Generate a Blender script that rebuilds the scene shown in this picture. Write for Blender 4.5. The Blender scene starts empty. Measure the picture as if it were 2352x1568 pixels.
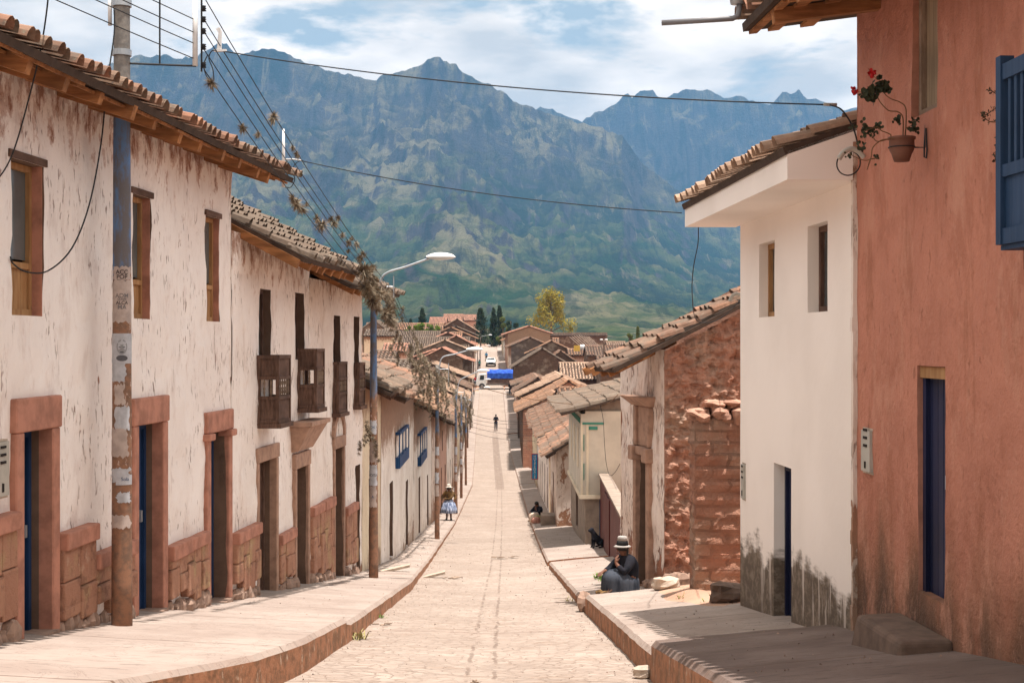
import bpy, math, random
import numpy as np
from mathutils import Vector, Matrix, noise as mn
random.seed(7)
rng = np.random.default_rng(11)
SC = bpy.context.scene
COL = SC.collection

# ------------------------------------------------------------------ camera, sky, sun, exposure
cam_d = bpy.data.cameras.new("camera"); cam = bpy.data.objects.new("camera", cam_d); COL.objects.link(cam)
cam_d.lens = 50.0; cam_d.sensor_width = 36.0; cam_d.sensor_fit = 'HORIZONTAL'
cam_d.clip_start = 0.1; cam_d.clip_end = 40000
cam.location = (0, 0, 0); cam.rotation_euler = (math.radians(90), 0, 0)
SC.camera = cam
SC.view_settings.view_transform = 'Standard'; SC.view_settings.look = 'None'
SC.view_settings.exposure = 1.17; SC.view_settings.gamma = 1.0; SC.view_settings.use_curve_mapping = False
SC.cycles.use_denoising = True
SC.cycles.max_bounces = 7; SC.cycles.diffuse_bounces = 5; SC.cycles.volume_bounces = 0
SC.cycles.caustics_reflective = False; SC.cycles.caustics_refractive = False
SC.cycles.sample_clamp_indirect = 6
SC.render.engine = 'CYCLES'

SUNV = Vector((0.125, -0.075, 1.0)).normalized()      # towards the sun, nearly overhead
sun_el = math.asin(SUNV.z); sun_az = math.atan2(SUNV.x, SUNV.y)
world = bpy.data.worlds.new("World"); SC.world = world; world.use_nodes = True
wt = world.node_tree; wt.nodes.clear()
def W(t, **k):
    n = wt.nodes.new(t)
    for a, b in k.items(): setattr(n, a, b)
    return n
sky = W('ShaderNodeTexSky', sky_type='NISHITA', sun_disc=False, sun_elevation=sun_el, sun_rotation=sun_az,
        altitude=3300, air_density=1.0, dust_density=0.6, ozone_density=1.2)
tc = W('ShaderNodeTexCoord'); mp = W('ShaderNodeMapping'); mp.inputs['Scale'].default_value = (1, 1, 3.0); mp.inputs['Location'].default_value = (.4, 0, .35)
n1 = W('ShaderNodeTexNoise'); n1.inputs['Scale'].default_value = 5.2; n1.inputs['Detail'].default_value = 11; n1.inputs['Roughness'].default_value = .57
n1.inputs['Distortion'].default_value = .15
r1 = W('ShaderNodeValToRGB'); r1.color_ramp.elements[0].position = .425; r1.color_ramp.elements[1].position = .50
n2 = W('ShaderNodeTexNoise'); n2.inputs['Scale'].default_value = 9; n2.inputs['Detail'].default_value = 7
r2 = W('ShaderNodeValToRGB'); r2.color_ramp.elements[0].position = .36; r2.color_ramp.elements[1].position = .64
r2.color_ramp.elements[0].color = (6.4, 6.1, 5.8, 1); r2.color_ramp.elements[1].color = (12.5, 11.0, 9.6, 1)
mx = W('ShaderNodeMix', data_type='RGBA'); bg = W('ShaderNodeBackground'); bg.inputs['Strength'].default_value = 0.075
wo = W('ShaderNodeOutputWorld')
hz = W('ShaderNodeMix', data_type='RGBA'); hz.inputs[0].default_value = .86
hz.inputs[7].default_value = (4.5, 5.2, 5.5, 1)
L = wt.links.new
L(tc.outputs['Generated'], mp.inputs['Vector']); L(mp.outputs[0], n1.inputs['Vector']); L(mp.outputs[0], n2.inputs['Vector'])
L(n1.outputs[0], r1.inputs[0]); L(n2.outputs[0], r2.inputs[0])
L(sky.outputs[0], hz.inputs[6])
L(r1.outputs[0], mx.inputs[0]); L(hz.outputs[2], mx.inputs[6]); L(r2.outputs[0], mx.inputs[7])
sx_ = W('ShaderNodeSeparateXYZ'); L(tc.outputs['Generated'], sx_.inputs[0])
el = W('ShaderNodeMapRange', interpolation_type='SMOOTHSTEP'); L(sx_.outputs[2], el.inputs[0])
el.inputs[1].default_value = .22; el.inputs[2].default_value = .6; el.inputs[3].default_value = .060; el.inputs[4].default_value = .097   # upper sky, out of view, brightened as added fill light
L(el.outputs[0], bg.inputs['Strength'])
L(mx.outputs[2], bg.inputs[0]); L(bg.outputs[0], wo.inputs[0])
sd = bpy.data.lights.new("sun", 'SUN'); sun = bpy.data.objects.new("sun", sd); COL.objects.link(sun)
sd.energy = 4.0; sd.angle = math.radians(0.53); sd.color = (1.0, 0.925, 0.86)
sun.rotation_euler = SUNV.to_track_quat('Z', 'Y').to_euler(); sun.location = (0, 0, 50)

# ------------------------------------------------------------------ measuring helpers
F = 3266.7                                             # focal length in pixels of a 2352 px wide picture
def P(x, y, d): return Vector(((x - 1176) / F * d, d, (784 - y) / F * d))
def px(x, d): return (x - 1176) / F * d
def pz(y, d): return (784 - y) / F * d
HZ = [-5, 0, 12.9, 38.4, 60, 98.7, 125, 147, 197, 261, 330, 420, 900, 20000]
HH = [-1.0, -1.55, -3.1, -6.03, -7.7, -10.0, -10.1, -9.55, -7.07, -3.84, -1.2, -0.6, -14, -14]
def road_z(d): return float(np.interp(d, HZ, HH))
KLd = [-5, 6, 10, 11, 12, 13.7, 17, 27, 38.4, 60, 98.7, 146, 197, 261, 360]; KLx = [-4.3, -4.0, -2.85, -2.5, -2.2, -2.02, -1.93, -1.92, -2.25, -2.4, -2.75, -3.7, -4.5, -5.7, -7.4]
KRd = [-5, 12.9, 21.5, 38, 60, 99, 146, 197, 261, 360]; KRx = [1.75, 1.30, 1.11, .95, .79, .54, -.5, -1.2, -2.4, -4.1]
WLd = [-5, 12.5, 29.3, 38, 66, 99, 146, 197, 261, 340, 400]; WLx = [-5.66, -4.35, -3.09, -3.13, -3.28, -3.9, -4.8, -5.6, -6.8, -8.5, -9.8]
WRd = [-5, 22, 22.8, 25.2, 25.4, 43, 52.5, 54, 85, 108, 111, 150, 197, 261, 340]; WRx = [3.79, 2.49, 2.44, 1.93, 2.42, 2.3, 2.18, 1.70, 1.6, 1.55, .85, .7, .12, -1.3, -3.0]
def kl(d): return float(np.interp(d, KLd, KLx))
def kr(d): return float(np.interp(d, KRd, KRx))
def wl(d): return float(np.interp(d, WLd, WLx))
def wr(d): return float(np.interp(d, WRd, WRx))
def zl(x): return 5.2875 / ((1176 - x) / F + .075)      # depth at which picture column x meets the near left facade line
def zr(x): return 3.546 / ((x - 1176) / F + .048)
# sidewalk height above the road at the kerb
def hl(d): return float(np.interp(d, [0, 10, 14, 16.6, 16.8, 27, 40, 60, 300], [.42, .34, .30, .28, .24, .2, .16, .13, .12]))
def hr(d): return float(np.interp(d, [0, 9, 13.15, 13.25, 21.2, 21.4, 24, 40, 300], [.60, .46, .38, .29, .30, .17, .17, .15, .12]))
def gl(d, X=None):                                      # left sidewalk surface
    X = wl(d) if X is None else X
    return road_z(d) + hl(d) + .05 * min(2.4, max(0, kl(d) - X))
def gr(d, X=None):
    X = wr(d) if X is None else X
    return road_z(d) + hr(d) + .09 * min(2.6, max(0, X - kr(d)))

# ------------------------------------------------------------------ mesh builder
class MB:
    def __init__(s): s.v = []; s.f = []; s.m = []
    def add(s, vs, fs, mi=0):
        o = len(s.v); s.v.extend([tuple(p) for p in vs]); s.f.extend([tuple(i + o for i in q) for q in fs]); s.m.extend([mi] * len(fs)); return s
    def box(s, c, size, rot=None, mi=0, taper=1.0):
        hx, hy, hz_ = size[0] / 2, size[1] / 2, size[2] / 2
        vs = []
        for z in (-1, 1):
            t = taper if z > 0 else 1
            for x, y in ((-1, -1), (1, -1), (1, 1), (-1, 1)):
                p = Vector((x * hx * t, y * hy * t, z * hz_))
                if rot is not None: p = rot @ p
                vs.append(p + Vector(c))
        return s.add(vs, [(3, 2, 1, 0), (4, 5, 6, 7), (0, 1, 5, 4), (1, 2, 6, 5), (2, 3, 7, 6), (3, 0, 4, 7)], mi)
    def bx(s, x0, x1, y0, y1, z0, z1, mi=0): return s.box(((x0+x1)/2, (y0+y1)/2, (z0+z1)/2), (abs(x1-x0), abs(y1-y0), abs(z1-z0)), None, mi)
    def tube(s, pts, r, n=8, mi=0, cap=True, closed=False):
        pts = [Vector(p) for p in pts]; N = len(pts)
        rs = r if isinstance(r, (list, tuple)) else [r] * N
        o = len(s.v); prev = None
        for i, p in enumerate(pts):
            t = (pts[min(i + 1, N - 1)] - pts[max(i - 1, 0)])
            if closed: t = pts[(i + 1) % N] - pts[(i - 1) % N]
            t = t.normalized() if t.length > 1e-9 else Vector((0, 0, 1))
            a = Vector((0, 0, 1)) if abs(t.z) < .9 else Vector((1, 0, 0))
            if prev is None: u = t.cross(a).normalized()
            else:
                u = prev - t * prev.dot(t); u = u.normalized() if u.length > 1e-6 else t.cross(a).normalized()
            prev = u; w = t.cross(u)
            for k in range(n):
                an = 2 * math.pi * k / n; s.v.append(tuple(p + (u * math.cos(an) + w * math.sin(an)) * rs[i]))
        R_ = N if closed else N - 1
        for i in range(R_):
            for k in range(n):
                a, b = o + i * n + k, o + i * n + (k + 1) % n; j = ((i + 1) % N)
                c, d = o + j * n + (k + 1) % n, o + j * n + k
                s.f.append((a, b, c, d)); s.m.append(mi)
        if cap and not closed:
            s.f.append(tuple(o + k for k in range(n))[::-1]); s.m.append(mi)
            s.f.append(tuple(o + (N - 1) * n + k for k in range(n))); s.m.append(mi)
        return s
    def lathe(s, prof, c=(0, 0, 0), n=16, mi=0, wob=None, sx=1, sy=1):
        o = len(s.v); c = Vector(c)
        for r, z in prof:
            for k in range(n):
                an = 2 * math.pi * k / n; rr = r * (wob(an, z) if wob else 1)
                s.v.append(tuple(c + Vector((rr * math.cos(an) * sx, rr * math.sin(an) * sy, z))))
        for i in range(len(prof) - 1):
            for k in range(n):
                s.f.append((o + i * n + k, o + i * n + (k + 1) % n, o + (i + 1) * n + (k + 1) % n, o + (i + 1) * n + k)); s.m.append(mi)
        s.f.append(tuple(o + k for k in range(n))[::-1]); s.m.append(mi)
        s.f.append(tuple(o + (len(prof) - 1) * n + k for k in range(n))); s.m.append(mi)
        return s
    def rock(s, c, size, seed=0, mi=0, n=9, rough=.28):
        o = len(s.v); c = Vector(c); sz = Vector(size)
        rows = n // 2 + 2
        for i in range(rows):
            th = math.pi * i / (rows - 1)
            for k in range(n):
                ph = 2 * math.pi * k / n
                d = Vector((math.sin(th) * math.cos(ph), math.sin(th) * math.sin(ph), math.cos(th)))
                # squarish stone
                q = max(abs(d.x), abs(d.y), abs(d.z)); d2 = d * (0.62 + .38 / q) if q > 0 else d
                rr = 1 + rough * 1.3 * mn.noise(d * 1.5 + Vector((seed * 3.1, seed * 1.7, seed))) + rough * .7 * mn.noise(d * 4 + Vector((seed, seed * 1.7, 3)))
                s.v.append(tuple(c + Vector((d2.x * sz.x, d2.y * sz.y, d2.z * sz.z)) * .5 * rr))
        for i in range(rows - 1):
            for k in range(n):
                s.f.append((o + (i+1)*n + k, o + (i+1)*n + (k+1) % n, o + i*n + (k+1) % n, o + i*n + k)); s.m.append(mi)
        return s
    def build(s, name, mats, parent=None, smooth=False, loc=None):
        me = bpy.data.meshes.new(name)
        me.from_pydata(s.v, [], s.f)
        if not isinstance(mats, (list, tuple)): mats = [mats]
        for m in mats: me.materials.append(m)
        if len(mats) > 1: me.polygons.foreach_set('material_index', s.m)
        if smooth: me.polygons.foreach_set('use_smooth', [True] * len(s.f))
        me.validate(); me.update()
        ob = bpy.data.objects.new(name, me); COL.objects.link(ob)
        if parent is not None: ob.parent = parent
        if loc is not None: ob.location = loc
        return ob
def tag(o, label=None, cat=None, group=None, kind=None):
    if label: o['label'] = label
    if cat: o['category'] = cat
    if group: o['group'] = group
    if kind: o['kind'] = kind
    return o
def empty(name, loc=(0, 0, 0), rz=0, label=None, cat=None, group=None):
    o = bpy.data.objects.new(name, None); COL.objects.link(o); o.location = loc; o.rotation_euler = (0, 0, rz)
    o.empty_display_size = .2
    return tag(o, label, cat, group)
def children(o): return [c for c in bpy.data.objects if c.parent == o]
def copy_tree(o, parent=None):
    kids = children(o)
    c = o.copy(); COL.objects.link(c); c.parent = parent
    for ch in kids: copy_tree(ch, c)
    return c

# ------------------------------------------------------------------ materials
class NT:
    def __init__(s, name):
        s.mat = bpy.data.materials.new(name); s.mat.use_nodes = True; s.t = s.mat.node_tree; s.t.nodes.clear()
        s.out = s.n('ShaderNodeOutputMaterial'); s.b = s.n('ShaderNodeBsdfPrincipled')
        s.t.links.new(s.b.outputs[0], s.out.inputs[0])
        s.b.inputs['Roughness'].default_value = .9; s.b.inputs['Specular IOR Level'].default_value = .25
    def n(s, t, **k):
        x = s.t.nodes.new(t)
        for a, b in k.items(): setattr(x, a, b)
        return x
    def put(s, inp, v):
        if isinstance(v, bpy.types.NodeSocket): s.t.links.new(v, inp)
        else:
            if hasattr(inp.default_value, '__len__') and not hasattr(v, '__len__'): v = (v, v, v)
            if hasattr(inp.default_value, '__len__') and len(inp.default_value) == 4 and len(v) == 3: v = (*v, 1)
            inp.default_value = v
    def pos(s): return s.n('ShaderNodeNewGeometry').outputs['Position']
    def obj(s): return s.n('ShaderNodeTexCoord').outputs['Object']
    def sep(s, v, i):
        x = s.n('ShaderNodeSeparateXYZ'); s.put(x.inputs[0], v); return x.outputs[i]
    def map(s, v, sc=(1, 1, 1), loc=(0, 0, 0)):
        m = s.n('ShaderNodeMapping'); s.put(m.inputs['Vector'], v); m.inputs['Scale'].default_value = sc; m.inputs['Location'].default_value = loc; return m.outputs[0]
    def noise(s, v, scale=1, detail=4, rough=.5, dist=0):
        x = s.n('ShaderNodeTexNoise'); s.put(x.inputs['Vector'], v)
        x.inputs['Scale'].default_value = scale; x.inputs['Detail'].default_value = detail; x.inputs['Roughness'].default_value = rough; x.inputs['Distortion'].default_value = dist
        return x.outputs[0]
    def vor(s, v, scale=1, feature='F1', out=0, rnd=1.0):
        x = s.n('ShaderNodeTexVoronoi', feature=feature); s.put(x.inputs['Vector'], v); x.inputs['Scale'].default_value = scale
        x.inputs['Randomness'].default_value = rnd; return x.outputs[out]
    def ramp(s, v, lo, hi, a=0.0, b=1.0):
        x = s.n('ShaderNodeMapRange', interpolation_type='SMOOTHSTEP'); s.put(x.inputs[0], v)
        s.put(x.inputs[1], lo); s.put(x.inputs[2], hi); s.put(x.inputs[3], a); s.put(x.inputs[4], b); return x.outputs[0]
    def m(s, op, a, b=0.0, c=None):
        x = s.n('ShaderNodeMath', operation=op); s.put(x.inputs[0], a); s.put(x.inputs[1], b)
        if c is not None: s.put(x.inputs[2], c)
        return x.outputs[0]
    def mix(s, f, a, b, mode='MIX'):
        x = s.n('ShaderNodeMix', data_type='RGBA', blend_type=mode); s.put(x.inputs[0], f); s.put(x.inputs[6], a); s.put(x.inputs[7], b); return x.outputs[2]
    def bump(s, h, strength=.5, dist=.02, prev=None):
        x = s.n('ShaderNodeBump'); x.inputs['Strength'].default_value = strength; x.inputs['Distance'].default_value = dist; s.put(x.inputs['Height'], h)
        if prev is not None: s.put(x.inputs['Normal'], prev)
        return x.outputs[0]
    def island(s): return s.n('ShaderNodeNewGeometry').outputs['Random Per Island']
    def orand(s): return s.n('ShaderNodeObjectInfo').outputs['Random']
    def brick(s, v, scale, w, h, mortar=.02, c1=(0,0,0), c2=(1,1,1), cm=(.5,.5,.5), off=.5):
        x = s.n('ShaderNodeTexBrick'); s.put(x.inputs['Vector'], v); x.offset = off
        s.put(x.inputs['Color1'], c1); s.put(x.inputs['Color2'], c2); s.put(x.inputs['Mortar'], cm)
        x.inputs['Scale'].default_value = scale; x.inputs['Brick Width'].default_value = w; x.inputs['Row Height'].default_value = h; x.inputs['Mortar Size'].default_value = mortar
        return x
    def done(s, col, rough=.9, normal=None, metal=0, spec=.25):
        s.put(s.b.inputs['Base Color'], col); s.put(s.b.inputs['Roughness'], rough)
        s.b.inputs['Metallic'].default_value = metal; s.b.inputs['Specular IOR Level'].default_value = spec
        if normal is not None: s.put(s.b.inputs['Normal'], normal)
        return s.mat

def plaster(name, c1, c2, under, top=None, streak=.5, peel=.60, base_col=(.30, .20, .14), base_h=.5, pits=.62, bump=.5, topwid=.7):
    """weathered lime plaster over adobe; object z = height above the wall foot; top = wall height for the eroded upper band"""
    t = NT(name); p = t.pos(); z = t.sep(t.obj(), 2)
    st = t.noise(t.map(p, (3.4, 3.4, 1.5)), 1.0, 7, .68)                # long vertical streaks
    st2 = t.noise(t.map(p, (13, 13, 4.2)), 1.0, 5, .7)
    big = t.noise(p, .6, 4, .55)
    col = t.mix(t.ramp(big, .3, .7), c1, c2)
    col = t.mix(t.m('MULTIPLY', t.ramp(st, .50, .72), streak), col, tuple(a * .55 + b * .35 for a, b in zip(c2, under)))
    col = t.mix(t.m('MULTIPLY', t.ramp(st2, .56, .70), .45 * streak), col, under)
    # peeled patches, mostly near the top and the foot
    pn = t.noise(t.map(p, (2.6, 2.6, 1.5)), 1.0, 8, .68, .3)
    low = t.ramp(z, .0, base_h * 2.2, .22, 0)
    bias = low
    if top is not None:
        up = t.ramp(z, top - topwid, top - .02, 0, .03)
        bias = t.m('ADD', low, up)
    v = t.m('ADD', pn, bias)
    pm = t.ramp(v, peel, peel + .035)
    if top is not None:
        s3 = t.noise(t.map(p, (5, 5, 2.4)), 1.0, 8, .74)
        e3 = t.m('ADD', t.m('DIVIDE', t.m('SUBTRACT', z, top - topwid), topwid), t.m('MULTIPLY', t.m('SUBTRACT', s3, .5), 4.2))
        tb = t.m('MULTIPLY', t.ramp(e3, .80, .90), .85)
        col = t.mix(tb, col, tuple(a * .62 + b * .38 for a, b in zip(under, c2)))
        pm = t.m('MAXIMUM', pm, t.m('MULTIPLY', t.ramp(e3, 1.12, 1.2), .9))
    col = t.mix(pm, col, t.mix(t.noise(p, 7, 4), under, tuple(a * .55 for a in under)))
    # dark vertical pits
    pt = t.noise(t.map(p, (20, 20, 5)), 1.0, 3, .6)
    gate = t.ramp(t.noise(p, 1.3, 3), .42, .6)
    pt2 = t.m('MULTIPLY', t.ramp(pt, pits, pits + .05), gate)
    col = t.mix(t.m('MULTIPLY', pt2, .75), col, tuple(a * .45 for a in under))
    wet = t.m('MULTIPLY', t.ramp(t.m('ADD', z, t.m('MULTIPLY', st, 1.2)), base_h * 1.3 + .5, .3 + base_h * .3), .75)
    col = t.mix(wet, col, base_col)
    h = t.m('ADD', t.m('MULTIPLY', pm, -1.6), t.m('ADD', t.m('MULTIPLY', t.noise(p, 22, 5, .65), .5), t.m('MULTIPLY', t.noise(t.map(p, (6, 6, 2)), 1, 5), 1.2)))
    h = t.m('ADD', h, t.m('MULTIPLY', pt2, -.8))
    return t.done(col, .93, t.bump(h, bump, .03), spec=.15)

def adobe(name, c1, c2, scale=1.0, bump=1.0, warp=.12, mort=1.0):
    t = NT(name); p = t.pos(); o = t.obj()
    q = t.n('ShaderNodeCombineXYZ'); t.put(q.inputs[0], t.m('ADD', t.sep(o, 0), t.sep(o, 1))); t.put(q.inputs[1], t.m('ADD', t.sep(o, 2), t.m('MULTIPLY', t.noise(p, 1.3 if warp < .2 else 2.2, 5), warp)))
    br = t.brick(q.outputs[0], scale, .46, .17, .02, (0, 0, 0), (1, 1, 1), (.5, .5, .5))
    col = t.mix(br.outputs[0], c1, c2)
    col = t.mix(t.m('MULTIPLY', br.outputs[1], t.ramp(t.noise(p, 1.1, 3), .4, .6, .1 * mort, .8 * mort)), col, tuple(a * .45 for a in c1))
    col = t.mix(t.ramp(t.noise(p, 3.3, 5, .6), .35, .7, 0, .6), col, tuple(a * .62 for a in c2))
    col = t.mix(t.ramp(t.noise(p, 1.1, 3), .5, .7, 0, .5), col, (.42, .33, .25))
    h = t.m('ADD', t.m('MULTIPLY', br.outputs[1], -1.1 * mort), t.m('ADD', t.m('MULTIPLY', t.noise(p, 9, 8, .75), 2.2), t.noise(p, 28, 4)))
    return t.done(col, .97, t.bump(h, bump, .045), spec=.1)

def tile_mat(name, cols, lichen=.5, dark=(.10, .085, .07)):
    t = NT(name); p = t.pos(); r = t.island()
    x = t.n('ShaderNodeValToRGB'); cr = x.color_ramp; cr.interpolation = 'LINEAR'
    while len(cr.elements) < len(cols): cr.elements.new(.5)
    for i, c in enumerate(cols):
        cr.elements[i].position = i / (len(cols) - 1); cr.elements[i].color = (*c, 1)
    t.put(x.inputs[0], r); col = x.outputs[0]
    col = t.mix(t.m('MULTIPLY', t.ramp(t.noise(p, 5, 6, .7), .48, .62), lichen), col, dark)
    col = t.mix(t.m('MULTIPLY', t.ramp(t.noise(t.map(p, (1, 1, 1), (9, 3, 1)), 11, 5, .7), .6, .7), lichen * .8), col, (.38, .36, .27))
    col = t.mix(t.m('MULTIPLY', t.ramp(t.noise(p, .35, 5, .7), .38, .6), lichen), col, (.15, .115, .09))
    col = t.mix(t.m('MULTIPLY', t.ramp(t.noise(t.map(p, (1, 1, 1), (2, 7, 4)), 1.6, 6, .75), .5, .6), .6), col, tuple(a * .55 for a in cols[1]))
    return t.done(col, .92, t.bump(t.noise(p, 26, 5, .7), .5, .012), spec=.15)

def wood(name, c1, c2, sc=(2, 30, 30), rough=.8, worn=None, wth=.58):
    t = NT(name); o = t.obj(); p = t.pos()
    g = t.noise(t.map(o, sc), 1, 5, .6)
    col = t.mix(t.ramp(g, .3, .7), c1, c2)
    col = t.mix(t.ramp(t.noise(p, 2.2, 3), .4, .7, 0, .5), col, tuple(a * .6 for a in c1))
    if worn is not None:
        col = t.mix(t.ramp(t.noise(t.map(p, (9, 9, 2.5)), 1, 6, .7), wth, wth + .06), col, worn)
    return t.done(col, rough, t.bump(g, .4, .01), spec=.2)
def flat(name, c, rough=.7, var=.25, metal=0, sc=6, spec=.3, bump=.15):
    t = NT(name); p = t.pos(); k = t.noise(p, sc, 5, .6)
    col = t.mix(t.ramp(k, .35, .7, 0, var * 2), c, tuple(a * .6 for a in c))
    return t.done(col, rough, t.bump(k, bump, .01), metal, spec)
M = {}
ADB = (.33, .155, .09)
M['plaster_old'] = plaster('old_white_plaster', (.86, .79, .735), (.76, .67, .61), (.40, .20, .13), top=5.4, streak=.5, peel=.655, base_h=.3)
M['plaster_mid'] = plaster('streaked_white_plaster', (.74, .65, .60), (.64, .53, .46), (.40, .21, .13), top=5.2, streak=.7, peel=.64, base_h=.4)
M['plaster_white'] = plaster('town_white_plaster', (.82, .76, .70), (.68, .60, .53), (.36, .22, .15), top=4.0, streak=.75, peel=.66, base_h=.7)
M['plaster_cream'] = plaster('cream_plaster', (.70, .60, .44), (.62, .50, .36), (.36, .22, .14), top=4.0, streak=.4, peel=.70, base_h=.8)
M['plaster_pinkish'] = plaster('faded_pink_plaster', (.52, .33, .26), (.46, .27, .20), (.33, .18, .11), top=4.0, streak=.8, peel=.60, base_h=.7)
M['plaster_peel'] = plaster('peeling_whitewash', (.74, .65, .58), (.64, .53, .45), (.40, .22, .14), top=4.1, streak=1.0, peel=.57, base_h=.9, pits=.56)
M['adobe_red'] = adobe('red_adobe', (.47, .225, .15), (.55, .30, .21), bump=1.0)
M['adobe_rough'] = adobe('rough_adobe', (.47, .225, .15), (.56, .31, .22), bump=1.0, warp=.55, mort=.35)
M['adobe_brown'] = adobe('brown_adobe', (.135, .082, .056), (.185, .115, .08))
M['adobe_grey'] = adobe('grey_brown_adobe', (.15, .11, .085), (.2, .15, .115))
def terracotta_wall():
    t = NT('terracotta_render'); p = t.pos(); z = t.sep(t.obj(), 2)
    st = t.noise(t.map(p, (2.4, 2.4, 1.7)), 1, 9, .72)
    col = t.mix(t.ramp(t.noise(p, .9, 5, .6), .3, .7), (.50, .215, .145), (.41, .17, .115))
    col = t.mix(t.ramp(st, .47, .62, 0, .45), col, (.31, .115, .07))
    col = t.mix(t.ramp(t.noise(t.map(p, (12, 12, 5)), 1, 6, .7), .60, .68, 0, .6), col, (.20, .075, .045))
    v = t.m('ADD', z, t.m('MULTIPLY', t.noise(t.map(p, (2.2, 2.2, .5)), 1, 5), 1.5))
    col = t.mix(t.ramp(v, 2.1, 1.2, 0, .75), col, (.22, .11, .06))
    col = t.mix(t.ramp(v, 1.75, .9, 0, .85), col, (.085, .055, .04))
    cr = t.noise(t.map(p, (1, 1.0, .45)), 1.9, 7, .62, .8)
    line = t.ramp(t.m('ABSOLUTE', t.m('SUBTRACT', cr, .5)), .004, .0, 0, .4)
    col = t.mix(line, col, (.55, .30, .21))
    col = t.mix(t.ramp(t.noise(t.map(p, (2, 2, .9)), 1.2, 7, .7), .52, .64, 0, .55), col, (.52, .26, .18))
    col = t.mix(t.ramp(t.noise(t.map(p, (3, 3, .5), (4, 1, 0)), 1.0, 6, .7), .55, .66, 0, .5), col, (.31, .12, .07))
    h = t.m('ADD', t.m('MULTIPLY', st, 1.2), t.m('ADD', t.m('MULTIPLY', t.noise(p, 2.6, 5, .6), 2.6), t.m('MULTIPLY', t.noise(p, 24, 5, .65), .6)))
    return t.done(col, .9, t.bump(h, .8, .03), spec=.2)
M['terracotta'] = terracotta_wall()
def white_house():
    t = NT('clean_white_render'); p = t.pos(); z = t.sep(t.obj(), 2)
    col = t.mix(t.ramp(t.noise(p, .8, 4), .35, .7), (.86, .79, .73), (.79, .72, .66))
    st = t.noise(t.map(p, (1.7, 1.7, 5.5)), 1, 9, .66)
    e = t.m('ADD', t.m('MULTIPLY', st, .75), t.m('MULTIPLY', t.noise(t.map(p, (1.1, 1.1, .3)), 1, 3), 1.0))
    # splashed dirty foot with drips
    mask = t.ramp(t.m('SUBTRACT', t.m('ADD', .12, e), z), -.03, .16)
    dr = t.noise(t.map(p, (7, 7, .8)), 1, 4, .6)
    spk = t.noise(t.map(p, (7, 7, 9)), 1, 8, .75)
    dirt = t.mix(t.ramp(spk, .45, .62), (.085, .058, .036), (.19, .145, .105))
    dirt = t.mix(t.m('MULTIPLY', t.ramp(dr, .57, .62), t.ramp(z, .1, 1.0, .15, .85)), dirt, (.55, .48, .42))
    col = t.mix(t.m('MULTIPLY', mask, .95), col, dirt)
    return t.done(col, .85, t.bump(t.noise(p, 14, 5), .18, .012), spec=.2)
M['white_render'] = white_house()
M['surround'] = flat('red_surround', (.45, .21, .145), .9, .45, sc=5, bump=.6)
def slab_mat():
    t = NT('red_stone_slabs'); p = t.pos(); o = t.obj()
    q = t.n('ShaderNodeCombineXYZ'); t.put(q.inputs[0], t.m('ADD', t.sep(o, 0), t.m('MULTIPLY', t.noise(p, 2, 2), .12))); t.put(q.inputs[1], t.sep(o, 2))
    br = t.brick(q.outputs[0], 1.0, .33, .52, .012, (0, 0, 0), (1, 1, 1), (.5, .5, .5), .37)
    col = t.mix(br.outputs[0], (.40, .20, .13), (.45, .24, .155))
    col = t.mix(t.ramp(t.noise(p, 2.5, 5), .5, .7, 0, .6), col, (.45, .33, .17))
    col = t.mix(t.m('MULTIPLY', br.outputs[1], .15), col, (.14, .07, .045))
    col = t.mix(t.ramp(t.noise(p, 4.5, 7, .72), .52, .62, 0, .7), col, (.24, .12, .08))
    col = t.mix(t.ramp(t.noise(p, 3.1, 6, .7), .6, .68, 0, .6), col, (.52, .36, .26))
    h = t.m('ADD', t.m('MULTIPLY', br.outputs[1], -.3), t.m('MULTIPLY', t.noise(p, 7, 8, .72), 2.6))
    return t.done(col, .9, t.bump(h, .9, .03))
M['slabs'] = slab_mat()
M['stone'] = flat('field_stone', (.33, .22, .165), .95, .4, sc=9, bump=.6)
M['stone_pale'] = flat('pale_stone', (.48, .39, .31), .95, .35, sc=9, bump=.6)
M['stone_brown'] = flat('dirty_brown_stone', (.15, .10, .075), .95, .4, sc=6, bump=.8)
M['stone_grey'] = flat('grey_render', (.30, .235, .185), .95, .4, sc=3, bump=.5)
M['trim_stone'] = flat('carved_stone', (.40, .25, .18), .95, .4, sc=7, bump=.6)
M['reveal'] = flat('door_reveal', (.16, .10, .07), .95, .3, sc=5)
M['blue_door'] = wood('blue_door_paint', (.010, .030, .085), (.020, .05, .13), (3, 26, .7), .55)
M['navy_door'] = wood('navy_door_paint', (.008, .011, .036), (.018, .022, .06), (3, 26, .7), .5)
M['blue_trim'] = wood('blue_painted_wood', (.008, .045, .13), (.02, .075, .19), (3, 24, .8), .5)
M['slate_blue'] = wood('slate_blue_wood', (.014, .038, .085), (.026, .055, .115), (24, 24, 1), .6)
M['maroon'] = wood('maroon_metal_gate', (.085, .022, .02), (.12, .03, .025), (8, 8, 1), .6)
M['wood_dark'] = wood('weathered_dark_wood', (.085, .048, .034), (.16, .095, .07), (3, 30, 6), .85)
M['wood_grey'] = wood('grey_bleached_wood', (.20, .14, .10), (.32, .24, .18), (3, 30, 6), .9)
M['wood_orange'] = wood('orange_timber', (.20, .085, .035), (.44, .20, .08), (14, 2, 14), .85)
M['wood_frame'] = wood('honey_wood', (.30, .15, .06), (.42, .24, .11), (18, 18, 2), .75)
M['wood_black'] = flat('dark_interior', (.02, .014, .012), .9, .3)
M['glass'] = flat('dusty_glass', (.12, .13, .13), .15, .4, spec=.6, sc=1.5)
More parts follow.
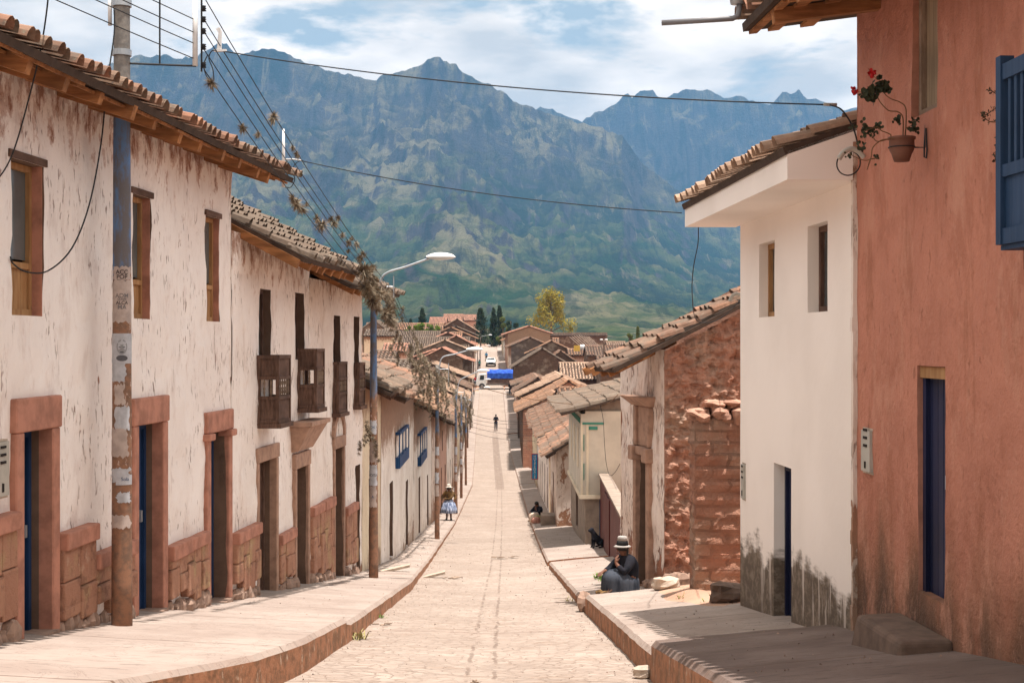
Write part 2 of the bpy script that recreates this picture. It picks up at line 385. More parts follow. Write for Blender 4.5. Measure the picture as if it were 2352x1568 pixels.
M['curtain'] = wood('tan_curtain', (.20, .15, .10), (.36, .27, .18), (40, 40, .6), .95)
M['tile_old'] = tile_mat('old_clay_tiles', [(0.320, 0.148, 0.091), (0.240, 0.126, 0.084), (0.376, 0.200, 0.126), (0.176, 0.111, 0.077), (0.288, 0.192, 0.133)], .8)
M['tile_orange'] = tile_mat('orange_clay_tiles', [(0.416, 0.215, 0.119), (0.336, 0.163, 0.091), (0.464, 0.274, 0.168), (0.272, 0.141, 0.084), (0.400, 0.244, 0.154)], .5)
M['tile_grey'] = tile_mat('grey_mossy_tiles', [(0.160, 0.122, 0.091), (0.224, 0.155, 0.112), (0.128, 0.096, 0.073), (0.192, 0.148, 0.112)], .8)
M['tile_pink'] = tile_mat('pink_new_tiles', [(0.440, 0.207, 0.140), (0.496, 0.266, 0.189), (0.400, 0.185, 0.126)], .2)
M['tile_pale'] = tile_mat('pale_clay_tiles', [(0.440, 0.296, 0.203), (0.496, 0.340, 0.245), (0.384, 0.244, 0.168), (0.320, 0.207, 0.140)], .3)  # paler clay colours with little lichen
M['mud'] = flat('roof_mud', (.065, .042, .03), .97, .4, sc=9, bump=.6)
M['concrete_blue'] = None
def pole_mat():
    t = NT('painted_concrete_pole'); p = t.pos(); z = t.sep(t.obj(), 2)
    e = t.m('ADD', z, t.m('MULTIPLY', t.noise(t.map(p, (8, 8, 3)), 1, 6, .7), 1.0))
    blue = t.mix(t.ramp(t.noise(t.map(p, (7, 7, 2)), 1.2, 6, .7), .38, .58), (.10, .19, .36), (.13, .12, .125))
    brown = t.mix(t.ramp(t.noise(p, 10, 5, .7), .4, .65), (.27, .14, .085), (.16, .10, .07))
    grey = t.mix(t.ramp(t.noise(p, 12, 5, .7), .4, .65), (.16, .15, .14), (.24, .22, .2))
    low = t.ramp(e, 3.9, 4.1)
    hi = t.ramp(e, 5.75, 5.95)
    paint = t.ramp(t.noise(t.map(p, (12, 12, 7)), 1, 6, .75), .57, .6, 0, .8)
    mid = t.mix(t.m('MULTIPLY', paint, t.ramp(e, 1.9, 2.3)), brown, (.55, .45, .40))
    col = t.mix(hi, t.mix(low, mid, blue), grey)
    return t.done(col, .8, t.bump(t.noise(p, 30, 5), .35, .01))
M['pole'] = pole_mat()
M['pole_plain'] = flat('bare_pole', (.17, .12, .09), .9, .4, sc=6)
M['steel'] = flat('galvanised_steel', (.42, .45, .48), .45, .25, metal=.6)
M['white_plastic'] = flat('white_plastic', (.72, .72, .72), .5, .2)
M['grey_pipe'] = flat('grey_pipe', (.17, .17, .18), .45, .3)
M['black'] = flat('black_rubber', (.012, .012, .014), .6, .2)
M['wire'] = flat('black_cable', (.015, .017, .02), .6, .2)
M['lamp_glass'] = flat('lamp_cover', (.62, .66, .66), .3, .15)
M['paper'] = flat('torn_paper', (.46, .38, .34), .9, .35, sc=9)
M['paper_white'] = flat('weathered_paper', (.46, .47, .50), .9, .3, sc=12)
M['ink'] = flat('printed_ink', (.07, .05, .05), .9, .3, sc=30)
M['ink_soft'] = flat('faded_ink', (.20, .18, .18), .9, .4, sc=30)
M['green_trim'] = flat('green_paint', (.05, .22, .16), .7, .3)
M['cream_trim'] = flat('cream_paint', (.66, .56, .42), .8, .2, sc=2)
M['cream_wall'] = flat('pale_cream_render', (.56, .50, .41), .85, .2, sc=1.5)
M['tilla'] = flat('dry_air_plant', (.20, .145, .095), .95, .6, sc=14)
M['tilla_light'] = flat('pale_air_plant', (.36, .30, .21), .95, .6, sc=14)
M['leaf'] = flat('geranium_leaf', (.035, .04, .018), .7, .4, sc=20)
M['leaf_green'] = flat('weed_leaf', (.13, .22, .03), .7, .4, sc=12)
M['petal'] = flat('red_petal', (.42, .008, .01), .6, .2)
M['stem'] = flat('brown_stem', (.16, .085, .04), .8, .3)
M['pot'] = flat('clay_pot', (.17, .08, .055), .85, .4)
M['meter'] = flat('meter_box_grey', (.42, .40, .35), .5, .2)
M['skin'] = flat('brown_skin', (.17, .075, .045), .6, .2)
M['hair'] = flat('black_hair', (.015, .012, .01), .5, .2)
# ------------------------------------------------------------------ ground sheet, road, pavements
def ground_mat():
    t = NT('dry_earth'); p = t.pos()
    col = t.mix(t.ramp(t.noise(p, .7, 6, .6), .35, .65), (.34, .19, .13), (.42, .27, .19))
    far = t.ramp(t.sep(p, 1), 380, 700)
    g = t.mix(t.ramp(t.noise(p, .012, 6, .6), .4, .6), (.05, .08, .03), (.12, .12, .06))
    col = t.mix(far, col, g)
    return t.done(col, .97, t.bump(t.noise(p, 9, 6, .7), .6, .03))
M['earth'] = ground_mat()
def road_mat():
    t = NT('cobbled_road'); p = t.pos(); uv = t.n('ShaderNodeUVMap').outputs[0]
    u = t.sep(uv, 0); d = t.sep(uv, 1)
    w = t.noise(t.map(p, (3, 1.6, 1)), 1, 5, .6)
    w2 = t.m('MULTIPLY', t.m('SUBTRACT', w, .5), .16)
    uu = t.m('ADD', u, w2)
    q = t.n('ShaderNodeCombineXYZ'); t.put(q.inputs[0], t.m('ADD', uu, t.m('MULTIPLY', t.noise(p, 5, 3), .1))); t.put(q.inputs[1], t.m('ADD', d, t.m('MULTIPLY', t.noise(t.map(p, (2, 2, 2)), 1.5, 3), .3)))
    v = t.vor(t.map(q.outputs[0], (5.5, 8.5, 1)), 1.0, 'DISTANCE_TO_EDGE')
    vc = t.vor(t.map(q.outputs[0], (5.5, 8.5, 1)), 1.0, 'F1', 1)
    gap = t.ramp(v, .0, .09, 1, 0)
    dust = t.ramp(t.noise(t.map(p, (1.2, .35, 1)), 1, 5, .6), .38, .62)
    base = t.mix(t.ramp(t.noise(p, .5, 5, .6), .3, .7), (.385, .318, .268), (.315, .255, .212))
    base = t.mix(t.m('MULTIPLY', t.sep(vc, 0), .6), base, (.25, .195, .16))
    col = t.mix(t.m('MULTIPLY', gap, t.m('SUBTRACT', .46, t.m('MULTIPLY', dust, .38))), base, (.17, .115, .085))
    col = t.mix(t.m('MULTIPLY', t.ramp(t.noise(t.map(p, (.9, 2.6, 1)), 1.4, 7, .7), .56, .64), .5), col, (.25, .18, .135))
    col = t.mix(t.m('MULTIPLY', t.ramp(t.noise(t.map(p, (5, 14, 1)), 1.0, 6, .75), .57, .63), .55), col, (.22, .15, .11))
    # two rough joint lines of the middle drain course
    for c in (-.13, .13):
        ln = t.ramp(t.m('ABSOLUTE', t.m('SUBTRACT', t.m('ADD', u, t.m('MULTIPLY', t.m('SUBTRACT', t.noise(t.map(p, (1, 1.1, 1)), 2.0, 6, .7), .5), .13)), c)), .012, .028, 1, 0)
        ln = t.m('MULTIPLY', ln, t.ramp(t.noise(t.map(p, (1, .9, 1), (5, c * 9, 0)), 1.6, 4, .6), .40, .56, .0, .5))
        col = t.mix(ln, col, (.10, .062, .045))
    # darker gutter course in the far dip
    g = t.m('MULTIPLY', t.ramp(t.m('ABSOLUTE', u), .26, .34, 1, 0), t.m('MULTIPLY', t.ramp(d, 92, 96), t.ramp(d, 150, 140)))
    col = t.mix(t.m('MULTIPLY', g, t.ramp(t.noise(p, 3, 4), .3, .6, .3, .9)), col, (.20, .15, .12))
    # transverse courses
    k = t.m('ABSOLUTE', t.m('SUBTRACT', t.m('FRACT', t.m('ADD', t.m('DIVIDE', d, 5.3), t.m('MULTIPLY', w, .06))), .5))
    tr = t.m('MULTIPLY', t.ramp(k, .004, .012, 1, 0), t.ramp(t.noise(p, .8, 3), .45, .6, 0, .7))
    col = t.mix(tr, col, (.16, .10, .075))
    h = t.m('ADD', t.m('MULTIPLY', gap, -.9), t.m('ADD', t.m('MULTIPLY', t.noise(p, 6, 5, .6), 1.0), t.m('MULTIPLY', t.sep(vc, 1), .5)))
    h = t.m('ADD', h, t.m('MULTIPLY', t.noise(p, 26, 4, .7), .5))
    return t.done(col, .93, t.bump(h, .75, .018), spec=.15)
M['road'] = road_mat()
def pave_mat(name, a, b):
    t = NT(name); p = t.pos()
    col = t.mix(t.ramp(t.noise(p, .9, 6, .6), .35, .68), a, b)
    col = t.mix(t.m('MULTIPLY', t.ramp(t.noise(t.map(p, (2, 6, 1)), 1.3, 7, .72), .56, .66), .6), col, tuple(x * .62 for x in b))
    k = t.m('ABSOLUTE', t.m('SUBTRACT', t.m('FRACT', t.m('ADD', t.m('DIVIDE', t.sep(p, 1), 2.9), t.m('MULTIPLY', t.noise(p, 1.5, 4), .05))), .5))
    col = t.mix(t.m('MULTIPLY', t.ramp(k, .002, .008, 1, 0), .85), col, (.11, .07, .05))
    col = t.mix(t.m('MULTIPLY', t.ramp(t.noise(t.map(p, (1.1, 7, 1), (3, 0, 0)), 2.2, 6, .75), .56, .63), .5), col, tuple(x * .5 for x in b))
    cr = t.noise(t.map(p, (1.0, .6, 1)), 1.1, 8, .66, 1.4)
    col = t.mix(t.ramp(t.m('ABSOLUTE', t.m('SUBTRACT', cr, .5)), .0015, .005, .5, 0), col, (.14, .09, .07))
    nz = t.ramp(t.sep(t.n('ShaderNodeNewGeometry').outputs['Normal'], 2), .35, .7)
    face = t.mix(t.ramp(t.noise(t.map(p, (3, 3, 3)), 1.6, 8, .75), .42, .60), (.36, .175, .10), (.20, .11, .065))
    face = t.mix(t.ramp(t.noise(t.map(p, (5, 5, 2)), 2, 6, .7), .58, .66), face, (.42, .32, .24))
    col = t.mix(nz, face, col)
    h = t.m('ADD', t.noise(p, 12, 6, .7), t.m('MULTIPLY', t.noise(p, 2, 4), 1.3))
    return t.done(col, .93, t.bump(h, .5, .02), spec=.15)
M['pave'] = pave_mat('worn_concrete_pavement', (.345, .285, .245), (.28, .222, .188))
M['pave_shaded'] = pave_mat('worn_shaded_pavement', (.19, .145, .125), (.13, .095, .08))  # same worn paving, with the near right shade darkened into its colour

def sheet(name, xs, ds, zf, mat, uv=None, kind='structure', smooth=True):
    nx, nd = len(xs[0]) if hasattr(xs[0], '__len__') else len(xs), len(ds)
    v = []; uvs = []
    for j, d in enumerate(ds):
        row = xs[j] if hasattr(xs[0], '__len__') else xs
        for x in row: v.append((x, d, zf(x, d)))
        if uv: uvs += [uv(x, d) for x in row]
    f = [(j*nx+i, j*nx+i+1, (j+1)*nx+i+1, (j+1)*nx+i) for j in range(nd-1) for i in range(nx-1)]
    me = bpy.data.meshes.new(name); me.from_pydata(v, [], f); me.materials.append(mat)
    if uv:
        l = me.uv_layers.new(name='UVMap'); 
        for lp in me.loops: l.data[lp.index].uv = uvs[lp.vertex_index]
    if smooth: me.polygons.foreach_set('use_smooth', [True] * len(f))
    o = bpy.data.objects.new(name, me); COL.objects.link(o); tag(o, kind=kind); return o

def terrain_z(x, d):
    z = road_z(max(d, -5))
    a = abs(x + 2)
    near = 1 - min(1, max(0, (d - 300) / 200))
    z -= .10 + near * 0
    if a > 12: z += near * (-.02) * min(a - 12, 150)
    return z
gx = [-9000, -5000, -2500, -1200, -600, -300, -160, -90, -50, -30, -20, -12, -8, -6, -5, -4, -3, -2, -1, 0, 1, 2, 3, 4, 5, 6, 8, 12, 20, 30, 50, 90, 160, 300, 600, 1200, 2500, 5000, 9000]
gd = [-60, -30, -5, 0, 4, 8, 12.9, 20, 28, 38.4, 50, 60, 75, 98.7, 112, 125, 147, 170, 197, 225, 261, 300, 330, 380, 420, 520, 650, 900, 1400, 2200, 3600, 6000, 9000, 14000]
sheet('ground', gx, gd, terrain_z, M['earth'])
rd = sorted(set([round(x, 2) for x in list(np.arange(-4, 40, .5)) + list(np.arange(40, 330, 3.0)) + HZ if -4 <= x < 331]))
def cen(d): return float(np.interp(d, [0, 13, 27, 60, 99, 146, 197, 261, 340], [-.25, -.30, -.38, -.55, -.85, -1.75, -2.6, -3.9, -5.5]))
rxs = [[kl(d) - .15 + (kr(d) - kl(d) + .3) * i / 28 for i in range(29)] for d in rd]
def roadz(x, d):
    c = abs(x - cen(d)); return road_z(d) - .035 * max(0, 1 - c / 1.4) + .012 * mn.noise(Vector((x * 2.1, d * 1.3, 0)))
sheet('road', rxs, rd, roadz, M['road'], uv=lambda x, d: (x - cen(d), d))
# cross street where the lorry passes
cs = sheet('cross_street', [-60, -30, -14, -9, -6.5], [197.5, 199, 202, 205, 207.5], lambda x, d: road_z(d) - .03 + .0 * x, M['pave'])
cs2 = sheet('cross_street', [-1.0, 2, 6, 14, 30, 60], [197.5, 199, 202, 205, 207.5], lambda x, d: road_z(d) - .03, M['pave'])

def pavement(name, side, d0, d1, step, mat, hfun, hoff=0):
    ds = list(np.arange(d0, d1, step)) + [d1]
    vs = []; K = 7
    for d in ds:
        k = (kl if side < 0 else kr)(d); w = (wl if side < 0 else wr)(d)
        win = w + side * .35
        jit = .025 * mn.noise(Vector((d * 1.7, side * 3, 0))) + .015 * mn.noise(Vector((d * 6, side * 3, 0)))
        k += jit
        h = road_z(d) + hfun(d) + hoff
        cross = .05 if side < 0 else .09
        row = [(k - side * .02, d, road_z(d) - .35), (k - side * .012, d, h - .05), (k + side * .03, d, h)]
        for i in range(1, K):
            x = k + side * .03 + (win - k - side * .03) * i / (K - 1)
            row.append((x, d, h + cross * abs(x - k) + .010 * mn.noise(Vector((x * 2, d * 1.1, 3)))))
        vs.append(row)
    n = len(vs[0]); v = [p for r in vs for p in r]; f = []
    for j in range(len(ds) - 1):
        for i in range(n - 1):
            q = (j*n+i, j*n+i+1, (j+1)*n+i+1, (j+1)*n+i)
            f.append(q if side > 0 else q[::-1])
    # end faces
    for j, flip in ((0, side > 0), (len(ds) - 1, side < 0)):
        o = len(v); r = vs[j]
        v += [(p[0], p[1], road_z(p[1]) - .35) for p in r[1:]]
        for i in range(n - 2):
            q = (j*n+i+1, j*n+i+2, o+i+1, o+i)
            f.append(q if not flip else q[::-1])
    me = bpy.data.meshes.new(name); me.from_pydata(v, [], f); me.materials.append(mat)
    ob = bpy.data.objects.new(name, me); COL.objects.link(ob); tag(ob, kind='structure')
    return ob
pavement('pavement', -1, -4, 16.55, .35, M['pave'], lambda d: float(np.interp(d, [0, 10, 14, 16.6], [.44, .36, .32, .30])))
pavement('pavement', -1, 16.56, 29.3, .4, M['pave'], hl)
pavement('pavement', -1, 29.31, 98, .8, M['pave'], hl)
pavement('pavement', -1, 98.02, 197, 2, M['pave'], hl)
pavement('pavement', -1, 207.5, 330, 4, M['pave'], hl)
pavement('pavement', 1, -4, 13.15, .35, M['pave_shaded'], lambda d: float(np.interp(d, [0, 9, 13.15], [.60, .46, .37])))
pavement('pavement', 1, 13.16, 21.25, .35, M['pave'], lambda d: .28)
pavement('pavement', 1, 21.26, 36.5, .5, M['pave'], lambda d: .16)
pavement('pavement', 1, 37.8, 98, .8, M['pave'], lambda d: .14)
pavement('pavement', 1, 98.5, 145, 2, M['pave'], lambda d: .14)
pavement('pavement', 1, 146, 197, 2, M['pave'], lambda d: .14)
pavement('pavement', 1, 207.5, 330, 4, M['pave'], lambda d: .12)

# red earth patch in front of the ruined wall
def patch_z(x, d): return gr(d, x) - .05 + .21 * max(0, min(1, (x - 1.9) / .6)) * max(0, 1 - abs(d - 19.3) / 3.0) * (.6 + .5 * mn.noise(Vector((x * 2, d, 1))))
pd = list(np.arange(16.9, 22.4, .2))
sheet('earth_verge', [[1.75 + .25 * mn.noise(Vector((d * 1.6, 4, 0))) + (3.6 - 1.75) * i / 14 for i in range(15)] for d in pd], pd, patch_z, M['earth'])

# ------------------------------------------------------------------ mountains
def mountain_mat(name, far=False):
    t = NT(name); g = t.n('ShaderNodeNewGeometry'); p = g.outputs['Position']
    nz = t.sep(g.outputs['Normal'], 2); z = t.sep(p, 2)
    grass = t.mix(t.ramp(t.noise(p, .0035, 8, .65), .38, .62), (.03, .075, .025), (.13, .15, .055))
    grass = t.mix(t.ramp(t.noise(p, .012, 7, .7), .5, .66), grass, (.035, .055, .025))
    dry = t.mix(t.ramp(t.noise(p, .006, 7, .7), .4, .6), (.17, .145, .095), (.075, .065, .05))
    hi = t.ramp(t.m('ADD', z, t.m('MULTIPLY', t.noise(p, .003, 6), 420)), 480, 900)
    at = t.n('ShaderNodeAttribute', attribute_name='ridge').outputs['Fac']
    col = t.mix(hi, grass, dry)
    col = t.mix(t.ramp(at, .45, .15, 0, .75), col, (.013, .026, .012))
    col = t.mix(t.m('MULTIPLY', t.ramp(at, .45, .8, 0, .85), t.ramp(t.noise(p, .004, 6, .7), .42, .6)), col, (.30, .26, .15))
    rock = t.mix(t.noise(p, .03, 7, .7), (.05, .045, .045), (.13, .115, .11))
    steep = t.ramp(t.m('ADD', nz, t.m('MULTIPLY', t.m('SUBTRACT', t.noise(p, .008, 8, .75), .5), .9)), .86, .70)
    col = t.mix(steep, col, rock)
    gl_ = t.noise(t.map(p, (.022, .0035, .0035)), 1, 9, .72, .6)
    col = t.mix(t.ramp(gl_, .52, .40, 0, .6), col, (.018, .03, .02)); col = t.mix(t.ramp(gl_, .56, .66, 0, .55), col, (.30, .25, .15))
    # terraces low down
    tz = t.m('ABSOLUTE', t.m('SUBTRACT', t.m('FRACT', t.m('DIVIDE', t.m('ADD', z, t.m('MULTIPLY', t.noise(p, .004, 5), 90)), 17)), .5))
    low = t.ramp(z, 260, 120)
    col = t.mix(t.m('MULTIPLY', t.m('MULTIPLY', t.ramp(tz, .16, .05), low), .22), col, (.03, .045, .018))
    b = t.bump(gl_, 1.0, 130)
    b = t.bump(t.noise(p, .006, 8, .7), 1.0, 150, b)
    b = t.bump(t.noise(p, .02, 9, .75), 1.0, 75, b)
    b = t.bump(t.noise(p, .09, 6, .7), 1.0, 16, b)
    return t.done(col, 1.0, b, spec=0)
def ridged(x, y, oct=6, seed=0.0, gain=.5):
    s = 0; a = 1; fr = 1; prev = 1; tot = 0
    for o in range(oct):
        n = 1 - abs(mn.noise(Vector((x * fr + seed, y * fr - seed * .7, seed * 1.3 + o * 5.1)))) * 2.1
        n = n * n if n > 0 else 0
        s += n * a * (prev if o else 1); tot += a; prev = min(1, n * 1.3); a *= gain; fr *= 2.03
    return s / tot
SIL = [(-400, 150), (195, 150), (240, 152), (290, 138), (325, 126), (345, 134), (372, 126), (400, 133), (440, 132), (480, 112), (505, 97), (520, 103), (545, 128), (580, 118), (600, 114), (625, 116), (655, 120), (690, 142), (740, 158), (800, 172), (860, 184), (900, 168), (930, 160), (962, 152), (982, 138), (1002, 132), (1022, 139), (1046, 151), (1062, 165), (1084, 177), (1102, 190), (1122, 192), (1142, 206), (1165, 218), (1180, 234), (1220, 246), (1260, 262), (1300, 274), (1345, 285), (1395, 300), (1430, 312), (1455, 345), (1480, 380), (1520, 410), (1560, 440), (1610, 480), (1680, 515), (1760, 545), (1900, 590), (2100, 640), (2900, 700)]
SILF = [(-600, 260), (600, 250), (1100, 260), (1215, 262), (1240, 247), (1265, 252), (1300, 268), (1340, 280), (1365, 262), (1400, 248), (1425, 228), (1438, 214), (1452, 222), (1478, 206), (1498, 211), (1525, 228), (1550, 222), (1562, 210), (1580, 207), (1600, 211), (1630, 208), (1648, 218), (1665, 229), (1689, 221), (1706, 222), (1724, 235), (1745, 238), (1771, 241), (1785, 226), (1796, 213), (1810, 217), (1838, 212), (1856, 228), (1884, 232), (1910, 243), (1938, 257), (1973, 245), (2050, 225), (2200, 240), (2500, 220), (3000, 260)]
def mountain(name, sil, r0, rc, r1, a0, a1, na, nr, seed, sx, sy, mat, pw=1.2, amp=.78, zoff=-14):
    az = np.linspace(a0, a1, na); rr = np.concatenate([np.linspace(0, 1, nr) ** 1.0 * (rc - r0) + r0, np.linspace(rc, r1, 14)[1:]])
    xs_ = np.array([s[0] for s in sil]); ys_ = np.array([s[1] for s in sil])
    Hh = np.zeros((len(rr), na)); Nn = np.zeros((len(rr), na)); S = np.zeros(na)
    for i, a in enumerate(az):
        X = 1176 + a * F
        S[i] = (784 - np.interp(X, xs_, ys_)) / F + .0016 * mn.noise(Vector((a * 240, seed, 0))) + .0013 * mn.noise(Vector((a * 700, seed, 0))) + .0008 * mn.noise(Vector((a * 1900, seed, 0))) + (.0022 * abs(mn.noise(Vector((a * 330, seed, 4)))) if seed > 5 else 0)
    for j, r in enumerate(rr):
        t = (r - r0) / (rc - r0)
        for i, a in enumerate(az):
            X = a * r
            wx = mn.noise(Vector((X / 1500, r / 1500, seed))) * 600
            n = ridged((X + wx) / sx, (r + wx * .5) / sy, 7, seed)
            n2_ = ridged((X - wx) / (sx * .27), (r + wx) / (sy * .22), 4, seed + 5); n3_ = ridged((X + wx) / (sx * .09), (r - wx) / (sy * .055), 3, seed + 9); n = .50 * n + .34 * n2_ + .16 * n3_; Nn[j, i] = n
            if t <= 1:
                base = t ** pw
                k = base * (1 - amp * (1 - n) * (1 - t * .75)) + .10 * n * min(1, t * 4) * (1 - t)
            else:
                k = 1 - (t - 1) * 1.2 - .2 * (1 - n) * min(1, (t - 1) * 5)
            Hh[j, i] = max(k, -.2) * r / rc          # height relative to crest height seen at rc
    ang = Hh / rr[:, None]
    mxa = ang.max(axis=0)
    ker = np.hanning(7); ker /= ker.sum()
    mxs = np.convolve(np.pad(mxa, 3, mode='edge'), ker, mode='valid')
    Z = Hh * (S / mxs)[None, :]
    v = []
    for j, r in enumerate(rr):
        for i, a in enumerate(az): v.append((a * r, r, Z[j, i] + zoff * max(0, 1 - (r - r0) / (.3 * (rc - r0)))))
    f = [(j*na+i, j*na+i+1, (j+1)*na+i+1, (j+1)*na+i) for j in range(len(rr) - 1) for i in range(na - 1)]
    me = bpy.data.meshes.new(name); me.from_pydata(v, [], f); me.materials.append(mat)
    me.polygons.foreach_set('use_smooth', [True] * len(f))
    at_ = me.attributes.new('ridge', 'FLOAT', 'POINT'); at_.data.foreach_set('value', np.clip((Nn - Nn.min()) / (np.percentile(Nn, 98) - Nn.min()), 0, 1).astype(np.float32).ravel())
    o = bpy.data.objects.new(name, me); COL.objects.link(o); tag(o, kind='structure'); return o
M['mount'] = mountain_mat('mountain_slopes')
mountain('mountain', SIL, 620, 5200, 6600, -.46, .50, 430, 190, 3.3, 900, 2300, M['mount'])
mountain('mountain', SILF, 4600, 7000, 7900, -.30, .46, 260, 90, 8.1, 1300, 2600, M['mount'], zoff=-60)

# haze between here and the far range
t = NT('haze_air'); t.t.nodes.remove(t.b)
vol = t.n('ShaderNodeVolumePrincipled'); vol.inputs['Color'].default_value = (.18, .43, .76, 1); vol.inputs['Density'].default_value = HAZE_D = .000085
vol.inputs['Anisotropy'].default_value = .0
t.t.links.new(vol.outputs[0], t.out.inputs['Volume'])
hb = MB().bx(-4600, 4600, -100, 8000, -140, 1330)
hz_o = hb.build('haze', t.mat); tag(hz_o, kind='stuff')

# ------------------------------------------------------------------ houses
def fbm(u, v, s=0.0, sc=1.0):
    return mn.noise(Vector((u * sc, v * sc, s))) + .5 * mn.noise(Vector((u * sc * 2.3, v * sc * 2.3, s + 7)))
def tiles(mb, o, ue, ve, width, length, pitch=.22, course=.36, seg=4, r=.085, jit=1.0, seed=1):
    """barrel tiles on a slope; o corner at the eave, ue along the eave, ve up the slope"""
    o, ue, ve = Vector(o), Vector(ue).normalized(), Vector(ve).normalized()
    nn = ue.cross(ve).normalized()
    if nn.z < 0: nn = -nn
    rr_ = random.Random(seed); nc = max(1, int(width / pitch)); pitch = width / nc; nr = max(1, int(math.ceil(length / course)))
    for i in range(nc):
        cu = (i + .5) * pitch; end = rr_.uniform(-.05, .04) * jit
        for j in range(nr):
            v0 = j * course + (end if j == 0 else rr_.uniform(-.02, .02) * jit); v1 = min(length, (j + 1) * course + .05)
            if v1 - v0 < .05: continue
            du = rr_.uniform(-.018, .018) * jit; lift = .028 + rr_.uniform(0, .018) * jit; tw = rr_.uniform(-.014, .014) * jit
            sagz = .03 * fbm(cu, v0, seed, .5) * jit
            base = len(mb.v)
            for (vv, ra, hh, dd) in ((v0, r * 1.07, lift + sagz, du - tw), (v1, r * .9, .004 + sagz, du + tw)):
                for k in range(seg + 1):
                    an = math.pi * k / seg
                    mb.v.append(tuple(o + ue * (cu + dd + math.cos(an) * ra) + ve * vv + nn * (hh + math.sin(an) * ra * 1.25)))
            for k in range(seg):
                mb.f.append((base + k, base + seg + 1 + k, base + seg + 2 + k, base + k + 1)); mb.m.append(0)
    return mb
def slab(mb, pts, nn, th, mi=0):
    pts = [Vector(p) for p in pts]; nn = Vector(nn) * th
    vs = pts + [p - nn for p in pts]; n = len(pts)
    fs = [tuple(range(n)), tuple(range(2 * n - 1, n - 1, -1))] + [(i, i + n, (i + 1) % n + n, (i + 1) % n) for i in range(n)]
    return mb.add(vs, fs, mi)

def wall_grid(mb, Lw, z_lo, ztop, holes, depth=.28, cell=.25, amp=.0, seed=0., skewtop=None, mi=0):
    us = set(np.round(np.linspace(0, Lw, max(2, int(Lw / cell) + 1)), 4)); vs = set(np.round(np.linspace(z_lo, ztop, max(2, int((ztop - z_lo) / cell) + 1)), 4))
    for h in holes: us |= {round(h[0], 4), round(h[1], 4)}; vs |= {round(h[2], 4), round(h[3], 4)}
    us = sorted(us); vs = sorted(vs)
    idx = {}
    def V(i, j):
        if (i, j) not in idx:
            u, v = us[i], vs[j]
            idx[(i, j)] = len(mb.v); mb.v.append((u, -amp * fbm(u, v, seed, 1.3) - amp * .5 * fbm(u, v, seed + 3, 4), v))
        return idx[(i, j)]
    def inh(u, v): 
        for h in holes:
            if h[0] < u < h[1] and h[2] < v < h[3]: return True
        return False
    H = [[inh((us[i] + us[i+1]) / 2, (vs[j] + vs[j+1]) / 2) for j in range(len(vs) - 1)] for i in range(len(us) - 1)]
    def back(k):
        x, y, z = mb.v[k]; mb.v.append((x, depth, z)); return len(mb.v) - 1
    for i in range(len(us) - 1):
        for j in range(len(vs) - 1):
            if not H[i][j]: mb.f.append((V(i, j), V(i+1, j), V(i+1, j+1), V(i, j+1))); mb.m.append(mi); continue
            for (di, dj, a, b) in ((-1, 0, (i, j), (i, j+1)), (1, 0, (i+1, j+1), (i+1, j)), (0, -1, (i+1, j), (i, j)), (0, 1, (i, j+1), (i+1, j+1))):
                ii, jj = i + di, j + dj
                if not (0 <= ii < len(us) - 1 and 0 <= jj < len(vs) - 1) or not H[ii][jj]:
                    p, q = V(*a), V(*b); p2, q2 = back(p), back(q)
                    mb.f.append((p, p2, q2, q)); mb.m.append(mi + (1 if di or dj > 0 else 0))
    return mb

def make_door(par, u0, u1, z0, z1, y, mat, planks=5, name='door', label=None):
    mb = MB(); w = u1 - u0; n = planks
    for i in range(n):
        a = u0 + w * i / n; mb.bx(a + .004, a + w / n - .004, y, y + .045, z0, z1)
    mb.bx(u0, u1, y + .02, y + .06, z0, z1)
    d = mb.build(name, mat, par)
    MB().bx(u0 + w * .80, u0 + w * .87, y - .03, y - .001, z0 + (z1 - z0) * .48, z0 + (z1 - z0) * .54).build('latch', M['steel'], d)
    f = MB(); f.bx(u0, u0 + .06, y - .035, y - .002, z0, z1).bx(u1 - .06, u1, y - .035, y - .002, z0, z1).bx(u0 + .06, u1 - .06, y - .035, y - .002, z1 - .07, z1)
    f.build('frame', mat, d)
    if label: tag(d, label)
    return d
def make_window(par, u0, u1, z0, z1, y, fm, pane, low=.0, lowm=None, name='window', grille=False):
    f = MB(); t = .055
    f.bx(u0, u0 + t, y - .03, y + .04, z0, z1).bx(u1 - t, u1, y - .03, y + .04, z0, z1)
    f.bx(u0 + t, u1 - t, y - .03, y + .04, z0, z0 + t).bx(u0 + t, u1 - t, y - .03, y + .04, z1 - t, z1)
    mid = z0 + (z1 - z0) * low
    if low: f.bx(u0 + t, u1 - t, y - .035, y + .04, mid - t / 2, mid + t / 2)
    w = f.build(name, fm, par)
    p = MB(); p.bx(u0 + t, u1 - t, y + .012, y + .03, (mid if low else z0) + t, z1 - t); p.build('pane', pane, w)
    if low:
        q = MB(); n = 4
        for i in range(n):
            a = u0 + t + (u1 - u0 - 2 * t) * i / n; q.bx(a + .003, a + (u1 - u0 - 2 * t) / n - .003, y - .005, y + .03, z0 + t, mid - t / 2)
        q.build('panel', lowm or fm, w)
    if grille:
        q = MB()
        for i in range(1, 4): q.bx(u0 + (u1-u0)*i/4 - .012, u0 + (u1-u0)*i/4 + .012, y - .03, y - .01, z0 + t, z1 - t)
        q.build('grille', fm, w)
    return w

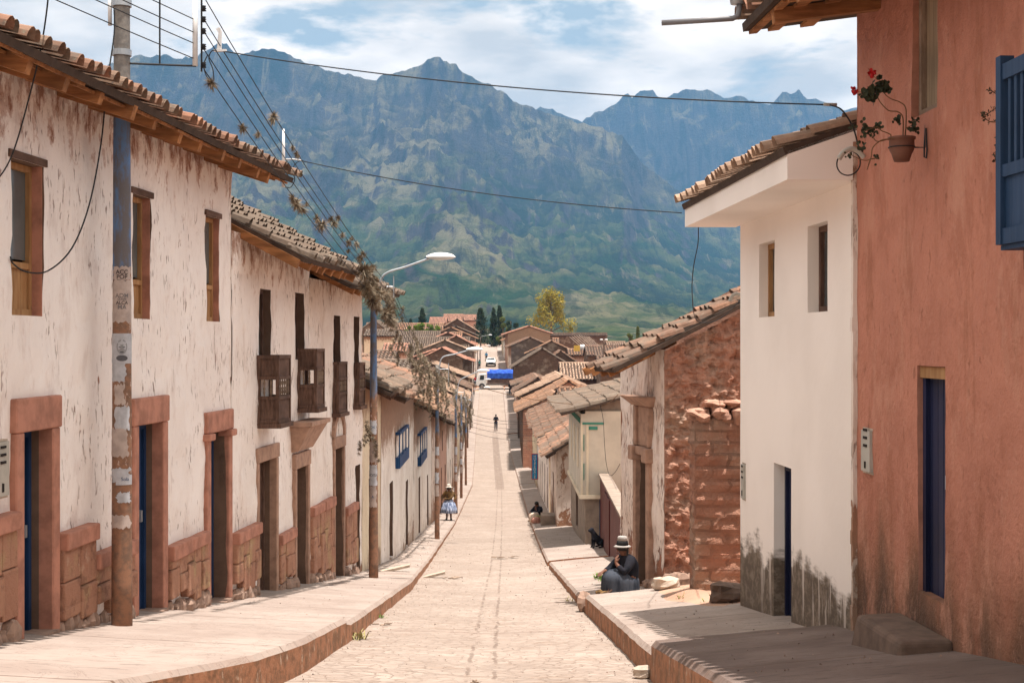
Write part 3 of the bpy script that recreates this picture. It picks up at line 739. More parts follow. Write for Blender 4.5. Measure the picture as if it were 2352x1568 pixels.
HOUSES = []
def house(name, label, group, side, d0, d1, X0, X1, base, eave_z, D, slope, ov, wallm, tilem, holes=(), cell=.6, amp=.0, pitch=.3, course=.75, seg=3, gable_mat=None, verge=.15, wall_top=None, backs=True, rafters=0, plain_tile=False, raf_mat='wood_dark', gable_cell=None, gable_amp=.0, jit=1.0, verge_far=None, reveal='reveal'):
    """holes: (kind, dA, dB, zLo, zHi, opts). Returns root, to-local mapper."""
    near, far = Vector((X0, d0, 0)), Vector((X1, d1, 0))
    o = (near if side < 0 else far).copy(); o.z = base
    e = (far if side < 0 else near).copy(); e.z = base
    ax = (e - o).normalized(); Lw = (e - o).length; rz = math.atan2(ax.y, ax.x)
    root = empty(name, o, rz, label, 'house', group)
    def U(d):
        f_ = (d - d0) / (d1 - d0); f_ = f_ if side < 0 else 1 - f_
        return f_ * Lw
    ez = eave_z - base; wt_ = ez + slope * ov if wall_top is None else wall_top - base
    hl_ = []
    for h in holes:
        a, b = sorted((U(h[1]), U(h[2]))); hl_.append((max(a, .02), min(b, Lw - .02), h[3] - base, h[4] - base))
    dep = .28
    mb = MB(); wall_grid(mb, Lw, -.3, wt_ - .03, [h for h, s in zip(hl_, holes) if s[0] != 'skip'], dep, cell, amp, seed=o.y * .37)
    # gables and back
    rzh = ez + slope * (ov + D / 2) - .05
    def gable(u, flip):
        n0 = len(mb.v)
        if gable_cell and ((u == 0) == (side < 0)):
            ny = int(D / gable_cell); nz_ = int((rzh + .3) / gable_cell); idx = {}
            for i in range(ny + 1):
                y = D * i / ny; top = min(wt_ + slope * y, rzh - slope * (y - D / 2) if y > D / 2 else 1e9) - .06
                for j in range(nz_ + 1):
                    z = -.3 + (top + .3) * j / nz_
                    row = math.sin(z * 2 * math.pi / .19 + .6 * fbm(y, z, 2, 1.1)) * .3
                    ed = 1 if i > 0 else 0
                    k = gable_amp * (fbm(y, z, 9, 2.6) * .9 + fbm(y, z, 5, 7) * 1.1 + fbm(y, z, 15, 15) * .6 + row * .35) * ed
                    idx[i, j] = len(mb.v); mb.v.append((u + (k if u > 0 else -k), y, z))
            for i in range(ny):
                for j in range(nz_):
                    q = (idx[i, j], idx[i, j+1], idx[i+1, j+1], idx[i+1, j])
                    mb.f.append(q if u == 0 else q[::-1]); mb.m.append(2)
            return
        mb.v.extend([(u, 0, -.3), (u, D, -.3), (u, D, wt_ - .05), (u, D / 2, rzh), (u, 0, wt_ - .03)])
        q = tuple(n0 + k for k in (0, 4, 3, 2, 1)); mb.f.append(q if not flip else q[::-1]); mb.m.append(2)
    gable(0, False); gable(Lw, True)
    n0 = len(mb.v); mb.v.extend([(0, D, -.3), (Lw, D, -.3), (Lw, D, wt_ - .05), (0, D, wt_ - .05)]); mb.f.append((n0, n0+3, n0+2, n0+1)); mb.m.append(0)
    w = mb.build('wall', [wallm, M[reveal], gable_mat or wallm], root)
    # roof
    vn, vf = (verge, verge if verge_far is None else verge_far) if side < 0 else (verge if verge_far is None else verge_far, verge)
    ua, ub = -vn, Lw + vf
    run = ov + D / 2; cs_ = 1 / math.sqrt(1 + slope * slope); ln = run / cs_
    rb = MB()
    nf = Vector((0, -slope, 1)).normalized(); nb = Vector((0, slope, 1)).normalized()
    za = ez; zr_ = ez + slope * run; yb = D + .35; zb = zr_ - slope * (yb - D / 2)
    slab(rb, [(ua, -ov, za), (ub, -ov, za), (ub, D / 2, zr_), (ua, D / 2, zr_)], nf, .07, 1)
    slab(rb, [(ua, D / 2, zr_ - .002), (ub, D / 2, zr_ - .002), (ub, yb, zb), (ua, yb, zb)], nb, .07, 1)
    sd_ = int(o.y * 13 + 5)
    tiles(rb, (ua, -ov - .06, za - .06 * slope), (1, 0, 0), (0, cs_, slope * cs_), ub - ua, ln + .06, pitch, course, seg, pitch * .345, jit, sd_)
    if backs: tiles(rb, (ua, yb + .05, zb), (1, 0, 0), (0, -cs_, slope * cs_), ub - ua, (yb - D / 2) / cs_, pitch, course, seg, pitch * .345, jit, sd_ + 1)
    # ridge caps
    nr = max(1, int((ub - ua) / max(.4, course)))
    for i in range(nr):
        a = ua + (ub - ua) * i / nr; b = a + (ub - ua) / nr + .05
        jz = random.uniform(0, .02)
        base_ = len(rb.v)
        for uu, ra in ((a, pitch * .5), (b, pitch * .43)):
            for k in range(5):
                an = math.pi * k / 4; rb.v.append((uu, D / 2 + math.cos(an) * ra, zr_ + .01 + jz + math.sin(an) * ra * .8))
        for k in range(4): rb.f.append((base_ + k, base_ + k + 1, base_ + 6 + k, base_ + 5 + k)); rb.m.append(0)
    rb.build('roof', [tilem, M['mud']], root)
    if rafters:
        for i in range(rafters):
            u = .25 + (Lw - .4) * (i + .5 + random.uniform(-.12, .12)) / rafters
            r_ = MB(); a = math.atan(slope); rot = Matrix.Rotation(a, 3, 'X')
            lnr = (ov + .35) / math.cos(a)
            cy = (-ov + .06 + .35) / 2; cz = ez + slope * (cy + ov) - .07 - .06
            r_.box((u, cy, cz - random.uniform(0, .02)), (.10, lnr - random.uniform(0, .16), random.uniform(.11, .15)), rot @ Matrix.Rotation(random.uniform(-.03, .03), 3, 'Z'))
            r_.build('rafter', M[raf_mat], root)
        b = MB(); a = math.atan(slope); rot = Matrix.Rotation(a, 3, 'X')
        for (yy, hh) in ((-ov + .12, .07), (-ov + .3, .10), (-ov * .4, .12)):
            n_ = int((ub - ua) / 1.3) + 1
            for q_ in range(n_): b.box((ua + (ub - ua) * (q_ + .5) / n_, yy + random.uniform(-.03, .03), ez + slope * (yy + ov) - .088 - random.uniform(0, .02)), ((ub - ua) / n_ - .02, hh, .026), rot @ Matrix.Rotation(random.uniform(-.03, .03), 3, 'Z'))
        b.build('roof_batten', M[raf_mat], root)
    # openings
    for h, s in zip(hl_, holes):
        k = s[0]; op = s[5] if len(s) > 5 else {}
        if k == 'door': make_door(root, h[0] + .01, h[1] - .01, h[2], h[3] - .01, op.get('y', .17), M[op.get('m', 'wood_dark')])
        elif k == 'window': make_window(root, h[0] + .005, h[1] - .005, h[2] + .005, h[3] - .005, op.get('y', .14), M[op.get('m', 'wood_frame')], M[op.get('pane', 'glass')], op.get('low', 0), grille=op.get('grille', False))
    root['_L'] = Lw
    del root['_L']
    return root, U, Lw, base

def surround(par, h, base, wj=.16, lint=.28, proj=.05, mat='surround', cap=False, arch=False):
    """jambs and lintel round a local opening (u0,u1,z0,z1)"""
    u0, u1, z0, z1 = h
    mb = MB()
    def irr(x0, x1, a, b): mb.bx(x0, x1, -proj, .0 + .10, a, b)
    irr(u0 - wj, u0, z0, z1); irr(u1, u1 + wj, z0, z1)
    mb.bx(u0 - wj - .02, u1 + wj + .02, -proj - .012, .10, z1, z1 + lint)
    if cap:
        mb.bx(u0 - wj - .05, u0 + .03, -proj - .05, .10, z1 - .09, z1 - .002); mb.bx(u1 - .03, u1 + wj + .05, -proj - .05, .10, z1 - .09, z1 - .002)
    o = mb.build('door_surround', M[mat], par)
    bv = o.modifiers.new('b', 'BEVEL'); bv.width = .012; bv.segments = 1
    return o
M['stone_adobe'] = flat('pinkish_adobe_lumps', (.42, .235, .165), .95, .4, sc=9, bump=.9)
# ------------------------------------------------------------------ near left houses
M['pl_l1'] = plaster('whitewash_first_house', (.86, .805, .765), (.78, .71, .665), (.40, .20, .135), top=5.85, streak=.5, peel=.668, base_h=.3, topwid=1.0, pits=.598)
M['pl_l2'] = plaster('whitewash_second_house', (.85, .79, .745), (.76, .69, .635), (.42, .23, .155), top=5.5, streak=.6, peel=.672, base_h=.3, topwid=.9, pits=.59)
M['pl_l3'] = plaster('whitewash_third_house', (.83, .765, .71), (.74, .66, .595), (.40, .22, .14), top=6.0, streak=.6, peel=.675, base_h=.4, topwid=.8, pits=.59)
LX = lambda d: -4.35 + .075 * (d - 12.5)
G_L = 'houses along the left side of the street'; G_R = 'houses along the right side of the street'
LW = [  # kind, dA, dB, zlo, zhi, opts
    ('window', 12.37, 13.06, .23, 1.60, dict(low=.33, pane='glass', y=.13)), ('window', 15.46, 16.06, .25, 1.61, dict(low=.30, y=.12)), ('window', 18.24, 18.83, .26, 1.62, dict(low=.33, y=.11)),
    ('door', 12.55, 13.18, -2.72, -.80, dict(m='blue_door', y=.19)), ('door', 15.55, 16.38, -3.1, -.92, dict(m='blue_door', y=.19)), ('door', 18.3, 19.14, -3.5, -1.18, dict(m='blue_door', y=.2))]
L1, U1, LL1, B1 = house('old_house', 'large whitewashed house with red plinth and overhanging tiled eave at left front', G_L, -1, 6.0, 19.4, LX(6.0), LX(19.4), -3.55, 2.27, 6.4, .33, .76, M['pl_l1'], M['tile_old'], LW, cell=.12, amp=.03, pitch=.20, course=.34, seg=6, verge=.1, verge_far=.48, wall_top=2.42, rafters=17, raf_mat='wood_orange')
L2, U2, LL2, B2 = house('old_house', 'whitewashed house with two carved wooden balconies between the plinth house and the stepped one', G_L, -1, 19.42, 24.25, LX(19.42), LX(24.25), -4.2, 1.17, 6.4, .53, .90, M['pl_l2'], M['tile_grey'],
    [('window', 20.95, 21.6, -.35, .78, dict(low=.0, m='wood_dark')), ('window', 23.25, 23.9, -.3, .80, dict(low=.0, m='wood_dark', pane='wood_black')),
     ('door', 20.85, 21.9, -3.95, -1.78, dict(m='wood_dark', y=.2)), ('door', 23.2, 24.05, -4.1, -2.08, dict(m='wood_dark', y=.2))],
    cell=.14, amp=.032, pitch=.21, course=.34, seg=5, verge=-.55, verge_far=-.05, wall_top=1.55, rafters=8, raf_mat='wood_orange', jit=1.8)
L3, U3, LL3, B3 = house('old_house', 'whitewashed house with shallow lattice windows under the lowest eave of the left terrace', G_L, -1, 24.27, 29.3, LX(24.27), LX(29.3), -4.8, .97, 6.4, .50, .74, M['pl_l3'], M['tile_grey'],
    [('window', 26.35, 27.1, -1.33, .485, dict(low=.5, m='wood_dark', pane='wood_black')), ('window', 28.45, 29.0, -1.29, .50, dict(low=.45, m='wood_dark', pane='wood_black')),
     ('door', 26.4, 27.2, -4.75, -2.0, dict(m='wood_dark', y=.2)), ('door', 28.6, 29.1, -4.9, -2.5, dict(m='wood_dark', y=.2))],
    cell=.14, amp=.032, pitch=.21, course=.34, seg=5, verge=.02, verge_far=.35, wall_top=1.12, rafters=7, raf_mat='wood_orange', jit=1.8)
# surrounds of the first house
for (a, b, z0_, z1_) in ((12.37, 13.06, .23, 1.60), (15.46, 16.06, .25, 1.61), (18.24, 18.83, .26, 1.62)):
    u_ = U1(b); MB().bx(u_ - .012, u_ + .002, .006, .12, z0_ - B1, z1_ - B1).build('window_jamb', M['surround'], L1)
    MB().bx(U1(a) - .06, U1(b) + .06, -.022, .10, z1_ - B1 + .002, z1_ - B1 + .07).build('window_lintel', M['wood_dark'], L1)
for (a, b, zt) in ((12.55, 13.18, -.80), (15.55, 16.38, -.92), (18.3, 19.14, -1.18)):
    surround(L1, (U1(a), U1(b), gl(b) - B1 - .12, zt - B1), B1, wj=.17, lint=.30 if zt > -1 else .27, cap=(zt < -1))
    st = MB(); g = gl(b) - B1; st.bx(U1(a) - .02, U1(b) + .02, -.10, .22, g - .15, g + .05); st.build('doorstep', M['stone'], L1)
surround(L2, (U2(20.85), U2(21.9), gl(21.9) - B2 - .1, -1.78 - B2), B2, wj=.12, lint=.22, proj=.03, mat='trim_stone')
surround(L2, (U2(23.2), U2(24.05), gl(24) - B2 - .1, -2.08 - B2), B2, wj=.12, lint=.25, proj=.05, mat='trim_stone')
surround(L3, (U3(26.4), U3(27.2), gl(27.2) - B3 - .1, -2.0 - B3), B3, wj=.13, lint=.22, proj=.04, mat='trim_stone')
pd_ = MB(); c0, c1 = U2(23.2) - .3, U2(24.05) + .25; zt = -2.08 - B2 + .28
pd_.add([(c0, -.32, zt + .42), (c1, -.32, zt + .42), (c1, .02, zt + .45), (c0, .02, zt + .45), (c0 + .15, -.1, zt + .02), (c1 - .15, -.1, zt + .02), (c1 - .12, .02, zt), (c0 + .12, .02, zt)],
       [(0, 1, 2, 3), (0, 4, 5, 1), (4, 7, 6, 5), (0, 3, 7, 4), (1, 5, 6, 2)])
pd_.bx(c0 - .04, c1 + .04, -.36, .02, zt + .43, zt + .50); pd_.build('cornice', M['trim_stone'], L2)
pr = MB(); uu = (U3(26.4), U3(27.2)); n = 8
for i in range(n):
    a = math.pi * i / n; b = math.pi * (i + 1) / n; cx = (uu[0] + uu[1]) / 2; r0_, r1_ = (uu[1] - uu[0]) / 2 + .02, (uu[1] - uu[0]) / 2 + .17
    z0_ = -2.0 - B3 + .22
    q = [(cx - math.cos(t_) * r_, z0_ + math.sin(t_) * r_ * .9) for t_, r_ in ((a, r0_), (b, r0_), (b, r1_), (a, r1_))]
    pr.add([(x, -.05, z) for x, z in q] + [(x, .05, z) for x, z in q], [(0, 1, 2, 3), (3, 2, 6, 7), (0, 4, 5, 1)])
pr.build('arch', M['trim_stone'], L3)

# red stone plinth with rubble foot
def plinth(par, U, B, d0, d1, ztop, proj=.07, capped=True):
    u0, u1 = U(d0), U(d1); g0, g1 = gl(d0) - B, gl(d1) - B; zt = ztop - B
    n = max(2, int((u1 - u0) / .3)); mb = MB()
    for i in range(n):
        a = u0 + (u1 - u0) * i / n; b = u0 + (u1 - u0) * (i + 1) / n; g = g0 + (g1 - g0) * (i + .5) / n
        pj = proj + random.uniform(0, .02); lo = g + random.uniform(.08, .24); mid = lo + (zt - lo) * random.uniform(.35, .6)
        mb.bx(a + random.uniform(.001, .006), b - random.uniform(.001, .006), -pj - random.uniform(0, .03), .02, lo, mid - random.uniform(.002, .008)); mb.bx(a + .004, b - .004, -pj, .02, mid, zt - .14 if capped else zt)
    o = mb.build('plinth', M['slabs'], par); bv = o.modifiers.new('b', 'BEVEL'); bv.width = .022; bv.segments = 2
    if capped:
        c = MB(); m = max(1, int((u1 - u0) / .7))
        for i in range(m):
            a = u0 + (u1 - u0) * i / m; b = u0 + (u1 - u0) * (i + 1) / m
            c.bx(a + .003, b - .003, -proj - .04 - random.uniform(0, .012), .02, zt - .15 - random.uniform(0, .02), zt + random.uniform(-.01, .015))
        o = c.build('plinth_cap', M['surround'], par); bv = o.modifiers.new('b', 'BEVEL'); bv.width = .016; bv.segments = 2
    r = MB(); k = int((u1 - u0) / .13)
    for i in range(k):
        u = u0 + (u1 - u0) * (i + random.random()) / k; g = g0 + (g1 - g0) * (u - u0) / (u1 - u0)
        s_ = random.uniform(.12, .26)
        r.rock((u, -.0 - random.uniform(0, .05), g + s_ * .25 * random.uniform(.0, 1.2)), (s_ * 1.1, s_ * .8, s_ * random.uniform(.8, 1.3)), seed=i + d0)
    r.build('foundation_stones', M['stone'], par)
plinth(L1, U1, B1, 6.1, 12.36, -1.47); plinth(L1, U1, B1, 13.37, 14.2, -1.80); plinth(L1, U1, B1, 14.21, 15.36, -2.12)
plinth(L1, U1, B1, 16.58, 18.1, -2.40); plinth(L2, U2, B2, 19.45, 20.7, -2.62); plinth(L2, U2, B2, 22.05, 23.05, -3.0, .05)
plinth(L3, U3, B3, 24.35, 26.2, -2.85, .05); plinth(L3, U3, B3, 27.36, 28.5, -3.2, .05)

# carved wooden balconies
def balcony(par, u0, u1, z0, z1, pr, n=5, openfront=True):
    root = MB(); t = .05; m1, m2 = z0 + (z1 - z0) * .36, z0 + (z1 - z0) * .66
    for (x, y) in ((u0, -pr), (u1, -pr), (u0, -.02), (u1, -.02)): root.bx(x - t / 2, x + t / 2, y - t / 2, y + t / 2, z0, z1)
    for z in (z0, m1, m2, z1 - .02):
        th = .05
        root.bx(u0 - .01, u1 + .01, -pr - .03, -pr + .028, z, z + th); root.bx(u0 - .03, u0 + .028, -pr, -.0, z, z + th); root.bx(u1 - .028, u1 + .03, -pr, 0, z, z + th)
    root.bx(u0 - .05, u1 + .05, -pr - .06, .02, z0 - .07, z0 - .002)
    o = root.build('balcony', M['wood_dark'], par)
    for (a, b) in ((z0 + .05, m1), (m2 + .05, z1 - .02)):
        p = MB(); p.bx(u0 + .03, u1 - .03, -pr - .006, -pr + .012, a, b); p.bx(u0 - .006, u0 + .012, -pr + .03, -.03, a, b); p.bx(u1 - .012, u1 + .006, -pr + .03, -.03, a, b)
        p.build('panel', M['wood_dark'], o)
    s = MB()
    for i in range(n + 1):
        u = u0 + (u1 - u0) * (i + .5) / (n + 1)
        s.lathe([(.008, m1 + .05), (.017, m1 + .1), (.010, m1 + .16), (.018, (m1 + m2) / 2), (.010, m2 - .1), (.017, m2 - .05), (.008, m2)], (u, -pr, 0), 6)
    for i in range(2):
        y = -pr + pr * (i + 1) / 3
        s.lathe([(.008, m1 + .05), (.017, m1 + .1), (.010, m1 + .16), (.018, (m1 + m2) / 2), (.010, m2 - .1), (.017, m2 - .05), (.008, m2)], (u0, y, 0), 6)
    s.build('balusters', M['wood_grey'], o)
    return o
balcony(L2, U2(20.82), U2(21.54), -1.2 - B2, -.23 - B2, .30, 5)
balcony(L2, U2(23.42), U2(24.02), -1.1 - B2, -.15 - B2, .30, 5)
balcony(L3, U3(26.32), U3(27.12), -1.33 - B3, -.41 - B3, .09, 5)
balcony(L3, U3(28.42), U3(29.02), -1.29 - B3, -.45 - B3, .09, 4)

# electricity meter box on the first house (left edge)
def meter(loc, rz, label, u=.26, h=.46, th=.07):
    e = empty('meter_box', loc, rz, label, 'meter box', None)
    MB().bx(0, u, -th, .02, 0, h).build('casing', M['meter'], e)
    for i in range(3): MB().bx(u * .32, u * .72, -th - .008, -th - .001, h * .60 + i * .065, h * .60 + i * .065 + .022).build('slot', M['wood_black'], e)
    MB().bx(u * .45, u * .56, -th - .008, -th - .001, h * .08, h * .24).build('slot', M['wood_black'], e)
    MB().bx(-.015, u + .015, -th + .02, .01, -.02, -.002).build('rim', M['stone_pale'], e); MB().bx(-.015, u + .015, -th + .02, .01, h + .002, h + .02).build('rim', M['stone_pale'], e)
    return e
meter((LX(11.90) + .01, 11.90, -1.31), math.atan2(1, .075), 'grey electricity meter box on the white wall at the left edge')

# ------------------------------------------------------------------ near right houses
RX = lambda d: 2.96 - .048 * (d - 12.2)
R1, UR1, LR1, BR1 = house('terracotta_house', 'terracotta rendered house with navy door at the right edge', G_R, 1, 3.0, 12.2, RX(3.0) + .0, RX(12.2), -2.5, 2.76, 6.5, .14, .95, M['terracotta'], M['tile_old'],
    [('door', 10.06, 10.65, -1.86, -.18, dict(m='navy_door', y=.075)), ('window', 10.2, 10.78, 1.68, 2.75, dict(pane='curtain', m='wood_grey', y=.085))], cell=.12, amp=.012, pitch=.22, course=.34, seg=6, verge=.1, verge_far=.22, wall_top=2.88, rafters=12, raf_mat='wood_orange', reveal='surround')
R2, UR2, LR2, BR2 = house('white_house', 'clean white house with dirty splashed foot beside the terracotta house', G_R, 1, 12.22, 17.0, RX(12.22) + .015, RX(17.0), -3.2, 1.66, 6.5, .35, .66, M['white_render'], M['tile_pale'],
    [('window', 15.26, 16.0, .27, 1.09, dict(m='wood_frame', y=.13)), ('window', 13.18, 13.9, .28, 1.12, dict(m='wood_dark', y=.14)), ('door', 14.55, 15.3, -2.95, -1.3, dict(m='navy_door', y=.15))],
    cell=.3, amp=.004, pitch=.19, course=.33, seg=6, verge=.02, verge_far=.28, wall_top=1.80, raf_mat='wood_dark', reveal='white_render')
# plastered eave box of the white house
eb = MB(); s0, s1 = -.27, LR2 + .02; z0 = 1.385 - BR2
q = [(-.62, z0), (-.62, z0 + .24), (.0, z0 + .24 + .21), (.0, z0)]
eb.add([(s0, y, z) for y, z in q] + [(s1, y, z) for y, z in q], [(0, 1, 2, 3), (7, 6, 5, 4), (0, 4, 5, 1), (1, 5, 6, 2), (2, 6, 7, 3), (3, 7, 4, 0)])
eb.build('eave_box', M['white_render'], R2)
# weathered joint strip between the two houses
js = MB(); n = 40
for i in range(n):
    z = -.1 + 4.3 * i / n; w_ = .02 + .03 * mn.noise(Vector((i * .3, 0, 0)))
    js.bx(-.03 - w_, .0 + w_ * .4, -.035 - .02 * abs(mn.noise(Vector((i * .7, 4, 0)))), .02, z, z + 4.3 / n + .01)
js.build('party_wall_edge', M['plaster_peel'], R1)
# door lintel and stone step of the terracotta house
du0, du1 = sorted((UR1(10.06), UR1(10.65)))
MB().bx(du0 - .02, du1 + .02, .02, .16, -.18 - BR1 + .0 - .09, -.18 - BR1 - .005).build('lintel', M['wood_frame'], R1)
g0 = gr(10.3)
sp = MB(); c_ = UR1(10.45); zz = g0 - BR1
sp.add([(c_-.62,-.40,zz-.2),(c_+.62,-.44,zz-.2),(c_+.6,.0,zz-.2),(c_-.6,.0,zz-.2),(c_-.55,-.36,zz+.10),(c_+.57,-.38,zz+.12),(c_+.58,.0,zz+.13),(c_-.57,.0,zz+.11)],[(3,2,1,0),(4,5,6,7),(0,1,5,4),(1,2,6,5),(2,3,7,6),(3,0,4,7)])
so_ = sp.build('doorstep', M['stone_brown'], R1); bv = so_.modifiers.new('b', 'BEVEL'); bv.width = .04; bv.segments = 3
# blue balcony of the terracotta house
bal = MB(); ub1 = UR1(8.15); ub0 = UR1(6.6); pr = .36; zt, zb = 1.52 - BR1, .60 - BR1
u0, u1 = sorted((ub0, ub1))
bal.bx(u0, u0 + .07, -pr - .03, -pr + .05, zb - .05, zt + .10); bal.bx(u1 - .07, u1, -pr - .03, -pr + .05, zb - .05, zt + .10)
bal.bx(u0 + .07, u1 - .07, -pr - .02, -pr + .04, zt - .04, zt + .05); bal.bx(u0 + .07, u1 - .07, -pr - .02, -pr + .04, zb - .05, zb + .04)
bal.bx(u0 + .07, u1 - .07, -pr - .02, -pr + .04, zb + .33, zb + .40)
bal.bx(u0 + .01, u0 + .06, -pr + .05, 0, zt - .04, zt + .04); bal.bx(u0 + .01, u0 + .06, -pr + .05, 0, zb - .04, zb + .04)
bal.bx(u0 + .0, u1, -pr, .0, zb - .08, zb - .052)
bo = bal.build('balcony', M['slate_blue'], R1)
MB().bx(u0 + .07, u1 - .07, -pr, -pr + .02, zb + .04, zb + .33).build('panel', M['slate_blue'], bo)
bb = MB()
for i in range(16):
    u = u0 + .1 + (u1 - u0 - .2) * (i + .5) / 16; bb.bx(u - .017, u + .017, -pr - .008, -pr + .03, zb + .40, zt - .04)
for i in range(3): bb.bx(u0 + .02, u0 + .05, -pr + .09 + i * .1, -pr + .12 + i * .1, zb + .04, zt - .04)
bb.build('bars', M['slate_blue'], bo)
br_ = MB(); br_.bx(u1 - .3, u1 - .18, -pr + .05, .02, zb - .20, zb - .082); br_.bx(u0 + .2, u0 + .32, -pr + .05, .02, zb - .20, zb - .082)
br_.build('bracket', M['wood_dark'], bo)
meter((RX(11.85) - .01, 11.97, -1.08), math.atan2(-1, .048) , 'thin grey meter box on the terracotta wall beside the white house', .24, .34, .03)
meter((RX(16.75) - .005, 16.86, -1.85), math.atan2(-1, .048) , 'small grey meter box at the far corner of the white house', .16, .40, .025)
# downpipe with elbow at the terracotta eave
dp = empty('gutter_pipe', (px(1695, 12.1), 12.1, pz(20, 12.1)), 0, 'dark grey gutter pipe poking out from the upper right eave', 'gutter pipe')
k = 12.1 / F
MB().tube([(-175 * k, 0, -33 * k), (-60 * k, 0, -26 * k), (-12 * k, 0, -23 * k), (0, 0, -17 * k), (3 * k, 0, 0), (3 * k, 0, 22 * k)], 6.5 * k, 12).build('pipe', M['grey_pipe'], dp, smooth=True)
MB().tube([(-2 * k, 0, 10 * k), (-2 * k, .0, 30 * k), (8 * k, .1, 40 * k)], [15 * k, 19 * k, 19 * k], 14).build('elbow_wrap', M['steel'], dp, smooth=True)

# ruined whitewashed house with adobe gable
M['pl_r3'] = plaster('ruined_whitewash', (.80, .70, .63), (.68, .55, .47), (.42, .20, .13), top=5.0, streak=1.1, peel=.60, base_h=.9, pits=.55, topwid=.5, bump=.8)
R3, UR3, LR3, BR3 = house('ruined_house', 'crumbling whitewashed house with bare red adobe gable past the white house', G_R, 1, 22.8, 25.2, 2.44, 1.93, -4.5, -.43, 6.6, .485, .90, M['pl_r3'], M['tile_old'],
    [('door', 23.55, 24.1, -4.1, -1.9, dict(m='wood_dark', y=.22))], cell=.08, amp=.04, pitch=.20, course=.34, seg=5, gable_mat=M['adobe_rough'], verge=.15, verge_far=-1.45, wall_top=-.10, rafters=4, raf_mat='wood_orange', gable_cell=.045, gable_amp=.075, jit=2.2)
a, b = sorted((UR3(23.55), UR3(24.1)))
sr = MB(); zt = -1.9 - BR3; zc = -1.08 - BR3
sr.bx(a - .16, a, -.08, .1, .1, zt); sr.bx(b, b + .16, -.08, .1, .1, zt)
sr.bx(a - .22, a + .02, -.15, .1, zt - .10, zt + .14); sr.bx(b - .02, b + .22, -.15, .1, zt - .10, zt + .14)
sr.bx(a + .021, b - .021, -.09, .1, zt + .0, zt + .14); sr.bx(a - .14, a + .0, -.08, .1, zt + .142, zc); sr.bx(b, b + .14, -.08, .1, zt + .142, zc)
sr.bx(a + .002, b - .002, -.03, .1, zt + .142, zc)
sr.add([(a - .2, -.08, zc), (b + .2, -.08, zc), (b + .32, -.28, zc + .17), (a - .32, -.28, zc + .17), (a - .2, .1, zc), (b + .2, .1, zc), (b + .32, .1, zc + .17), (a - .32, .1, zc + .17)],
       [(0, 1, 2, 3), (3, 2, 6, 7), (0, 3, 7, 4), (1, 5, 6, 2), (0, 4, 5, 1)])
so = sr.build('door_surround', M['trim_stone'], R3); bv = so.modifiers.new('b', 'BEVEL'); bv.width = .015
fs = MB()
for i in range(12):
    u = LR3 * (i + random.random()) / 12; d = 25.2 - u / LR3 * 2.4; g = gr(d, 2.2) - BR3; s_ = random.uniform(.16, .34)
    if a < u < b: continue
    fs.rock((u, -.02 - random.uniform(0, .06), g + .05), (s_, s_ * .8, s_ * .9), seed=i * 1.3)
for i in range(16):
    y = .1 + i * .16; s_ = random.uniform(.2, .42)
    fs.rock((LR3 + .04, y, gr(22.8, 2.44 + y) - BR3 + .12 * random.random()), (s_ * .7, s_, s_ * .9), seed=i * 2.3 + 50)
fs.build('foundation_stones', M['stone'], R3)
# lone adobe wall stub in front of the ruin
def adobe_stub():
    e = empty('adobe_wall', (2.46, 19.15, gr(19.2, 2.46) - .1), 0, 'low ruined adobe wall with stone coping beside the white house', 'adobe wall')
    W_, T, H = 1.75, .55, pz(962, 19.15) - (gr(19.2, 2.46) - .1)
    mb = MB()
    def face(o, ux, uy, w, n, h, m, sgn):
        idx = {}
        for i in range(n + 1):
            for j in range(m + 1):
                x = w * i / n; z = h * j / m
                ed = 0 if i in (0, n) else 1
                k = (.035 * fbm(x + sgn, z, 3, 3) + .022 * fbm(x, z, 4, 8) + .014 * math.sin(z * 2 * math.pi / .19)) * ed
                nrm = Vector((uy, -ux, 0))
                idx[i, j] = len(mb.v); mb.v.append(tuple(Vector(o) + Vector((ux, uy, 0)) * x + nrm * k + Vector((0, 0, z))))
        for i in range(n):
            for j in range(m): mb.f.append((idx[i, j], idx[i+1, j], idx[i+1, j+1], idx[i, j+1])); mb.m.append(0)
    face((0, 0, 0), 1, 0, W_, 40, H, 50, 1); face((0, T, 0), 0, -1, T, 14, H, 50, 2)
    mb.bx(.02, W_, .03, T, 0, H - .01)
    mb.build('wall', M['adobe_red'], e)
    c = MB(); x = -.08; i = 0
    while x < W_ - .05:
        w = random.uniform(.24, .42); c.rock((x + w / 2, .22, H + .05), (w, .62, random.uniform(.17, .24)), seed=i * 5.1, n=14, rough=.36); x += w * .92; i += 1
    x = .12
    while x < W_ - .2:
        w = random.uniform(.22, .36); c.rock((x + w / 2, .24, H + .19), (w, .45, random.uniform(.11, .17)), seed=i * 5.1, n=14, rough=.36); x += w * .95; i += 1
    c.build('coping', M['stone_adobe'], e)
adobe_stub()
rk = MB().rock((0, 0, .06), (.42, .3, .2), 4.4, n=12).build('boulder', M['stone_pale'], None, loc=(px(1530, 20.8), 20.8, gr(20.8, px(1530, 20.8)) + .01))
tag(rk, 'pale grey boulder on the red earth by the ruined house', 'boulder')
rk = MB().rock((0, 0, .08), (.5, .4, .26), 6.4, n=12).build('boulder', M['stone_brown'], None, loc=(px(1678, 17.6), 17.6, gr(17.6, px(1678, 17.6)) + .02))
tag(rk, 'dark shaded block of stone at the far corner of the white house', 'boulder')
rk = MB().rock((0, 0, .03), (.2, .16, .12), 2.4, n=10).build('boulder', M['stone_pale'], None, loc=(px(1476, 13.3), 13.3, road_z(13.3) + .03))
tag(rk, 'small pale stone in the gutter by the raised right pavement', 'boulder')
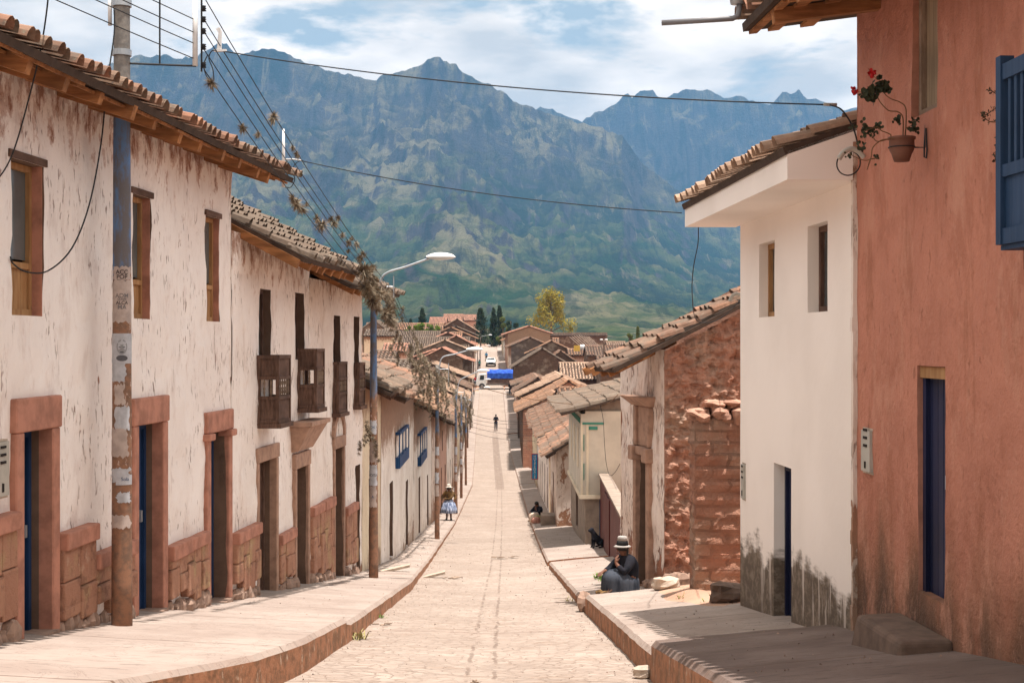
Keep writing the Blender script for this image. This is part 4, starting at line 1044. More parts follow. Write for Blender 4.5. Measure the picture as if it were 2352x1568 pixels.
rk = MB().rock((0, 0, .05), (.22, .35, .30), 7.7, n=10).build('boulder', M['stone'], None, loc=(px(1340, 21.6), 21.62, road_z(21.6) + .10))
tag(rk, 'dark kerb block at the step of the right pavement', 'boulder')

# maroon boundary wall
bw = empty('boundary_wall', (2.66, 42.9, -6.45), math.atan2(-(42.9 - 25.6), 2.42 - 2.66), 'maroon painted garden wall and gate between the ruined house and the cream house', 'garden wall')
lb = math.hypot(17.3, .24)
MB().bx(0, lb, 0, .22, -.2, 2.42).build('wall', M['maroon'], bw)
mg = MB()
for i in range(8): mg.bx(3.0 + i * .3, 3.27 + i * .3, -.03, .0, .35, 2.25)
mg.build('gate', M['maroon'], bw)
MB().bx(-.02, lb + .02, -.05, .27, 2.422, 2.48).build('coping', M['stone_grey'], bw)

# cream house with the bay
R4, UR4, LR4, BR4 = house('cream_house', 'cream two storey house with green trimmed bay and grey tiled roof', G_R, 1, 43.0, 52.5, 2.22, 2.18, -6.35, -2.16, 5.6, .27, .75, M['stone_grey'], M['tile_grey'],
    [('door', 47.5, 48.8, -6.3, -4.75, dict(m='wood_dark'))], cell=.5, amp=.01, pitch=.27, course=.5, seg=4, gable_mat=M['stone_grey'], verge=.35, verge_far=.3, jit=1.6)
z0 = -4.62 - BR4; z1 = -2.20 - BR4
by = MB(); by.bx(1.3, LR4 + .10, -.14, -.01, z0, z1 + .02); by.bx(LR4 + .004, LR4 + .10, -.0098, 1.2, z0, z1 + .1)
by.build('bay', M['cream_wall'], R4)
tr = MB()
tr.bx(1.25, LR4 + .14, -.19, -.142, z0 - .12, z0 - .002); tr.bx(LR4 + .102, LR4 + .16, -.19, .5, z0 - .12, z0 - .002)
for y in (-.15, .02): tr.bx(LR4 + .102, LR4 + .125, y, y + .07, z0, z1 - .25)
tr.build('moulding', M['cream_trim'], R4)
for a_ in ((LR4 + .103, LR4 + .13, -.10, .55, z1 - .30, z1 - .24), (LR4 + .103, LR4 + .128, .09, .36, z1 - .46, z1 - .36), (LR4 + .126, LR4 + .135, -.065, -.04, z0 + .45, z0 + .95), (LR4 + .126, LR4 + .135, -.065, -.04, z1 - 1.1, z1 - .6)): MB().bx(*a_).build('green_trim', M['green_trim'], R4)
for i in range(10): MB().bx(1.6 + i * .8, 2.0 + i * .8, -.165, -.142, z1 - .28, z1 - .12).build('green_trim', M['green_trim'], R4)
MB().bx(LR4 + .004, LR4 + .09, 1.22, 2.3, z0 - 1.0, z1 + .15).build('side_wall', M['cream_trim'], R4)
MB().bx(LR4 + .006, LR4 + .05, .42, .66, .1, z0 - .13).build('door', M['blue_door'], R4)
for i in range(3):
    MB().bx(3.0 + i * 2.2, 3.8 + i * 2.2, -.16, -.142, z0 + .7, z1 - .5).build('window', M['cream_trim'], R4)

# ------------------------------------------------------------------ the rows further down the street
ORD = ['first', 'second', 'third', 'fourth', 'fifth', 'sixth', 'seventh', 'eighth', 'ninth', 'tenth', 'eleventh', 'twelfth', 'thirteenth', 'fourteenth', 'fifteenth', 'sixteenth', 'seventeenth', 'eighteenth', 'nineteenth', 'twentieth']
WN = {'plaster_white': 'streaked white', 'plaster_cream': 'cream', 'plaster_pinkish': 'faded pink', 'plaster_peel': 'peeling whitewashed', 'adobe_brown': 'bare brown adobe', 'adobe_grey': 'grey brown adobe', 'adobe_red': 'red adobe', 'plaster_mid': 'stained white'}
TN = {'tile_old': 'mottled clay tiles', 'tile_orange': 'orange clay tiles', 'tile_grey': 'grey mossy tiles', 'tile_pink': 'pink tiles', 'tile_pale': 'pale clay tiles'}
def auto_holes(side, d0, d1, gz, ez, seed):
    r = random.Random(seed); out = []; n = max(1, int((d1 - d0) / 4.2)); h = ez - gz
    for i in range(n):
        c = d0 + (d1 - d0) * (i + .5) / n + r.uniform(-.3, .3)
        g = (gl if side < 0 else gr)(c)
        out.append(('door', c - .5, c + .45, g + .02, g + 2.0, dict(m=r.choice(['wood_dark', 'wood_dark', 'blue_door', 'wood_grey']), y=.2)))
        if h > 3.9: out.append(('window', c + 1.0, c + 1.7, ez - 1.55, ez - .55, dict(m=r.choice(['wood_dark', 'blue_trim', 'wood_grey']), pane='wood_black', y=.15)))
    return out
def row(side, specs, g):
    for i, (d0, d1, ez, slope, D, ov, wm, tm, gm) in enumerate(specs):
        X0, X1 = (wl, wr)[side > 0](d0), (wl, wr)[side > 0](d1)
        gz = min((gl, gr)[side > 0](d0), (gl, gr)[side > 0](d1)) - .15
        if ez is None: ez = gz + 4.3
        far = d0 > 100
        lab = '%s house with roof of %s, %s down the %s row' % (WN[wm], TN[tm], ORD[i], 'left' if side < 0 else 'right')
        hs = auto_holes(side, d0, d1, gz, ez, d0)
        if side < 0 and i == 1: hs = [h for h in hs if h[0] == 'door']
        if side < 0 and i == 2: hs = [h for h in hs if h[0] == 'door']
        R_, U_, LL_, BB_ = house('terraced_house', lab, g, side, d0, d1 - .03, X0, X1, gz, ez, D, slope, ov, M[wm], M[tm], hs, cell=.5 if not far else 3, amp=.015 if not far else 0,
              pitch=.25 if not far else .34, course=.45 if not far else .7, seg=4 if d0 < 60 else 3, gable_mat=M[gm], verge=.18, jit=1.8, backs=True, rafters=5 if d0 < 60 else 0, wall_top=None)
        if side < 0 and i in (1, 2):
            for (a, b, z0_, z1_) in (((38.3, 42.0, -3.42, -2.44),) if i == 1 else ((47.9, 51.8, -4.2, -3.1),)):
                ua, ub = U_(a), U_(b); s = MB(); y = -.12
                z0_ -= BB_; z1_ -= BB_
                s.bx(ua, ub, y, y + .1, z0_, z0_ + .30); s.bx(ua, ub, y, y + .1, z1_ - .08, z1_)
                for k_ in range(4): s.bx(ua + (ub - ua) * k_ / 3 - .035, ua + (ub - ua) * k_ / 3 + .035, y, y + .03, z0_ + .3, z1_ - .08)
                s.bx(ua - .04, ua + .0, y + .031, .02, z0_, z0_ + .3)
                s.bx(ua - .04, ua + .0, y + .031, .02, z1_ - .08, z1_)
                w = s.build('shuttered_window', M['blue_trim'], R_)
                MB().bx(ua + .05, ub - .05, -.015, -.004, z0_ + .3, z1_ - .08).build('pane', M['plaster_white'], w)
        HOUSES.append(R_)
row(-1, [(29.33, 33.7, -1.07, .50, 4.4, .62, 'plaster_cream', 'tile_grey', 'plaster_pinkish'), (33.75, 46, -1.37, .40, 5.4, .62, 'plaster_white', 'tile_old', 'plaster_pinkish'),
         (46, 57, -2.2, .40, 5.6, .6, 'plaster_white', 'tile_orange', 'adobe_brown'), (57, 64, -3.05, .42, 5.4, .55, 'plaster_peel', 'tile_old', 'adobe_brown'),
         (64, 75, -3.7, .5, 7, .55, 'plaster_pinkish', 'tile_old', 'adobe_brown'), (75, 86, -4.4, .45, 6, .5, 'plaster_white', 'tile_orange', 'adobe_brown'),
         (86, 97, -5.0, .5, 7, .5, 'plaster_peel', 'tile_pale', 'adobe_grey'), (100, 113, -5.7, .5, 7, .5, 'plaster_cream', 'tile_orange', 'adobe_brown'),
         (113, 128, -5.6, .45, 8, .5, 'plaster_white', 'tile_old', 'adobe_brown'), (128, 144, -5.2, .42, 8, .5, 'adobe_brown', 'tile_pale', 'adobe_brown'),
         (147, 163, -4.9, .42, 8, .5, 'plaster_pinkish', 'tile_old', 'adobe_brown'), (163, 180, -4.3, .38, 8.5, .5, 'plaster_cream', 'tile_pale', 'adobe_brown'),
         (182, 196, -2.6, .35, 8.4, .5, 'adobe_brown', 'tile_pink', 'adobe_brown'), (208, 224, -1.6, .4, 8, .5, 'plaster_white', 'tile_pale', 'adobe_grey'),
         (225, 243, -.4, .4, 8, .5, 'plaster_pinkish', 'tile_pink', 'adobe_brown'), (244, 262, .5, .42, 8, .5, 'plaster_cream', 'tile_orange', 'adobe_grey'),
         (263, 286, 1.1, .42, 7, .5, 'plaster_white', 'tile_grey', 'adobe_brown'), (290, 310, 2.0, .6, 7.5, .6, 'adobe_brown', 'tile_pale', 'adobe_brown')], G_L)
row(1, [(54, 62, -4.35, .62, 4.2, .45, 'plaster_peel', 'tile_old', 'plaster_peel'), (64, 89, -4.35, .42, 6.2, .5, 'plaster_white', 'tile_old', 'plaster_cream'),
        (90, 108, -5.5, .45, 6, .4, 'plaster_cream', 'tile_old', 'adobe_brown'), (111, 128, -5.55, .48, 5, .5, 'adobe_brown', 'tile_orange', 'adobe_red'),
        (130, 148, -5.1, .46, 7.6, .35, 'adobe_brown', 'tile_pale', 'adobe_brown'), (150, 166, -5.7, .35, 5, .5, 'plaster_pinkish', 'tile_old', 'adobe_brown'), (167, 184, -5.2, .35, 5, .5, 'plaster_peel', 'tile_old', 'adobe_brown'),
        (186, 196.5, -3.45, .62, 7.4, .4, 'adobe_brown', 'tile_grey', 'adobe_brown'), (208, 230, -.8, .42, 5.6, .5, 'plaster_peel', 'tile_old', 'adobe_grey'),
        (234, 258, 1.2, .32, 7.0, .6, 'plaster_pinkish', 'tile_pink', 'plaster_cream'), (262, 282, .2, .4, 7, .5, 'plaster_white', 'tile_orange', 'adobe_brown'), (283, 305, 1.0, .4, 7, .5, 'plaster_cream', 'tile_old', 'adobe_brown')], G_R)

# roofs of the town behind the two rows, each house where it stands
def town(label, x0, x1, yr, ye, d, dep, wm, tm, ori='x', drop=4.5):
    if ori == 'x':          # ridge across the view, slope towards us
        run = dep / 2 + .4; ez = pz(ye, d); rzv = pz(yr, d + run); sl = max(.12, (rzv - ez) / run)
        h, _, _, _ = house('town_house', label, 'houses of the town behind the street rows', -1, d + .4, d + .4001, px(x0, d) + .2, px(x1, d) - .2, ez - drop, ez, dep, sl, .4, M[wm], M[tm], (), cell=4, pitch=.34, course=.8, seg=3, jit=1.4, backs=False)
    else:                   # gable towards us
        xa = (x0 + x1) / 2; w = px(x1, d) - px(x0, d); run = w / 2; ez = pz(ye, d); sl = (pz(yr, d) - ez) / run
        h, _, _, _ = house('town_house', label, 'houses of the town behind the street rows', 1, d, d + dep, px(x0, d) + .4, px(x0, d) + .4, ez - drop, ez, w - .8, sl, .4, M[wm], M[tm], (), cell=4, pitch=.34, course=.8, seg=3, jit=1.4)
    HOUSES.append(h)
T = [('low house with red and grey striped tile roof behind the first blue pole', 832, 908, 758, 772, 185, 7, 'plaster_cream', 'tile_grey', 'x'),
 ('brown gabled house at the far left of the town', 826, 890, 735, 760, 215, 10, 'adobe_brown', 'tile_grey', 'g'),
 ('long low house with orange ribbed roof below the pink hipped roofs', 912, 1018, 743, 758, 262, 8, 'plaster_cream', 'tile_orange', 'x'),
 ('wide grey roofed house in the middle of the left town', 866, 1010, 761, 789, 226, 10, 'adobe_brown', 'tile_grey', 'x'),
 ('narrow red striped roof beside the hanging air plants', 874, 936, 790, 808, 166, 7, 'plaster_pinkish', 'tile_pink', 'x'),
 ('grey tiled house sloping to the street below the wide grey roof', 925, 1078, 775, 818, 208, 13, 'plaster_cream', 'tile_grey', 'x'),
 ('dark roofed house low at the left behind the terrace', 838, 905, 806, 832, 128, 8, 'adobe_grey', 'tile_old', 'x'),
 ('small pale roofed house above the left row with orange front', 1018, 1062, 764, 778, 238, 6, 'plaster_cream', 'tile_orange', 'x'),
 ('brown gabled house halfway up the left row of roofs', 1006, 1090, 771, 793, 212, 10, 'adobe_brown', 'tile_pink', 'g'),
 ('pink hipped house highest on the left skyline', 1016, 1062, 722, 738, 392, 12, 'plaster_pinkish', 'tile_pink', 'x'),
 ('pink roofed house left of the highest hipped roof', 984, 1026, 729, 742, 372, 10, 'plaster_pinkish', 'tile_pink', 'x'),
 ('pink roofed house right of the highest hipped roof', 1056, 1094, 723, 736, 410, 10, 'plaster_pinkish', 'tile_pink', 'x'),
 ('low grey roofed house among the shrubs at the left of the town', 836, 932, 742, 757, 285, 8, 'adobe_brown', 'tile_old', 'x'),
 ('house with pink striped eave strip beneath the brown barn', 1166, 1264, 773, 781, 246, 5, 'plaster_pinkish', 'tile_pink', 'x'),
 ('long dark brown barn across the right skyline', 1216, 1397, 765, 771, 300, 6, 'adobe_brown', 'adobe_brown', 'x'),
 ('short ribbed roof with upright orange tiles below the barn', 1262, 1286, 777, 792, 232, 6, 'plaster_cream', 'tile_orange', 'x'),
 ('broad ribbed roof of the right town below the barn end', 1346, 1432, 795, 817, 182, 9, 'adobe_brown', 'tile_old', 'x'),
 ('pale low roof at the right end of the barn', 1393, 1440, 785, 793, 225, 6, 'adobe_grey', 'tile_pale', 'x'),
 ('orange ribbed roof with water tank beside it', 1304, 1350, 802, 816, 200, 7, 'plaster_pinkish', 'tile_orange', 'x'),
 ('long ribbed roof right of the big brown gable', 1286, 1382, 834, 872, 158, 11, 'adobe_brown', 'tile_pale', 'x'),
 ('brown gable with tumbled red stones right of the lorry', 1200, 1376, 806, 868, 188, 10, 'adobe_brown', 'tile_old', 'g'),
 ('house with sunlit pale ridge behind the big brown gable', 1206, 1328, 783, 812, 205, 12, 'adobe_brown', 'tile_orange', 'g'),
 ('grey roofed gable low above the right row', 1180, 1290, 868, 900, 140, 10, 'adobe_brown', 'tile_old', 'g'),
 ('brown gabled house beside the cream bay house roof', 1262, 1350, 875, 900, 118, 10, 'adobe_red', 'tile_orange', 'g'),
 ('ribbed roof behind the grey tiles of the cream house', 1280, 1372, 893, 908, 100, 6, 'adobe_brown', 'tile_orange', 'x'),
 ('brown roofed house behind the ruined gable', 1376, 1470, 818, 850, 150, 12, 'adobe_brown', 'tile_old', 'x'),
 ('weathered gabled house left of the sloping pink roofs', 960, 1070, 799, 826, 178, 10, 'adobe_brown', 'tile_pink', 'g'),
 ('low house with mossy roof right behind the blue pole', 870, 940, 828, 856, 100, 8, 'adobe_brown', 'tile_grey', 'x')]
for (lab, x0, x1, yr, ye, d, dep, wm, tm, ori) in T: town(lab, x0, x1, yr, ye, d, dep, wm, tm, ori)
# ------------------------------------------------------------------ poles, lamps, cables
def cable(name, label, pts, r=.006, sag=0, group='cables strung over the street', n=14, mat='wire', cat='cable'):
    out = []
    for a, b in zip(pts[:-1], pts[1:]):
        a, b = Vector(a), Vector(b)
        for i in range(n):
            t_ = i / n; p = a.lerp(b, t_); p.z -= sag * 4 * t_ * (1 - t_); out.append(p)
    out.append(Vector(pts[-1]))
    o = MB().tube(out, r, 5).build(name, M[mat], None, smooth=True); tag(o, label, cat, group); return o, out
def smooth_path(pts, n=6):
    pts = [Vector(p) for p in pts]; P_ = [pts[0]] + pts + [pts[-1]]; out = []
    for i in range(1, len(P_) - 2):
        for k_ in range(n):
            u = k_ / n; a, b, c, d = P_[i-1], P_[i], P_[i+1], P_[i+2]
            out.append(.5 * ((2*b) + (c-a)*u + (2*a-5*b+4*c-d)*u*u + (3*b-3*c+d-a)*u**3))
    out.append(pts[-1]); return out
def make_pole(loc, top, r0, r1, label, mat='pole', group='poles along the left pavement'):
    e = empty('utility_pole', loc, 0, label, 'utility pole', group); h = top - loc[2]
    n = 14; mb = MB()
    mb.tube([(0, 0, -.1 + (h + .1) * i / n) for i in range(n + 1)], [r0 + (r1 - r0) * i / n for i in range(n + 1)], 18)
    mb.build('shaft', M[mat], e, smooth=True)
    return e, h
def lamp(par, x0, z0, arm, rise, s=1.0, drop=.0):
    a = MB().tube(smooth_path([(x0, 0, z0 - .45), (x0 + .01, 0, z0 - .05), (x0 + .12 * s, 0, z0 + rise * .45 + .08), (x0 + arm * .55, 0, z0 + rise * .8 + .05), (x0 + arm, 0, z0 + rise + .1)], 5), .021, 8).build('lamp_arm', M['steel'], par, smooth=True)
    hd = MB(); cx = x0 + arm + .22 * s; cz = z0 + rise + .13
    prof = []
    N = 10
    for i in range(N + 1):
        t_ = i / N; w = math.sin(math.pi * min(1, max(.02, t_))) ** .5; prof.append((cx - .27 * s + .54 * s * t_, w))
    base = len(hd.v)
    for (x, w) in prof:
        for k_ in range(8):
            an = math.pi * k_ / 7; hd.v.append((x, math.cos(an) * .11 * s * w, cz + math.sin(an) * .085 * s * w))
    for i in range(N):
        for k_ in range(7): hd.f.append((base + i*8 + k_, base + i*8 + k_ + 1, base + (i+1)*8 + k_ + 1, base + (i+1)*8 + k_)); hd.m.append(0)
    hd.build('lamp_head', M['white_plastic'], par, smooth=True)
    gl_ = MB(); base = 0
    for (x, w) in prof:
        for k_ in range(6):
            an = -math.pi * k_ / 5; gl_.v.append((x, math.cos(an) * .10 * s * w, cz - .004 + math.sin(an) * .05 * s * w))
    for i in range(N):
        for k_ in range(5): gl_.f.append((i*6 + k_, (i+1)*6 + k_, (i+1)*6 + k_ + 1, i*6 + k_ + 1)); gl_.m.append(0)
    gl_.build('lamp_cover', M['lamp_glass'], par, smooth=True)
p1x = px(280, 14.3)
pole1, h1 = make_pole((p1x, 14.3, gl(14.3, -3.93)), 4.6, .105, .074, 'thick poster covered concrete pole on the near left pavement in front of the red plinth')
def on_pole(par, zc, w_ang, hh, r, mat, name='poster', ragged=0, seed=0, base_ang=-math.pi / 2):
    mb = MB(); n, m = 14, 14; rr_ = random.Random(seed)
    for j in range(m + 1):
        wl_ = w_ang * (1 + .22 * ragged * mn.noise(Vector((j * .35, seed * 3.7, 0))))
        for i in range(n + 1):
            an = base_ang - wl_ / 2 + wl_ * i / n; z = zc - hh / 2 + hh * j / m
            if ragged and j in (0, 1, m - 1, m): z += .035 * mn.noise(Vector((i * .5, seed, j)))
            an += .10 * ragged * mn.noise(Vector((z * 14, seed * 1.7, 2)))
            mb.v.append((r * math.cos(an), r * math.sin(an), z))
    for j in range(m):
        for i in range(n): mb.f.append((j*(n+1)+i, j*(n+1)+i+1, (j+1)*(n+1)+i+1, (j+1)*(n+1)+i)); mb.m.append(0)
    return mb.build(name, mat, par)
def bent_text(par, body, size, zc, r, mat, base_ang=-math.pi / 2, bold=.0):
    cu = bpy.data.curves.new('t', 'FONT'); cu.body = body; cu.size = size; cu.align_x = 'CENTER'; cu.align_y = 'CENTER'; cu.offset = bold; cu.space_line = .8
    ob = bpy.data.objects.new('t', cu); COL.objects.link(ob); dg = bpy.context.evaluated_depsgraph_get()
    me = bpy.data.meshes.new_from_object(ob.evaluated_get(dg)); bpy.data.objects.remove(ob)
    for v in me.vertices:
        an = base_ang + v.co.x / r; v.co = Vector((r * math.cos(an), r * math.sin(an), zc + v.co.y))
    me.materials.clear(); me.materials.append(mat); o = bpy.data.objects.new('lettering', me); COL.objects.link(o); o.parent = par; return o
zz = lambda y: pz(y, 14.3) - gl(14.3, -3.93)
rad = lambda z: .105 - .031 * z / h1 + .004
FA = math.atan2(-14.3, -p1x)            # the side of the pole that looks at the street mouth
ps = on_pole(pole1, zz(628), 2.2, .13, rad(zz(628)), M['paper'], base_ang=FA, ragged=1, seed=1); bent_text(ps, 'ACC', .060, zz(626), rad(zz(626)) + .003, M['ink'], FA, .0012); bent_text(ps, 'POP', .060, zz(637), rad(zz(637)) + .003, M['ink'], FA, .0012)
ps = on_pole(pole1, zz(692), 2.4, .42, rad(zz(692)), M['paper'], base_ang=FA, ragged=1, seed=2)
for tx, yy, sz, m_ in (('ADM', 680, .062, 'ink_soft'), ('QUISPE', 688, .028, 'ink_soft'), ('ALCA', 696, .048, 'ink'), ('MA', 706, .062, 'ink_soft')): bent_text(ps, tx, sz, zz(yy), rad(zz(yy)) + .003, M[m_], FA, .0006)
ps = on_pole(pole1, zz(800), 2.6, .30, rad(zz(800)) + .001, M['paper_white'], base_ang=FA, ragged=0, seed=3)
# grey printed portrait: head, cap and shoulders as printed shapes
def disc(par, cx, cz, rx, rz, r, mat, name='print', n=14):
    mb = MB(); vs = [(r * math.cos(FA + cx / r), r * math.sin(FA + cx / r), cz)]
    for k_ in range(n):
        a_ = 2 * math.pi * k_ / n; x = cx + rx * math.cos(a_); vs.append((r * math.cos(FA + x / r), r * math.sin(FA + x / r), cz + rz * math.sin(a_)))
    mb.add(vs, [(0, 1 + k_, 1 + (k_ + 1) % n) for k_ in range(n)]); return mb.build(name, mat, par)
rr0 = rad(zz(800))
grey1 = flat('printed_grey', (.28, .28, .29), .9, .2); grey2 = flat('printed_dark_grey', (.10, .10, .11), .9, .2)
disc(ps, .0, zz(796), .055, .075, rr0 + .003, grey1); disc(ps, .0, zz(782), .058, .040, rr0 + .0045, M['paper_white'])
for dx, dy, rx_, rz_ in ((-.02, 797, .012, .005), (.02, 797, .012, .005), (.0, 808, .022, .006), (.0, 822, .06, .03)): disc(ps, dx, zz(dy), rx_, rz_, rr0 + .006, grey2)
for (y, w, h_, s_) in ((850, 1.6, .22, 4), (905, 1.2, .20, 5), (960, 1.5, .24, 6), (1015, 2.0, .28, 7), (1090, 2.2, .14, 8), (1140, 1.4, .10, 10), (1195, 2.1, .13, 9)):
    on_pole(pole1, zz(y), w, h_, rad(zz(y)), M['paper' if s_ % 2 else 'paper_white'], ragged=2.2, seed=s_, base_ang=FA + random.uniform(-.5, .5))
ps = on_pole(pole1, zz(1100), 1.8, .10, rad(zz(1100)) + .002, M['paper_white'], base_ang=FA + .3); bent_text(ps, 'Sola', .05, zz(1098), rad(zz(1100)) + .005, M['blue_trim'], FA + .3)
for y, hh in ((122, .06), (8, .07)):
    MB().lathe([(.092, -hh / 2), (.096, -hh / 2), (.096, hh / 2), (.092, hh / 2)], (0, 0, zz(y)), 18).build('clamp_band', M['steel'], pole1)
MB().tube([(-.115, -.02, zz(60)), (-.115, -.02, zz(-20))], .02, 8).build('conduit', M['white_plastic'], pole1, smooth=True)
# rack arm off the first pole
rk_x = px(455, 14.3) - p1x
ar = MB(); ar.tube([(.07, 0, zz(146)), (rk_x - .02, 0, zz(152))], .011, 6); ar.tube([(px(367, 14.3) - p1x, 0, zz(150)), (px(367, 14.3) - p1x, 0, zz(-10))], .009, 6)
ar.tube([(rk_x + .035, 0, zz(165)), (rk_x + .035, 0, zz(-20))], .010, 6); ar.build('bracket', M['wire'], pole1)
MB().tube([(rk_x - .03, 0, zz(152)), (rk_x - .03, 0, zz(-20))], .026, 10).build('cover', M['white_plastic'], pole1, smooth=True)
for y in (20, 45, 72, 108, 150):
    MB().lathe([(.012, -.03), (.03, -.025), (.018, -.008), (.03, .0), (.018, .012), (.028, .025), (.01, .03)], (rk_x + .055, 0, zz(y)), 9).build('insulator', M['black'], pole1, smooth=True)
LABN = ['topmost', 'second', 'third', 'fourth', 'lowest']
A0 = px(455, 14.3) + .06
R2X, R2D = px(908, 27), 27.0
R3X, R3D = px(1016, 47.3) + .1, 47.3
wire_pts = []
for i, (ya, yb, yc) in enumerate(((-6, 676, 846), (45, 690, 853), (73, 704, 860), (114, 718, 868), (160, 733, 876))):
    a = (A0, 14.3, pz(ya, 14.3)); b = (R2X, R2D, pz(yb, 27)); c = (R3X, R3D, pz(yc, 47.3))
    o_, w1 = cable('power_cable', '%s of the five cables running from the near pole rack to the blue pole' % LABN[i], [a, b], .0055, .16)
    o_, w2 = cable('power_cable', '%s of the five cables loaded with air plants from first to second blue pole' % LABN[i], [b, c], .0055, .35)
    wire_pts.append((w1, w2))
    if i:
        cable('power_cable', '%s cable climbing out of the top left corner to the near pole rack' % LABN[i], [(A0 - .1, 14.3, pz((45, 75, 100, 135)[i-1], 14.3)), (-6.2, 3.8, pz((45, 75, 100, 135)[i-1], 14.3) + .5)], .0055, .1)
# poles further down
PO = [(858, 27.0, 640, .092, .056, 1), (1004, 47.3, 837, .085, .05, 1), (1047, 65, 893, .085, .05, 1), (1059.5, 79, 905, .08, .05, 0), (1070, 96, 912, .08, .05, 0), (1069, 112, 925, .08, .05, 0), (1074, 131, 915, .08, .05, 0), (1080, 150, 900, .09, .05, 1), (1084, 172, 880, .09, .05, 1), (1088, 192, 860, .09, .05, 1), (1093, 215, 830, .1, .05, 1), (1097, 238, 800, .1, .05, 1), (1103, 262, 775, .1, .05, 1)]
ARM = [(.98, .18), (.95, .12), (.95, .45), 0, 0, 0, 0, (1.4, .1), (1.6, .1), (1.5, .15), (1.6, .1), (1.5, .1), (1.5, .1)]
POLES = []
for i, (x, d, yt, r0, r1, lm) in enumerate(PO):
    X = px(x, d); g = road_z(d) + hl(d)
    e, h = make_pole((X, d, g), pz(yt, d), r0, r1, '%s with %s, %s beyond the near poster pole' % ('blue and brown pole' if i < 5 else 'slim concrete pole', 'street lamp arm' if lm else 'bare top', ORD[i]), 'pole' if i < 8 else 'pole_plain')
    if lm: 
        lamp(e, .07, h + (.0 if i else -.25), ARM[i][0] * (1 if i < 7 else 1), ARM[i][1] + (.35 if i == 0 else .25), 1.05 if i < 3 else 1.3)
    POLES.append((X, d, g, h, e))
    if i < 8:
        rk_ = MB(); rk_.tube([(.08, 0, h - .15), (.38, 0, h - .15)], .010, 5); rk_.tube([(.38, 0, h - .75), (.38, 0, h + .05)], .012, 6); rk_.build('bracket', M['steel'], e)
    if i < 4:
        for k_ in range(4):
            z = h * (.28 + .075 * k_) + random.uniform(-.05, .05)
            q = on_pole(e, z, random.uniform(1.6, 2.6), random.uniform(.25, .42), r0 - (r0 - r1) * z / h + .005, M['paper_white' if k_ % 2 else 'paper'], ragged=1.6, seed=i * 7 + k_, base_ang=-math.pi / 2 - .1)
            if i == 0:
                for m_ in range(2): disc_r = r0 - (r0 - r1) * z / h + .009
                bent_text(q, ('A', 'VOTA', 'SI', 'OK')[k_], .07, z, disc_r, M[('blue_trim', 'ink', 'ink_soft', 'blue_trim')[k_]], -math.pi / 2 - .1)
for k_ in range(2, 12):
    a, b = POLES[k_ - 1], POLES[k_]
    for j, off in enumerate((-.05, -.4)):
        cable('power_cable', '%s cable between the %s and %s poles after the near poster pole' % (('upper', 'lower')[j], ORD[k_ - 1], ORD[k_]), [(a[0] + .38, a[1], a[2] + a[3] + off), (b[0] + .38, b[1], b[2] + b[3] + off)], .008 if k_ < 5 else .012, .3, n=8)
# clamp and drops
cl = empty('cable_clamp', (px(500, 14.9), 14.9, pz(115, 14.9)), 0, 'white plastic cable clamp hanging on the upper cables against the mountain', 'cable clamp', None)
k = 14.9 / F
MB().add([(-2*k-.0, -.01, 0), (8*k, -.01, 0), (9*k, -.01, 44*k), (4*k, -.01, 52*k), (-4*k, -.01, 48*k), (2*k, -.01, 38*k), (-2*k, .02, 0), (8*k, .02, 0), (9*k, .02, 44*k), (4*k, .02, 52*k), (-4*k, .02, 48*k), (2*k, .02, 38*k)],
         [(0,1,2,3,4,5), (11,10,9,8,7,6), (0,6,7,1), (1,7,8,2), (2,8,9,3), (3,9,10,4), (4,10,11,5), (5,11,6,0)]).build('hook', M['white_plastic'], cl)
MB().bx(-8*k, 20*k, -.02, .02, -4*k, 1*k).build('plate', M['white_plastic'], cl)
cable('drop_cable', 'long cable from the white clamp across the sky to the terracotta house', [(px(512, 14.9), 14.9, pz(118, 14.9)), (px(1904, 12.1), 12.1, pz(241, 12.1))], .0065, .10, n=30)
cable('drop_cable', 'lower long cable from the white mast across the mountain to the white house eave', [(px(690, 19.9), 19.9, pz(369, 19.9)), (px(1566, 17.3), 17.3, pz(489, 17.3))], .0065, .10, n=30)
lp = [(478, 125), (468, 150), (476, 178), (490, 186), (489, 160), (480, 135), (486, 118), (498, 116)]
o_ = MB().tube(smooth_path([(px(x, 14.7), 14.7, pz(y, 14.7)) for x, y in lp]), .006, 6).build('cable_loop', M['wire'], None, smooth=True); tag(o_, 'slack black cable loop below the near pole rack', 'cable')
ms = empty('cable_mast', (px(651, 19.85), 19.85, pz(425, 19.85)), 0, 'white conduit mast on the far eave end of the large whitewashed house', 'cable mast')
MB().tube([(0, 0, -.03), (0, 0, .5), (0, 0, .78)], [.026, .022, .016], 9).build('mast', M['white_plastic'], ms, smooth=True)
MB().tube([(0, 0, .36), (.13, 0, .36), (.25, 0, .345)], .010, 6).build('arm', M['white_plastic'], ms, smooth=True)
lp = [(690, 369), (677, 378), (672, 395), (677, 412), (668, 430), (655, 430)]
o_ = MB().tube(smooth_path([(px(x, 19.8), 19.8, pz(y, 19.8)) for x, y in lp]), .006, 6).build('cable_loop', M['wire'], None, smooth=True); tag(o_, 'small cable loop hanging by the white conduit mast', 'cable')
lp = [(262, 20, 14.0), (262, 80, 14), (245, 200, 13.9), (232, 330, 13.8), (205, 470, 13.5), (165, 570, 13.1), (110, 622, 12.8), (60, 624, 12.6), (30, 605, 12.4), (24, 590, 12.3)]
o_ = MB().tube(smooth_path([(px(x, d), d, pz(y, d)) for x, y, d in lp]), .0075, 6).build('drop_cable', M['wire'], None, smooth=True); tag(o_, 'black cable looping from the near pole down across the white wall', 'cable', 'cables strung over the street')
